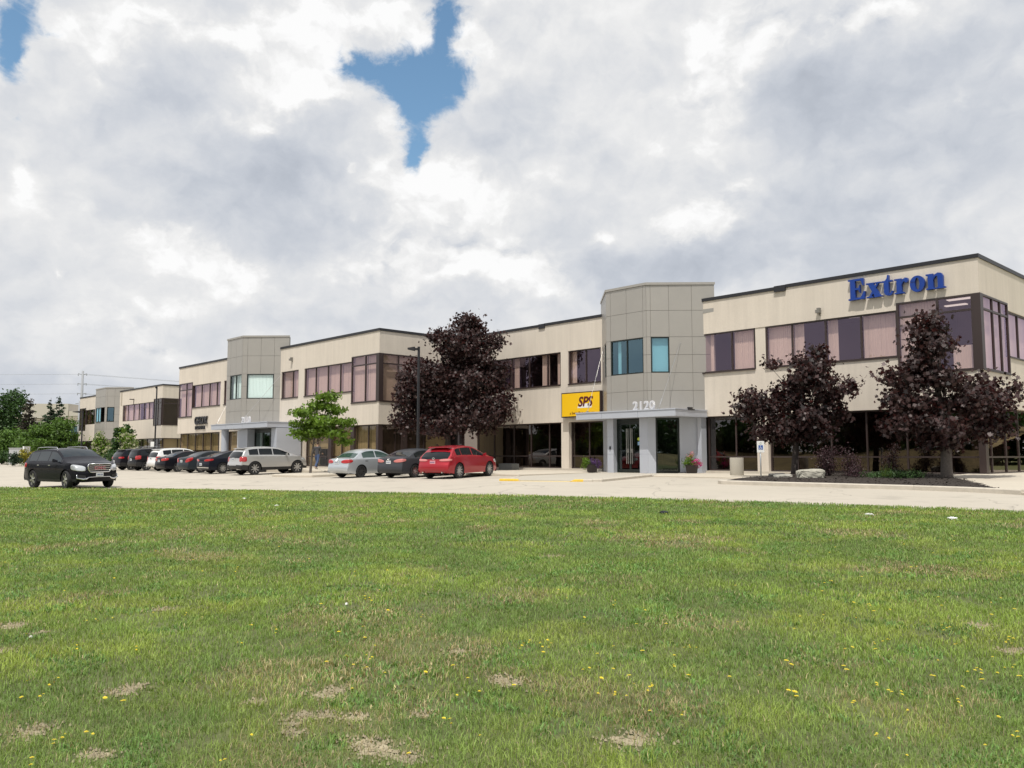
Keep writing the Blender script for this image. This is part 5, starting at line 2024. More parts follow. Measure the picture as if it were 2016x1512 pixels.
def flower(x, y, r, z):
    n = 8
    t = random.uniform(-.35, .35)
    for q in range(2):
        ring = []
        for k in range(n * 2):
            a = math.pi * k / n + q * .2
            rr = r * (1.0 if k % 2 == 0 else .72) * (1 - .4 * q)
            ring.append((x + math.cos(a) * rr, y + math.sin(a) * rr, z + q * .004 + math.cos(a) * rr * t + rr * .25))
        o_ = len(fl.v)
        fl.v += ring + [(x, y, z + q * .004)]
        for k in range(2 * n):
            fl.f.append((o_ + k, o_ + (k + 1) % (2 * n), o_ + 2 * n))
            fl.mi.append(0)


for (px, py) in FPX:
    for _ in range(random.choice((1, 1, 2, 2, 3))):
        x, y = px_ground(px + random.gauss(0, 4), py + random.gauss(0, 3), 0.05)
        flower(x, y, random.uniform(.008, .014), gz(x, y) + random.uniform(.055, .08))
for _ in range(420):
    px, py = random.uniform(-100, 2116), 975 + 420 * random.random() ** 1.8
    if value_noise(np.array([px * .006]), np.array([py * .012]), 77)[0] < .5:
        continue
    x, y = px_ground(px, py, 0.05)
    if y < lawn_y(x) - .3:
        flower(x, y, random.uniform(.010, .020), gz(x, y) + random.uniform(.05, .08))
tag(fl.build('wildflowers', M_FLOWER), 'small yellow wildflowers dotted through the grass', 'wildflowers', kind='stuff')


def crumpled(name, label, cat, px, py, sx, sy, sz, m, seed):
    x, y = px_ground(px, py, .05)
    rr = random.Random(seed)
    bm = bmesh.new()
    bmesh.ops.create_icosphere(bm, subdivisions=3, radius=1)
    for v in bm.verts:
        k = 1 + .28 * rr.uniform(-1, 1)
        v.co = Vector((v.co.x * sx * k, v.co.y * sy * k, max(-.6, v.co.z) * sz * k + sz * .4))
    me = bpy.data.meshes.new(name)
    bm.to_mesh(me)
    bm.free()
    me.materials.append(m)
    o = bpy.data.objects.new(name, me)
    COL.objects.link(o)
    o.location = (x, y, gz(x, y) + .045)
    o.rotation_euler = (0, 0, math.atan2(RIGHT.y, RIGHT.x) + rr.uniform(-.2, .2))
    return tag(o, label, cat)


M_PAPER = mat('white_litter', (0.80, 0.80, 0.78), 0.6)
crumpled('paper_scrap', 'white paper scrap lying on the grass near the kerb end, at the far right', 'litter', 1875, 1022, .095, .05, .035, M_PAPER, 1)
crumpled('crushed_cup', 'crushed pale cup lying on the grass in front of the planting bed', 'litter', 1711, 1014, .085, .04, .03, mat('pale_litter', (0.62, 0.63, 0.60), 0.5), 2)
crumpled('dark_rag', 'small dark rag lying on the grass before the entrance', 'litter', 1307, 1010, .09, .06, .04, mat('dark_litter', (0.02, 0.022, 0.03), 0.7), 3)
crumpled('paper_scrap', 'white scrap on the grass between the black vehicle and the silver sedan', 'litter', 545, 996, .05, .04, .025, M_PAPER, 4)
crumpled('paper_scrap', 'tiny white scrap at the edge of the lawn by the drive', 'litter', 481, 982, .05, .035, .025, M_PAPER, 5)
crumpled('white_puffball', 'small white puffball in the grass by the left edge', 'litter', 61, 1254, .013, .013, .012, M_PAPER, 6)
crumpled('white_puffball', 'small white puffball in the middle of the lawn', 'litter', 682, 1189, .014, .013, .012, M_PAPER, 7)

# ------------------------------------------------------------------ trees and plants
LEAF_SHAPES = {
    'maple': np.array([(0, 0), (.30, -.05), (.50, .18), (.34, .34), (.46, .66), (.14, .60), (0, 1.0), (-.14, .60), (-.46, .66), (-.34, .34), (-.50, .18), (-.30, -.05)]),
    'oval': np.array([(0, 0), (.22, .25), (.24, .55), (0, 1.0), (-.24, .55), (-.22, .25)]),
    'spray': np.array([(0, 0), (.30, .12), (.12, .25), (.34, .42), (.12, .52), (.28, .74), (0, 1.0), (-.28, .74), (-.12, .52), (-.34, .42), (-.12, .25), (-.30, .12)]),
    'needle': np.array([(0, 0), (.10, .3), (0, 1.0), (-.10, .3)]),
}


def leaves(name, parent, org, blobs, n, size, m, shape='maple', seed=1, clump=0.34, per=26, up=0.35, shell=0.55, droop=0.35, flat=0.8, tone_noise=1.3):
    """crown of single leaves gathered in clumps; blobs (cx, cy, cz, rx, ry, rz) are metres from org"""
    g = np.random.default_rng(seed)
    B = np.array(blobs, float)
    vol = (B[:, 3] * B[:, 4] * B[:, 5]) ** (2 / 3)
    nc = max(1, n // per)
    pick = g.choice(len(B), nc, p=vol / vol.sum())
    d = g.normal(size=(nc, 3))
    d /= np.linalg.norm(d, axis=1)[:, None]
    rad = g.uniform(shell, 1.0, nc) ** 0.6
    cen = B[pick, :3] + d * B[pick, 3:] * rad[:, None]
    out = cen - B[pick, :3]
    out /= np.maximum(1e-6, np.linalg.norm(out, axis=1))[:, None]
    cl = clump * g.uniform(.55, 1.25, nc)
    rep = np.repeat(np.arange(nc), per)
    m_ = len(rep)
    off = g.normal(size=(m_, 3)) * (cl[rep] * .55)[:, None]
    off[:, 2] *= flat
    p = cen[rep] + off
    nrm = out[rep] * .8 + g.normal(size=(m_, 3)) * .75 + np.array([0, 0, up])
    nrm /= np.linalg.norm(nrm, axis=1)[:, None]
    tip = out[rep] * .5 + g.normal(size=(m_, 3)) * .7 + np.array([0, 0, -droop])
    tip -= nrm * (tip * nrm).sum(1)[:, None]
    tip /= np.maximum(1e-6, np.linalg.norm(tip, axis=1))[:, None]
    side = np.cross(nrm, tip)
    S = LEAF_SHAPES[shape]
    k = len(S)
    sz = size * g.uniform(.65, 1.3, m_)
    V = p[:, None, :] + side[:, None, :] * (S[:, 0][None, :, None] * sz[:, None, None]) + tip[:, None, :] * ((S[:, 1] - .4)[None, :, None] * sz[:, None, None])
    # cup the leaf a little
    V += nrm[:, None, :] * ((np.abs(S[:, 0]) * .35 - (S[:, 1] - .5) ** 2 * .3)[None, :, None] * sz[:, None, None])
    V = V.reshape(-1, 3)
    if parent is None:
        V = V + np.array(org)
    tone = np.clip(.5 + g.normal(0, .22, m_) + (g.uniform(-.25, .25, nc))[rep], 0, 1)
    tone = np.repeat(tone, k)
    return np_mesh(name, V, k, np.arange(m_ * k), m, {'tone': ('FLOAT', tone)}, parent=parent)


KR = 0.84


KZ = 1.0


def rel(px, py, rx, ry, cpx, cpy, mpp, depth=0.0, rd=None):
    """blob given in photograph pixels around (cpx, cpy), turned into metres around the trunk's foot"""
    a, z = (px - cpx) * mpp, (cpy - py) * mpp * KZ
    return (RIGHT.x * a + HEAD.x * depth, RIGHT.y * a + HEAD.y * depth, z, rx * mpp * KR, (rd if rd else rx * mpp * KR), ry * mpp * KR)


def trunk(parent, h, r0, blobs, m, seed=1, lean=(0, 0), limbs=12, first=0.3):
    rr = random.Random(seed)
    mb = MB()
    pts = [(lean[0] * t * t + .04 * math.sin(t * 5), lean[1] * t * t, -0.15 + (h + .15) * t) for t in (0, .06, .2, .4, .6, .8, 1)]
    mb.tube(pts, [r0 * 1.35, r0 * 1.05, r0 * .92, r0 * .75, r0 * .55, r0 * .35, r0 * .15], 10)
    for i in range(limbs):
        b = blobs[i % len(blobs)]
        t = rr.uniform(first, .95)
        s_ = Vector((lean[0] * t * t, lean[1] * t * t, h * t))
        e = Vector(b[:3]) + Vector((rr.uniform(-.6, .6) * b[3], rr.uniform(-.6, .6) * b[4], rr.uniform(-.3, .6) * b[5]))
        if e.z < s_.z:
            s_.z = max(h * .2, e.z - .4)
        mid = s_.lerp(e, .5) + Vector((0, 0, -.12 * (e - s_).length + .1))
        r = r0 * .34 * (1.2 - t)
        mb.tube([s_, mid, e], [max(.012, r), max(.010, r * .7), .006], 6)
    return mb.build('trunk', m, parent, smooth=True)


M_BARK = mat('grey_bark', (0.10, 0.085, 0.075), 0.9, var=0.3, vscale=20, bump=0.5, bscale=50)
M_DBARK = mat('dark_bark', (0.045, 0.036, 0.033), 0.9, var=0.3, vscale=20)
L_PURPLE = leaf_mat('purple_maple_leaf', (0.040, 0.0215, 0.0205), trans=0.2, rough=0.5, spec=0.42, var=0.8, tcol=(2.2, .8, .8))
L_PURPLE2 = leaf_mat('maroon_barberry_leaf', (0.055, 0.026, 0.030), trans=0.15, rough=0.5, spec=0.4, var=0.55)
L_GREEN = leaf_mat('locust_leaf', (0.130, 0.220, 0.028), trans=0.38, rough=0.5, spec=0.3, var=0.45, tcol=(1.2, 1.2, .5))
L_DGREEN = leaf_mat('deep_green_leaf', (0.040, 0.085, 0.022), trans=0.25, rough=0.5, spec=0.35, var=0.5, tcol=(1.2, 1.3, .6))
L_MGREEN = leaf_mat('mid_green_leaf', (0.085, 0.155, 0.028), trans=0.3, rough=0.5, spec=0.3, var=0.5, tcol=(1.2, 1.3, .6))
L_SPRUCE = leaf_mat('spruce_needles', (0.030, 0.055, 0.026), trans=0.08, rough=0.6, spec=0.25, var=0.5)
L_RSPRUCE = leaf_mat('brownish_spruce_needles', (0.050, 0.042, 0.030), trans=0.08, rough=0.6, spec=0.25, var=0.5)
L_YELLOW = leaf_mat('golden_leaf', (0.30, 0.27, 0.03), trans=0.3, rough=0.5, var=0.4)
L_CREAM = leaf_mat('cream_blossom', (0.55, 0.55, 0.36), trans=0.3, rough=0.6, var=0.25)
L_PINK = leaf_mat('magenta_petal', (0.62, 0.045, 0.25), trans=0.3, rough=0.6, var=0.4)
L_PALEPINK = leaf_mat('pale_pink_petal', (0.70, 0.28, 0.28), trans=0.3, rough=0.6, var=0.3)
L_VIOLET = leaf_mat('violet_petal', (0.10, 0.045, 0.16), trans=0.2, rough=0.6, var=0.5)


def wz(x, y):
    return gz(x, y)


# large purple maple behind the cars
C0, Y0, MP = 884, 944, 46.5 / 1630
B1 = [rel(928, 628, 34, 28, C0, Y0, MP), rel(938, 655, 42, 38, C0, Y0, MP, .4), rel(905, 680, 58, 45, C0, Y0, MP, -.4), rel(945, 700, 56, 50, C0, Y0, MP, .5), rel(860, 655, 22, 14, C0, Y0, MP, .3), rel(985, 668, 24, 16, C0, Y0, MP),
      rel(850, 750, 62, 48, C0, Y0, MP, -.5), rel(930, 765, 80, 60, C0, Y0, MP, .0), rel(985, 745, 36, 45, C0, Y0, MP, .6), rel(815, 745, 42, 40, C0, Y0, MP, .4), rel(795, 790, 28, 40, C0, Y0, MP, -.2), rel(860, 810, 72, 40, C0, Y0, MP, .5),
      rel(945, 830, 78, 40, C0, Y0, MP, -.3), rel(990, 810, 38, 40, C0, Y0, MP, -.5), rel(800, 838, 42, 24, C0, Y0, MP, .2), rel(870, 850, 60, 24, C0, Y0, MP, -.6), rel(1008, 790, 22, 18, C0, Y0, MP, .2)]
t = thing('purple_maple', 'tall purple-leaved maple rising above the roof behind the red crossover', 'tree', (-28.3, -4.6, -0.06), group='purple maples')
trunk(t, 7.6, .17, B1, M_DBARK, 3, (.3, .1), 26, .22)
leaves('crown', t, None, B1, 27000, .165, L_PURPLE, 'maple', 11, clump=.46, per=22, shell=.25)
# maple by the small sign
KZ = 0.90
C0, Y0, MP = 1567, 934, 36.2 / 1630
B2 = [rel(1622, 672, 18, 17, C0, Y0, MP), rel(1612, 700, 45, 24, C0, Y0, MP, .2), rel(1600, 735, 58, 30, C0, Y0, MP, -.2), rel(1560, 775, 52, 30, C0, Y0, MP, .3), rel(1640, 765, 45, 26, C0, Y0, MP, .1), rel(1492, 775, 34, 24, C0, Y0, MP, -.1),
      rel(1505, 800, 42, 24, C0, Y0, MP, .4), rel(1570, 815, 60, 34, C0, Y0, MP, -.4), rel(1630, 800, 42, 30, C0, Y0, MP, .2), rel(1536, 845, 54, 24, C0, Y0, MP, .1), rel(1600, 845, 44, 20, C0, Y0, MP, -.3), rel(1680, 745, 16, 14, C0, Y0, MP), rel(1466, 800, 20, 14, C0, Y0, MP), rel(1660, 812, 18, 14, C0, Y0, MP, .2), rel(1530, 700, 18, 8, C0, Y0, MP, .1)]
t = thing('purple_maple', 'purple-leaved maple growing by the white parking sign and boulder', 'tree', (-6.25, -3.7, .05), group='purple maples')
trunk(t, 4.4, .14, B2, M_DBARK, 5, (.5, .5), 22, .28)
leaves('crown', t, None, B2, 8600, .15, L_PURPLE, 'maple', 12, clump=.34, per=18, shell=.3)
# maple at the corner
KZ, KR = 0.90, 0.72
C0, Y0, MP = 1856, 940, 33.6 / 1630
B3 = [rel(1838, 630, 30, 14, C0, Y0, MP), rel(1838, 655, 42, 28, C0, Y0, MP, .2), rel(1835, 690, 46, 30, C0, Y0, MP, -.2), rel(1822, 725, 44, 26, C0, Y0, MP, .2), rel(1762, 742, 28, 10, C0, Y0, MP), rel(1800, 755, 42, 18, C0, Y0, MP, .1), rel(1855, 752, 50, 26, C0, Y0, MP, -.2),
      rel(1935, 758, 40, 22, C0, Y0, MP, .3), rel(1780, 790, 36, 22, C0, Y0, MP, .1), rel(1830, 800, 60, 30, C0, Y0, MP, .3), rel(1905, 795, 66, 34, C0, Y0, MP, -.3), rel(1960, 800, 32, 36, C0, Y0, MP, .1), rel(1775, 838, 44, 22, C0, Y0, MP), rel(1840, 845, 62, 26, C0, Y0, MP, -.4),
      rel(1915, 840, 60, 28, C0, Y0, MP, .3), rel(1968, 845, 24, 20, C0, Y0, MP, .2), rel(1850, 872, 48, 14, C0, Y0, MP, .1), rel(1985, 768, 12, 10, C0, Y0, MP)]
t = thing('purple_maple', 'purple-leaved maple in front of the building corner under the blue sign', 'tree', (-0.05, -4.3, .08), group='purple maples')
trunk(t, 5.0, .19, B3, M_BARK, 6, (-.3, -.25), 26, .25)
leaves('crown', t, None, B3, 10200, .15, L_PURPLE, 'maple', 13, clump=.34, per=18, shell=.3)
# small bright green tree on the kerb island
KZ, KR = 1.0, 0.84
C0, Y0, MP = 617, 935, 49.6 / 1630
B4 = [rel(648, 792, 22, 9, C0, Y0, MP), rel(634, 808, 32, 10, C0, Y0, MP, .3), rel(606, 822, 28, 9, C0, Y0, MP, -.3), rel(662, 816, 24, 9, C0, Y0, MP, .2), rel(600, 842, 26, 9, C0, Y0, MP, .3), rel(640, 838, 40, 13, C0, Y0, MP, -.3), rel(678, 840, 20, 8, C0, Y0, MP, .3),
      rel(625, 858, 40, 10, C0, Y0, MP, .3), rel(590, 860, 16, 7, C0, Y0, MP, -.2), rel(668, 862, 26, 8, C0, Y0, MP, -.4), rel(610, 870, 14, 6, C0, Y0, MP, .1), rel(680, 878, 14, 5, C0, Y0, MP, .2)]
t = thing('small_tree', 'small bright green feathery tree on the kerb island, left of the silver sedan', 'tree', (-31.5, -12.0, -0.12))
trunk(t, 3.4, .075, B4, M_BARK, 8, (.35, .4), 16, .45)
leaves('crown', t, None, B4, 4200, .20, L_GREEN, 'spray', 14, clump=.34, per=14, shell=.3, flat=.45, droop=.55)


def shrub(name, label, cat, x, y, z, r, h, n, size, m, seed, shape='oval', bloom=None, group=None, m2=None, clump=.2, dx=1.0):
    t_ = thing(name, label, cat, (x, y, z), group=group)
    rr = random.Random(seed)
    bl = [(rr.uniform(-.4, .4) * r * dx, rr.uniform(-.4, .4) * r, h * q, r * dx * rr.uniform(.45, .75) * (1.15 - .55 * q), r * rr.uniform(.45, .75) * (1.15 - .55 * q), h * .24) for q in (.2, .28, .4, .5, .62, .78)]
    st_ = MB()
    for b in bl * 2:
        st_.tube([(rr.uniform(-.1, .1), rr.uniform(-.1, .1), -.1), (b[0] * .5, b[1] * .5, b[2] * .6), (b[0] + rr.uniform(-.2, .2) * r, b[1] + rr.uniform(-.2, .2) * r, b[2] + b[5] * .8)], [.018 * (1 + h * .3), .012 * (1 + h * .2), .004], 5)
    st_.build('stem', M_DBARK, t_)
    leaves('foliage', t_, None, bl, n, size, m, shape, seed, clump=clump, per=14, shell=.2)
    if bloom:
        leaves('blossom', t_, None, [(b[0], b[1], b[2], b[3] * 1.06, b[4] * 1.06, b[5] * 1.1) for b in bl], bloom[0], bloom[1], bloom[2], 'oval', seed + 50, clump=.22, per=12, shell=.85)
    return t_


shrub('barberry_shrub', 'maroon barberry shrub just right of the boulder, the tallest of the row', 'shrub', -4.3, -4.7, .02, .56, 1.35, 2200, .065, L_PURPLE2, 21, group='maroon shrubs in the planting bed')
shrub('barberry_shrub', 'loose maroon shrub with bare twigs between the tall barberry and the dark one', 'shrub', -3.45, -4.6, .02, .52, 1.15, 1500, .06, L_PURPLE2, 22, group='maroon shrubs in the planting bed')
shrub('barberry_shrub', 'narrow dark maroon shrub against the glass, left of the corner maple', 'shrub', -2.4, -3.2, .04, .40, 1.3, 1400, .065, L_PURPLE, 23, group='maroon shrubs in the planting bed')
shrub('barberry_shrub', 'low maroon shrub in front of the bare soil at the left of the ground cover', 'shrub', -2.85, -5.2, .02, .32, .55, 700, .055, L_PURPLE2, 24, group='maroon shrubs in the planting bed')
gc = thing('ground_cover', 'low bright green ground cover with a few grassy spikes beneath the corner maple', 'ground cover', (-1.55, -5.4, 0.02))
gcb = [(-.6, -.25, .12, .5, .45, .12), (0, 0, .14, .6, .5, .14), (.5, .5, .14, .55, .5, .14), (.2, .9, .14, .6, .45, .15), (-.2, .5, .16, .5, .4, .16)]
leaves('foliage', gc, None, gcb, 3400, .06, L_DGREEN, 'oval', 31, clump=.13, per=14, shell=.2, up=.8)
sp = MB()
for k in range(26):
    a = random.uniform(0, 6.28)
    l = random.uniform(.2, .62)
    x0, y0 = random.gauss(-.1, .12), random.gauss(-.2, .12)
    sp.add([(x0 - .008, y0, .1), (x0 + .008, y0, .1), (x0 + math.cos(a) * l * .35, y0 + math.sin(a) * l * .35, .1 + l)], [(0, 1, 2)])
sp.build('grass_spike', L_GREEN, gc)

rb = random.Random(5)


def boulder(name, label, x, y, z, sx, sy, sz, seed, m):
    bm = bmesh.new()
    bmesh.ops.create_cube(bm, size=2)
    bmesh.ops.subdivide_edges(bm, edges=bm.edges[:], cuts=9, use_grid_fill=True)
    for v in bm.verts:
        p = v.co.copy()
        k = 1 / max(.001, (abs(p.x) ** 6 + abs(p.y) ** 6 + abs(p.z) ** 6) ** (1 / 6))
        p = p * k
        a = np.array([p.x * 1.2 + seed]), np.array([p.y * 1.2 + p.z * .9 + seed])
        d = value_noise(a[0] * 2.2, a[1] * 2.2, seed)[0] - .5
        e = value_noise(a[0] * 6, a[1] * 6, seed + 1)[0] - .5
        p *= 1 + .26 * d + .14 * e
        p.z = p.z * (1 + .12 * p.x)
        v.co = Vector((p.x * sx, p.y * sy, p.z * sz))
    me = bpy.data.meshes.new(name)
    bm.to_mesh(me)
    bm.free()
    me.materials.append(m)
    o = bpy.data.objects.new(name, me)
    COL.objects.link(o)
    o.location = (x, y, z + sz * .75)
    o.rotation_euler = (0, 0, math.atan2(RIGHT.y, RIGHT.x))
    return tag(o, label, 'boulder')


M_ROCK = mat('grey_rock', (0.37, 0.355, 0.30), 0.9, var=0.25, vscale=5, var2=.2, v2scale=1.6, bump=1.0, bscale=9)
boulder('boulder', 'large squarish pale grey boulder in the planting bed', -4.2, -6.3, -.05, .48, .30, .22, 3, M_ROCK)
boulder('boulder', 'small flat pale stone lying left of the large boulder', -5.35, -6.3, .0, .34, .22, .07, 9, mat('pale_rock', (0.46, 0.44, 0.39), 0.9, var=.2, vscale=6, bump=.8, bscale=12))
boulder('boulder', 'small dark stone lying beside the parking sign post', -5.95, -5.7, .0, .30, .2, .09, 15, mat('dark_rock', (0.09, 0.085, 0.08), 0.9, var=.3, vscale=6, bump=.8, bscale=12))

# concrete litter bin
tb = thing('litter_bin', 'round exposed-concrete litter bin standing before the dark window right of the entrance', 'litter bin', (-9.55, -2.75, -0.03))
b_ = MB()
b_.lathe([(0.0, 0.0), (.30, 0.0), (.305, .03), (.305, .78), (.295, .80), (.24, .80), (.235, .74), (0, .72)], 32)
b_.build('drum', mat('exposed_aggregate', (0.40, 0.37, 0.31), 0.9, var=.22, vscale=60, bump=.5, bscale=80), tb, smooth=True, sharp=40)
b_ = MB()
b_.lathe([(.0, .745), (.2, .745), (.2, .75), (0, .75)], 20)
b_.build('opening', M_BLACKTRIM, tb)


def planter(label, x, y, petals, seed, tall):
    t_ = thing('flower_planter', label, 'planter', (x, y, -0.02))
    p = MB()
    p.lathe([(0, 0), (.24, 0), (.26, .02), (.31, .36), (.33, .40), (.29, .40), (.28, .36), (0, .35)], 28)
    p.build('pot', mat('dark_pot', (0.022, 0.016, 0.016), 0.5), t_, smooth=True, sharp=40)
    gb, pb = petals
    leaves('foliage', t_, None, gb, 900, .07, L_GREEN, 'oval', seed, clump=.12, per=12, shell=.2)
    for (nm_, mm, bl, n_) in pb:
        leaves(nm_, t_, None, bl, n_, .055, mm, 'oval', seed + 3, clump=.09, per=12, shell=.5)
    return t_


rx, ry = RIGHT.x, RIGHT.y
planter('dark pot of pink and pale flowers beside the right-hand side of the entrance', -13.05, -1.2,
        ([(-.26 * rx, -.26 * ry, .58, .22, .22, .2), (-.1, 0, .75, .2, .2, .2), (.1, .05, .5, .3, .25, .14)],
         [('blossom', L_PINK, [(.22 * rx, .22 * ry, .55, .28, .26, .2), (.32 * rx, .32 * ry, .42, .2, .2, .18)], 620), ('pale_blossom', L_PALEPINK, [(.03, .0, .92, .13, .13, .14), (-.12 * rx, -.12 * ry, .8, .12, .12, .1)], 150)]), 41, 1)
planter('dark pot of violet flowers and lime foliage left of the entrance doors', -18.55, -2.45,
        ([(-.34 * rx, -.34 * ry, .42, .2, .2, .3), (-.3 * rx, -.3 * ry, .6, .18, .18, .2)],
         [('blossom', L_VIOLET, [(.12 * rx, .12 * ry, .55, .36, .3, .22), (.2 * rx, .2 * ry, .42, .3, .3, .2)], 700)]), 45, 0)

# low concrete planter trough by the windows
bt = MB()
bt.box(-27.2, -26.0, -1.35, -0.75, -0.1, .36)
bt.box(-27.1, -26.1, -1.25, -0.85, .36, .38)
o = bt.build('concrete_trough', mat('dull_concrete', (0.16, 0.165, 0.16), 0.9, var=.12, vscale=8), bevel=.02)
tag(o, 'long low dull concrete trough beneath the dark windows behind the red crossover', 'trough')

# parking sign
sg = thing('parking_sign', 'small white accessible-parking sign on a thin post at the tip of the planting bed', 'sign', (-6.72, -5.55, -0.1), rz=math.atan2(RIGHT.y, RIGHT.x) + R(6))
p = MB()
p.tube([(0, 0, 0), (0, 0, 1.32)], .028, 10)
p.build('post', mat('galvanised_post', (0.42, 0.44, 0.46), 0.4, metal=.6), sg, smooth=True)
p = MB()
p.box(-.155, .155, -.045, -.030, 1.08, 1.55)
pt = p.build('plate', M_WHITE, sg, bevel=.012)
p = MB()
p.box(-.095, .095, -.0485, -.046, 1.20, 1.38)
p.build('blue_square', mat('sign_blue', (0.03, 0.10, 0.36), 0.5), pt)
p = MB()
p.tube([(-.01, -.0495, 1.352), (-.01, -.051, 1.352)], .016, 12)
p.tube([(-.01, -.050, 1.33), (-.005, -.050, 1.275), (.04, -.050, 1.275), (.055, -.050, 1.225)], .009, 6)
p.tube([(.035 * math.cos(a) - .01, -.050, 1.25 + .035 * math.sin(a)) for a in np.linspace(2.0, 6.0, 12)], .007, 6)
p.build('wheelchair_symbol', M_WHITE, pt)
p = MB()
p.tube([(.042 * math.cos(a), -.050, 1.46 + .042 * math.sin(a)) for a in np.linspace(0, 6.284, 20)], .006, 6)
p.box(-.012, -.002, -.052, -.047, 1.435, 1.485)
p.build('permit_ring', mat('sign_grey_green', (0.42, 0.50, 0.44), 0.5), pt)

sg2 = thing('parking_sign', 'small white sign on a post in front of the left wing, behind the white wagon', 'sign', (-61.5, -10.0, -0.05), rz=R(40))
p = MB()
p.tube([(0, 0, 0), (0, 0, 1.75)], .03, 8)
p.build('post', MATS['galvanised_post'], sg2)
p = MB()
p.box(-.16, .16, -.05, -.032, 1.62, 2.08)
p.build('plate', M_WHITE, sg2, bevel=.01)


# ------------------------------------------------------------------ lamp posts
def lamp_post(label, x, y, h, arm, z=-.1, group='lamp posts in the car park', k=1.0):
    t_ = thing('lamp_post', label, 'lamp post', (x, y, z), group=group)
    p = MB()
    w = .062 * k
    p.hexa([(-w, -w, 0), (w, -w, 0), (w, w, 0), (-w, w, 0), (-w * .8, -w * .8, h), (w * .8, -w * .8, h), (w * .8, w * .8, h), (-w * .8, w * .8, h)])
    p.build('pole', M_FLASH, t_)
    p = MB()
    p.lathe([(0, 0), (.25, 0), (.25, .45), (.22, .5), (0, .5)], 20)
    p.build('footing', M_CONC, t_)
    d = -RIGHT * arm
    n_ = Vector((-d.y, d.x, 0)).normalized() * .16 * k
    p = MB()
    a, b = d * .12, d
    p.hexa([tuple(a - n_ * .3 + Vector((0, 0, h - .20))), tuple(a + n_ * .3 + Vector((0, 0, h - .20))), tuple(b * .35 + n_ * .3 + Vector((0, 0, h - .20))), tuple(b * .35 - n_ * .3 + Vector((0, 0, h - .20))),
            tuple(a - n_ * .3 + Vector((0, 0, h - .08))), tuple(a + n_ * .3 + Vector((0, 0, h - .08))), tuple(b * .35 + n_ * .3 + Vector((0, 0, h - .08))), tuple(b * .35 - n_ * .3 + Vector((0, 0, h - .08)))])
    c = d * .351
    p.hexa([tuple(c - n_ + Vector((0, 0, h - .24))), tuple(c + n_ + Vector((0, 0, h - .24))), tuple(b + n_ + Vector((0, 0, h - .16))), tuple(b - n_ + Vector((0, 0, h - .16))),
            tuple(c - n_ + Vector((0, 0, h - .02))), tuple(c + n_ + Vector((0, 0, h - .02))), tuple(b + n_ + Vector((0, 0, h - .08))), tuple(b - n_ + Vector((0, 0, h - .08)))])
    p.build('lamp_head', M_FLASH, t_)
    return t_


lamp_post('dark square lamp post standing in front of the tall purple maple', -26.4, -8.2, 7.1, .62)
lamp_post('dark lamp post standing at the corner of the farther building', -80.2, -3.0, 8.4, .12, k=1.1)
lamp_post('dark lamp post with an arm before the tower of the farther building', -93.5, -6.5, 6.15, 1.1, k=1.2)

# ------------------------------------------------------------------ lettering on the building
M_BLUE = mat('royal_blue_letter', (0.002, 0.040, 0.27), 0.35, spec=0.5)


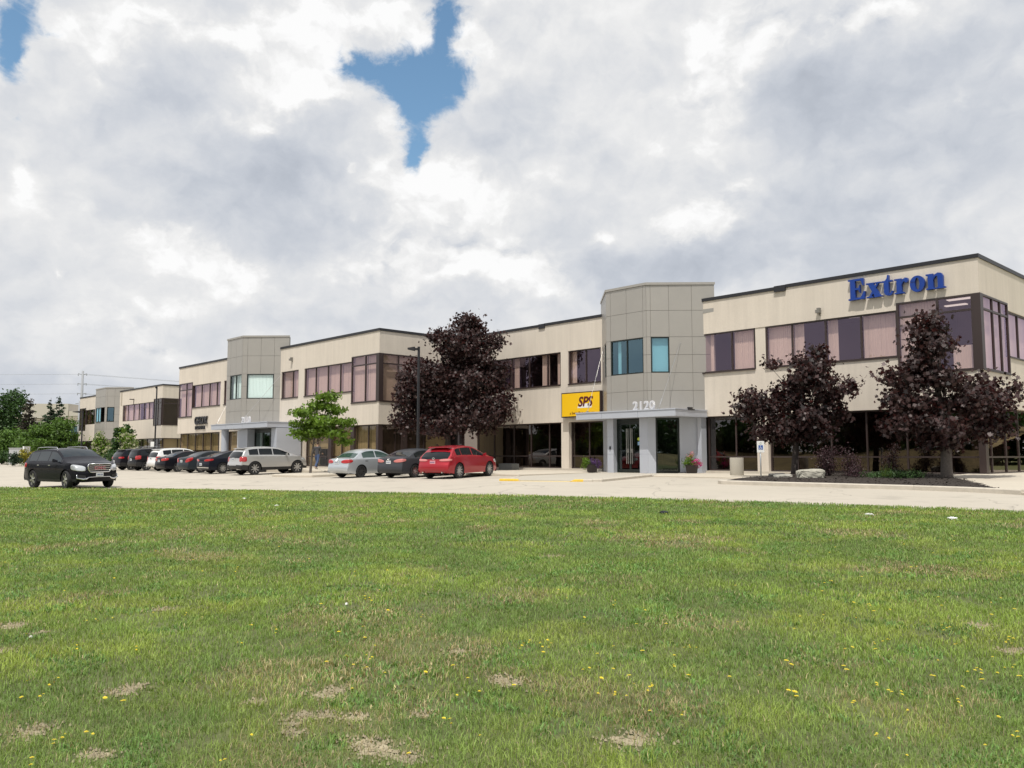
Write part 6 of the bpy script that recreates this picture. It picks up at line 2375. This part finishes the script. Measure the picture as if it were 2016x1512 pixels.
def slab_letters():
    """the blue slab-serif name, built stroke by stroke (unit: x-height 1, cap height 1.42)"""
    mb = MB()
    fr = fA
    LAY = [0]

    def poly(pts, ox):
        LAY[0] += 1
        d = 0.150 + 0.0022 * (LAY[0] % 9)
        sx, sz = SXZ
        P = [fr.p(X0 + (ox + x) * sx, 0, Z0 + z * sz) for x, z in pts]
        n = len(P)
        f0 = [(q[0], q[1] - 0.04, q[2]) for q in P]
        f1 = [(q[0], q[1] - 0.04 - d, q[2]) for q in P]
        mb.add(f0 + f1, [tuple(reversed(range(n))), tuple(range(n, 2 * n))] + [(i, (i + 1) % n, n + (i + 1) % n, n + i) for i in range(n)])

    def bar(x0, x1, z0, z1, ox):
        poly([(x0, z0), (x1, z0), (x1, z1), (x0, z1)], ox)

    def ring(cx, cz, rx, rz, ix, iz, a0, a1, ox, n=28):
        A = np.linspace(a0, a1, n)
        for p, q in zip(A[:-1], A[1:]):
            poly([(cx + ix * math.cos(p), cz + iz * math.sin(p)), (cx + rx * math.cos(p), cz + rz * math.sin(p)), (cx + rx * math.cos(q), cz + rz * math.sin(q)), (cx + ix * math.cos(q), cz + iz * math.sin(q))], ox)
    # E
    o = 0.0
    bar(0.14, 0.47, 0, 1.42, o)
    bar(0.0, 0.14, 0, 0.10, o)
    bar(0.0, 0.14, 1.32, 1.42, o)
    bar(0.47, 1.05, 1.28, 1.42, o)
    poly([(0.88, 1.28), (1.05, 1.28), (1.05, 0.93), (0.99, 0.93)], o)
    bar(0.47, 0.72, 0.66, 0.78, o)
    poly([(0.72, 0.60), (0.72, 0.84), (0.80, 1.0), (0.80, 0.44)], o)
    bar(0.47, 1.10, 0.0, 0.13, o)
    poly([(0.84, 0.13), (1.10, 0.13), (1.14, 0.52), (1.06, 0.52)], o)
    # x
    o = 1.22
    poly([(0.08, 1.0), (0.46, 1.0), (0.98, 0.0), (0.60, 0.0)], o)
    poly([(0.72, 0.92), (0.84, 0.92), (0.58, 0.52), (0.52, 0.62)], o)
    poly([(0.20, 0.08), (0.34, 0.08), (0.52, 0.40), (0.44, 0.50)], o)
    bar(0.0, 0.54, 0.92, 1.005, o)
    bar(0.60, 0.98, 0.915, 1.0, o)
    bar(0.02, 0.46, 0.0, 0.085, o)
    bar(0.54, 1.05, -0.004, 0.08, o)
    # t
    o = 2.27
    poly([(0.14, 0.94), (0.14, 0.22), (0.22, 0.06), (0.40, -0.02), (0.44, 0.12), (0.46, 1.36), (0.38, 1.36), (0.34, 1.14), (0.22, 1.0)], o)
    bar(0.0, 0.68, 0.90, 1.0, o)
    poly([(0.40, -0.02), (0.56, 0.0), (0.68, 0.10), (0.70, 0.28), (0.62, 0.28), (0.57, 0.15), (0.46, 0.13), (0.42, 0.12)], o)
    # r
    o = 3.08
    bar(0.14, 0.46, 0.0, 1.0, o)
    bar(0.0, 0.14, 0.91, 1.0, o)
    bar(0.0, 0.60, 0.0, 0.09, o)
    poly([(0.46, 0.70), (0.54, 0.92), (0.70, 1.02), (0.84, 0.98), (0.88, 0.80), (0.80, 0.68), (0.68, 0.70), (0.66, 0.80), (0.56, 0.76), (0.46, 0.58)], o)
    # o
    o = 4.06
    ring(0.46, 0.50, 0.46, 0.53, 0.14, 0.40, 0, 2 * math.pi, o)
    # n
    o = 5.06
    bar(0.12, 0.44, 0.0, 1.0, o)
    bar(0.0, 0.12, 0.91, 1.0, o)
    bar(0.0, 0.56, 0.0, 0.09, o)
    poly([(0.44, 0.72), (0.54, 0.94), (0.72, 1.03), (0.92, 0.98), (1.02, 0.80), (1.02, 0.0), (0.70, 0.0), (0.70, 0.76), (0.64, 0.84), (0.56, 0.80), (0.44, 0.62)], o)
    bar(0.62, 1.14, 0.003, 0.093, o)
    return mb


X0, Z0, SXZ = -5.26, 7.76, (0.655, 0.655)
tag(slab_letters().build('building_sign', M_BLUE), 'large royal blue slab-serif letters reading Extron below the roof line', 'sign')
nb = text_mb('2120', 0.62, 0.05, offset=0.012, spacing=1.15)
tag(place_text(nb, Fr(0, -2.55, (1, 0), (0, -1)), -14.95, 0, 3.19).build('street_number', mat('polished_number', (0.74, 0.74, 0.77), 0.28, metal=.4)), 'shiny standing figures 2120 on the right-hand canopy', 'sign')
nb = text_mb('2110', 0.62, 0.05, offset=0.012, spacing=1.15)
tag(place_text(nb, Fr(0, -8.95, (1, 0), (0, -1)), -46.2, 0, 3.25).build('street_number', MATS['polished_number']), 'shiny standing figures 2110 on the left-hand canopy', 'sign')
nb = text_mb('GEOX', 0.92, 0.05, offset=0.025, spacing=1.06, align='LEFT')
gs = thing('building_sign', 'black capital letters GEOX with smaller letters below on the left wing', 'sign', (-61.4, -6.4, 3.4), world=True)
place_text(nb, fB, -61.4, 0.09, 3.60).build('main_lettering', M_FLASH, gs)
nb = text_mb('RESPIRA', 0.42, 0.04, offset=0.008, spacing=1.45, align='LEFT')
place_text(nb, fB, -61.3, 0.07, 3.14).build('small_lettering', M_FLASH, gs)

# yellow sign box
ys = thing('sign_box', 'yellow illuminated-type sign box with red lettering left of the entrance tower', 'sign', (-21.2, 0, 3.6), world=True)
p = MB()
fA.box(p, -22.78, -19.73, 0.01, 0.33, 3.10, 4.56)
p.build('frame', M_FRAME, ys)
p = MB()
fA.box(p, -22.72, -19.79, 0.332, 0.345, 3.16, 4.50)
pf = p.build('face', mat('sign_yellow', (0.83, 0.50, 0.005), 0.45), ys)
p = MB()
p.add([fA.p(a, 0.348, z) for a, z in ((-21.48, 3.62), (-20.40, 3.62), (-20.33, 3.86), (-21.40, 3.86))], [(0, 1, 2, 3)])
p.build('white_stripe', M_WHITE, pf)
nb = text_mb('SPS', 0.78, 0.004, shear=.22, offset=0.022, spacing=.98)
place_text(nb, fA, -20.90, 0.353, 3.72).build('main_lettering', mat('dark_red_letter', (0.10, 0.006, 0.012), 0.5), pf)
nb = text_mb('a Swiss Post company', 0.215, 0.003, spacing=1.0)
place_text(nb, fA, -21.13, 0.353, 3.27).build('small_lettering', MATS['dark_red_letter'], pf)

# ------------------------------------------------------------------ the person on the pavement
def skin_mesh(name, nodes, edges, m, parent, sub=2):
    me = bpy.data.meshes.new(name)
    me.from_pydata([n_[0] for n_ in nodes], edges, [])
    o_ = bpy.data.objects.new(name, me)
    COL.objects.link(o_)
    sk = o_.modifiers.new('skin', 'SKIN')
    sk.use_smooth_shade = True
    for i, n_ in enumerate(nodes):
        r_ = n_[1]
        me.skin_vertices[0].data[i].radius = r_ if isinstance(r_, tuple) else (r_, r_)
    me.skin_vertices[0].data[0].use_root = True
    ss = o_.modifiers.new('sub', 'SUBSURF')
    ss.levels = ss.render_levels = sub
    dg = bpy.context.evaluated_depsgraph_get()
    nm = bpy.data.meshes.new_from_object(o_.evaluated_get(dg))
    bpy.data.objects.remove(o_)
    nm.name = name
    nm.materials.clear()
    nm.materials.append(m)
    o_ = bpy.data.objects.new(name, nm)
    COL.objects.link(o_)
    o_.parent = parent
    return o_


per = thing('person', 'person in a dark grey top and blue jeans walking beside the small green tree', 'person', (-36.9, -8.45, walk_z(-36.9, -8.45)), rz=R(28))
M_SKIN = mat('skin', (0.42, 0.26, 0.19), 0.55)
# x across the shoulders, y forwards; mid-stride
NB_ = [((0, 0, .93), (.135, .10)), ((0, .01, 1.08), (.125, .09)), ((0, .02, 1.25), (.145, .10)), ((0, .02, 1.40), (.13, .085)), ((0, .03, 1.48), (.055, .055)), ((0, .045, 1.54), (.055, .06)), ((0, .06, 1.62), (.078, .095)), ((0, .055, 1.71), (.068, .085)), ((0, .05, 1.745), (.035, .045)),
       ((-.10, 0, .88), (.09, .09)), ((-.10, .16, .50), (.062, .065)), ((-.10, .13, .30), (.052, .058)), ((-.10, .10, .09), (.038, .042)), ((-.105, .20, .045), (.042, .03)),
       ((.10, 0, .88), (.09, .09)), ((.10, -.08, .50), (.062, .065)), ((.10, -.24, .32), (.050, .056)), ((.10, -.36, .14), (.038, .042)), ((.105, -.30, .05), (.04, .03)),
       ((-.19, .02, 1.41), (.055, .055)), ((-.235, -.06, 1.16), (.043, .043)), ((-.23, .04, .95), (.034, .034)), ((-.225, .07, .87), (.036, .022)),
       ((.19, .02, 1.41), (.055, .055)), ((.24, .08, 1.17), (.043, .043)), ((.22, .26, 1.04), (.034, .034)), ((.21, .33, 1.01), (.036, .022))]
EB_ = [(0, 1), (1, 2), (2, 3), (3, 4), (4, 5), (5, 6), (6, 7), (7, 8), (0, 9), (9, 10), (10, 11), (11, 12), (12, 13), (0, 14), (14, 15), (15, 16), (16, 17), (17, 18), (3, 19), (19, 20), (20, 21), (21, 22), (3, 23), (23, 24), (24, 25), (25, 26)]
# fingers and thumb on both hands
for (hx, hy, hz, s_, w_) in ((-.225, .07, .87, -1, 22), (.21, .33, 1.01, 1, 26)):
    for k in range(4):
        b_i = len(NB_)
        L_ = (.075, .088, .082, .062)[k]
        dn = Vector((0, .25, -.97)) if s_ < 0 else Vector((-.05, .75, -.5))
        q0 = Vector((hx, hy, hz)) + Vector((0, (k - 1.5) * .019, 0 if s_ < 0 else (k - 1.5) * .012)) + dn * .035
        NB_ += [(tuple(q0), .010), (tuple(q0 + dn * L_ * .55 + Vector((-s_ * .004, 0, 0))), .009), (tuple(q0 + dn * L_ + Vector((-s_ * .018, .006, 0))), .007)]
        EB_ += [(w_, b_i), (b_i, b_i + 1), (b_i + 1, b_i + 2)]
    b_i = len(NB_)
    NB_ += [((hx - s_ * .01, hy + .035, hz + .0), .011), ((hx - s_ * .02, hy + .06, hz - .03), .009)]
    EB_ += [(w_, b_i), (b_i, b_i + 1)]
skin_mesh('body', NB_, EB_, M_SKIN, per, 1)
SH = [((0, 0, .87), (.172, .138)), ((0, 0, .96), (.166, .13)), ((0, .01, 1.08), (.158, .122)), ((0, .02, 1.25), (.172, .13)), ((0, .02, 1.40), (.158, .112)), ((0, .03, 1.465), (.075, .075)),
      ((-.19, .02, 1.41), (.078, .078)), ((-.235, -.06, 1.16), (.064, .064)), ((-.232, .02, .98), (.052, .052)), ((.19, .02, 1.41), (.078, .078)), ((.24, .08, 1.17), (.064, .064)), ((.222, .24, 1.055), (.052, .052))]
skin_mesh('shirt', SH, [(0, 1), (1, 2), (2, 3), (3, 4), (4, 5), (4, 6), (6, 7), (7, 8), (4, 9), (9, 10), (10, 11)], mat('charcoal_cloth', (0.055, 0.055, 0.062), 0.9), per)
JE = [((0, 0, 1.04), (.15, .12)), ((0, 0, .90), (.155, .122)), ((-.10, 0, .86), (.105, .108)), ((-.10, .16, .50), (.080, .082)), ((-.10, .13, .30), (.072, .075)), ((-.10, .105, .10), (.066, .07)),
      ((.10, 0, .86), (.105, .108)), ((.10, -.08, .50), (.080, .082)), ((.10, -.24, .32), (.072, .075)), ((.10, -.355, .155), (.066, .07))]
skin_mesh('trousers', JE, [(0, 1), (1, 2), (2, 3), (3, 4), (4, 5), (1, 6), (6, 7), (7, 8), (8, 9)], mat('blue_denim', (0.055, 0.085, 0.17), 0.9, var=.15, vscale=9), per)
skin_mesh('hair', [((0, .03, 1.58), (.06, .05)), ((0, .028, 1.66), (.090, .092)), ((0, .045, 1.735), (.080, .095)), ((0, .055, 1.765), (.04, .05))], [(0, 1), (1, 2), (2, 3)], mat('brown_hair', (0.06, 0.04, 0.028), 0.7), per)
for (a_, b_) in (((-.10, .08, .055), (-.105, .25, .04)), ((.10, -.37, .12), (.105, -.27, .03))):
    skin_mesh('shoe', [(a_, (.05, .045)), (tuple((np.array(a_) + np.array(b_)) / 2), (.052, .042)), (b_, (.045, .03))], [(0, 1), (1, 2)], mat('pale_shoe', (0.35, 0.33, 0.31), 0.7), per)
for s_ in (-1, 1):
    e_ = MB()
    e_.lathe([(0, .012), (.006, .01), (.008, .004), (.006, 0)], 8, axis='Y', c=(s_ * .032, .145, 1.645))
    e_.build('eye', M_FLASH, per)
    e_ = MB()
    e_.tube([(s_ * .083, .05, 1.605), (s_ * .092, .045, 1.635), (s_ * .086, .05, 1.665)], [.006, .012, .006], 6)
    e_.build('ear', M_SKIN, per)
e_ = MB()
e_.hexa([(-.014, .145, 1.60), (.014, .145, 1.60), (.006, .145, 1.645), (-.006, .145, 1.645), (-.01, .178, 1.605), (.01, .178, 1.605), (.005, .155, 1.645), (-.005, .155, 1.645)])
e_.build('nose', M_SKIN, per)
e_ = MB()
e_.box(-.022, .022, .145, .156, 1.575, 1.583)
e_.build('mouth', mat('lips', (0.32, 0.13, 0.11), 0.5), per)

# ------------------------------------------------------------------ far left: trees, hedges, another building, the power line
def far(px, D):
    v = Vector(((px - 1008) / 1630.0, math.cos(PITCH) * 1.0 - math.sin(PITCH) * -(880 - 756) / 1630.0, 0))
    d = (RIGHT * v.x + HEAD * v.y).normalized()
    return CAM.x + d.x * D, CAM.y + d.y * D


def bigtree(name, label, px, D, base_py, blobs, n, size, m, seed, shape='oval', th=.6, r0=.22, group=None, clump=.8, flat=.8):
    x, y = far(px, D)
    mp = D / 1630
    t_ = thing(name, label, 'tree', (x, y, gz(x, y) - .05), group=group)
    bl = [rel(a, b, c, d_, px, base_py, mp, random.uniform(-.4, .4) * c * mp) for a, b, c, d_ in blobs]
    top = max(b[2] + b[5] for b in bl)
    trunk(t_, top * th, r0, bl, M_DBARK, seed, (0, 0), 10, .3)
    leaves('crown', t_, None, bl, n, size, m, shape, seed, clump=clump, per=16, shell=.3, flat=flat)
    return t_


def conifer(label, px, D, base_py, top_py, halfw_px, m, seed, group='pointed conifers'):
    x, y = far(px, D)
    mp = D / 1630
    t_ = thing('spruce_tree', label, 'tree', (x, y, gz(x, y) - .05), group=group)
    h = (base_py - top_py) * mp
    w = halfw_px * mp
    p = MB()
    p.tube([(0, 0, -.2), (0, 0, h * .5), (0, 0, h)], [.16, .09, .02], 8)
    rr = random.Random(seed)
    bl = []
    k = int(h / .55)
    for i in range(k):
        f = i / k
        rr_ = w * (1 - f) ** .85 * rr.uniform(.8, 1.15) + .2
        for j in range(max(3, int(7 * (1 - f)) + 2)):
            a = rr.uniform(0, 6.28)
            q = rr_ * rr.uniform(.45, .8)
            bl.append((math.cos(a) * q, math.sin(a) * q, .4 + h * f * .97 - .1 * q, rr_ * .5, rr_ * .5, .22))
            p.tube([(0, 0, .45 + h * f * .97), (math.cos(a) * rr_ * .9, math.sin(a) * rr_ * .9, .3 + h * f * .97 - .1 * rr_)], [.03, .008], 5)
    p.build('trunk', M_DBARK, t_)
    leaves('crown', t_, None, bl, 12000, .30, m, 'oval', seed, clump=.28, per=12, shell=.3, flat=.5, droop=.6)
    return t_


bigtree('broadleaf_tree', 'tall dark broadleaf tree at the far left edge', 14, 150, 912, [(16, 806, 24, 18), (0, 818, 30, 26), (32, 818, 18, 22), (8, 850, 38, 28), (34, 858, 20, 22), (-20, 845, 34, 40), (0, 880, 40, 16), (30, 882, 18, 12)], 9000, .42, L_DGREEN, 61, clump=.9)
bigtree('broadleaf_tree', 'lighter green shrubby tree low at the far left edge, in front of the tall one', 22, 138, 905, [(15, 862, 24, 18), (28, 880, 20, 14), (4, 885, 20, 14), (40, 878, 10, 10)], 3600, .36, L_MGREEN, 62, clump=.7)
conifer('brownish spruce between the tall broadleaf tree and the spreading green tree', 55, 146, 905, 796, 26, L_RSPRUCE, 63)
conifer('dark spruce, left one of the two narrow pointed spruces', 96, 165, 905, 797, 19, L_SPRUCE, 64)
conifer('dark spruce, right one of the two narrow pointed spruces', 113, 165, 905, 793, 20, L_SPRUCE, 65)
bigtree('spreading_tree', 'broad flat-topped green tree behind the black vehicle', 92, 128, 905, [(112, 838, 26, 12), (92, 848, 28, 12), (66, 862, 28, 13), (118, 856, 26, 13), (92, 872, 38, 14), (58, 878, 20, 12), (128, 874, 20, 14), (105, 888, 30, 10)], 7600, .34, L_MGREEN, 66, th=.5, clump=.7, flat=.45)
bigtree('broadleaf_tree', 'dark tree between the spreading tree and the farther building', 142, 140, 905, [(146, 868, 10, 14), (140, 885, 13, 14), (150, 892, 8, 10)], 2200, .34, L_DGREEN, 67, clump=.6)
shx = far(207, 104)
shrub('flowering_bush', 'green bush with cream blossom in front of the farther tower, left of the dark conifers', 'bush', *far(202, 104), -.05, 1.35, 3.4, 3000, .20, L_GREEN, 71, bloom=(1500, .17, L_CREAM), group='cream flowering bushes', clump=.35)
shrub('flowering_bush', 'green bush with cream blossom right of the dark conifers', 'bush', *far(252, 100), -.05, 1.15, 3.9, 2800, .20, L_GREEN, 72, bloom=(1500, .17, L_CREAM), group='cream flowering bushes', clump=.35)
conifer('small dark green conifer between the two cream flowering bushes', 234, 102, 905, 838, 14, L_DGREEN, 73, 'small conifers by the flowering bushes')
conifer('small dark green conifer rising behind the right flowering bush', 252, 106, 905, 834, 10, L_DGREEN, 74, 'small conifers by the flowering bushes')
shrub('low_bush', 'low dark green bush under the flowering bushes', 'bush', *far(228, 98), -.1, 1.6, 1.6, 1500, .2, L_DGREEN, 75, clump=.3)
shrub('golden_bush', 'golden yellow bush at the end of the drive, left of the black vehicle', 'bush', *far(53, 104), -.1, 1.0, 1.7, 1500, .2, L_YELLOW, 76, clump=.3)
shrub('low_bush', 'rounded olive bush beside the golden bush', 'bush', *far(62, 108), -.1, 1.3, 1.6, 1300, .2, L_MGREEN, 77, clump=.3)
shrub('low_bush', 'small dark clipped bush in front of the pale box', 'bush', *far(30, 103), -.1, .9, 1.2, 1000, .2, L_SPRUCE, 78, clump=.3)
shrub('low_bush', 'dark bush beneath the lighter tree at the far left', 'bush', *far(6, 120), -.1, 2.2, 1.5, 1500, .24, L_DGREEN, 79, clump=.3)
ub = thing('utility_box', 'pale grey utility box with a white end standing by the golden bush', 'utility box', (*far(38, 110), -.1), rz=R(40))
p = MB()
p.box(-.85, .75, -.5, .5, 0, 1.75)
p.box(-.9, .8, -.55, .55, 1.75, 1.83)
p.build('cabinet', mat('pale_grey_cabinet', (0.40, 0.41, 0.42), .6), ub)
p = MB()
p.box(.80, .98, -.5, .5, 0, 2.0)
p.build('side_panel', M_WHITE, ub)
tag(kerb('kerb', dense([(-160, -1.5), (-128, -4.0)], 2.0), h=.2), kind='structure')
mb = MB()
mb.prism([(-400, 30), (-400, -50), (-160, -12), (-128, -4.0), (-117, 3), (-117, 60)], lambda x, y: gz(x, y) - .2, lambda x, y: gz(x, y) + .12)
tag(mb.build('verge', mat('verge_grass', (0.13, 0.15, 0.05), .95, var=.3, vscale=2)), kind='structure')

# distant warehouse
wx_, wy_ = far(108, 262)
wh = thing('warehouse', 'distant low beige warehouse with a dark band, beyond the pointed spruces', 'warehouse', (wx_, wy_, 0), rz=math.atan2(RIGHT.y, RIGHT.x))
m0 = mat('hazy_beige', (0.50, 0.46, 0.40), .8)
for (nm_, a0, a1, z0, z1, mm, d) in (('upper_wall', -9.5, 3.2, 11.2, 15.2, m0, 0), ('roof_step', 3.2, 12, 11.8, 13.2, m0, .3), ('band', -30, 12, 10.6, 11.7, mat('hazy_brown', (0.36, 0.31, 0.25), .8), .15),
                             ('lower_wall', -30, 12, 9.1, 10.6, mat('hazy_pale', (0.56, 0.53, 0.48), .8), .35), ('window_band', -30, 12, 4, 9.1, mat('hazy_teal', (0.06, 0.11, 0.14), .3), .5), ('base', -30, 12, -1, 4, m0, .2)):
    p = MB()
    p.box(a0, a1, d, 25, z0, z1)
    p.build(nm_, mm, wh)

# power line
px_, py_ = far(156.5, 200)
pylon = thing('utility_pole', 'tall grey power pole with three pairs of cross arms, behind the farther building', 'utility pole', (px_, py_, -.2), rz=math.atan2(RIGHT.y, RIGHT.x))
M_POLE = mat('hazy_steel_pole', (0.30, 0.31, 0.33), .7)
p = MB()
p.tube([(0, 0, 0), (0, 0, 19.2)], [.38, .22], 12)
p.build('pole', M_POLE, pylon, smooth=True)
for z in (18.5, 16.4, 14.3):
    p = MB()
    p.tube([(-.95, 0, z + .15), (0, 0, z - .1), (.85, 0, z + .1)], [.06, .10, .06], 8)
    for s_ in (-.95, .85):
        p.tube([(s_, 0, z + .15), (s_, 0, z - .35)], .07, 8)
    p.build('cross_arm', M_POLE, pylon)
pp2 = thing('utility_pole', 'lower power pole standing just left of the tall one', 'utility pole', (*far(152.6, 215), -.2), rz=math.atan2(RIGHT.y, RIGHT.x))
p = MB()
p.tube([(0, 0, 0), (0, 0, 13.6)], [.30, .18], 10)
p.build('pole', M_POLE, pp2, smooth=True)
p = MB()
p.tube([(-.9, 0, 13.0), (.5, 0, 13.0)], .09, 8)
p.build('cross_arm', M_POLE, pp2)
for k, (z, dl) in enumerate(((18.3, 'top'), (16.2, 'middle'), (14.1, 'lowest'))):
    for s_, side in ((-.95, 'left'), (.85, 'right')):
        w = MB()
        o_ = Vector((px_, py_, 0)) + RIGHT * s_
        for (e_, ez) in ((Vector((px_, py_, 0)) - RIGHT * 95 - HEAD * 10 + RIGHT * s_, z + .6), (Vector((px_, py_, 0)) + RIGHT * 90 + HEAD * 60 + RIGHT * s_, z - 1.2)):
            pts = []
            for i in range(15):
                t_ = i / 14
                q = o_.lerp(e_, t_)
                pts.append((q.x, q.y, z + (ez - z) * t_ - 2.2 * 4 * t_ * (1 - t_) * .28))
            w.tube(pts, .022, 5)
        tag(w.build('power_line', M_POLE), '%s pair of wires, the strand on the %s arm of the tall power pole' % (dl, side), 'wire', 'power lines')

# wooded bank behind the camera, seen only in the glass
hb = []
for k in range(215):
    a = -350 + k * 2.65
    hb.append((a, random.uniform(-3, 3), random.uniform(2.5, 8.5), random.uniform(3, 5), random.uniform(3, 5), random.uniform(2.0, 3.8)))
hb += [(random.uniform(-5, 120), 172 + random.uniform(-8, 8), random.uniform(3, 8), random.uniform(3, 5), random.uniform(3, 5), random.uniform(2, 3.6)) for _ in range(70)]
tw = leaves('treeline', None, (10, -104, -1.4), hb, 125000, 1.15, L_DGREEN, 'oval', 91, clump=1.4, per=18)
tag(tw, 'belt of trees on the far side of the lawn', 'trees', kind='stuff')
mb = MB()
for i in range(125):
    a0, a1 = -380 + i * 5, -375 + i * 5
    mb.add([(a0, -80, -1.36), (a1, -80, -1.36), (a1, -99, 1.4 + .5 * math.sin((a1) * .13)), (a0, -99, 1.4 + .5 * math.sin(a0 * .13)), (a1, -125, 1.4), (a0, -125, 1.4)], [(0, 3, 2, 1), (3, 5, 4, 2)])
mb.add([(14, 38, -.05), (140, 38, -.05), (140, 66, 4.0), (14, 66, 4.0), (140, 90, 4.2), (14, 90, 4.2)], [(0, 1, 2, 3), (3, 2, 4, 5)])
tag(mb.build('grass_bank', mat('dry_bank', (0.24, 0.19, 0.09), .95, var=.35, vscale=.6, var2=.3, v2scale=.12)), kind='structure')
for o in bpy.data.objects:
    if o.get('_world') is not None:
        del o['_world']
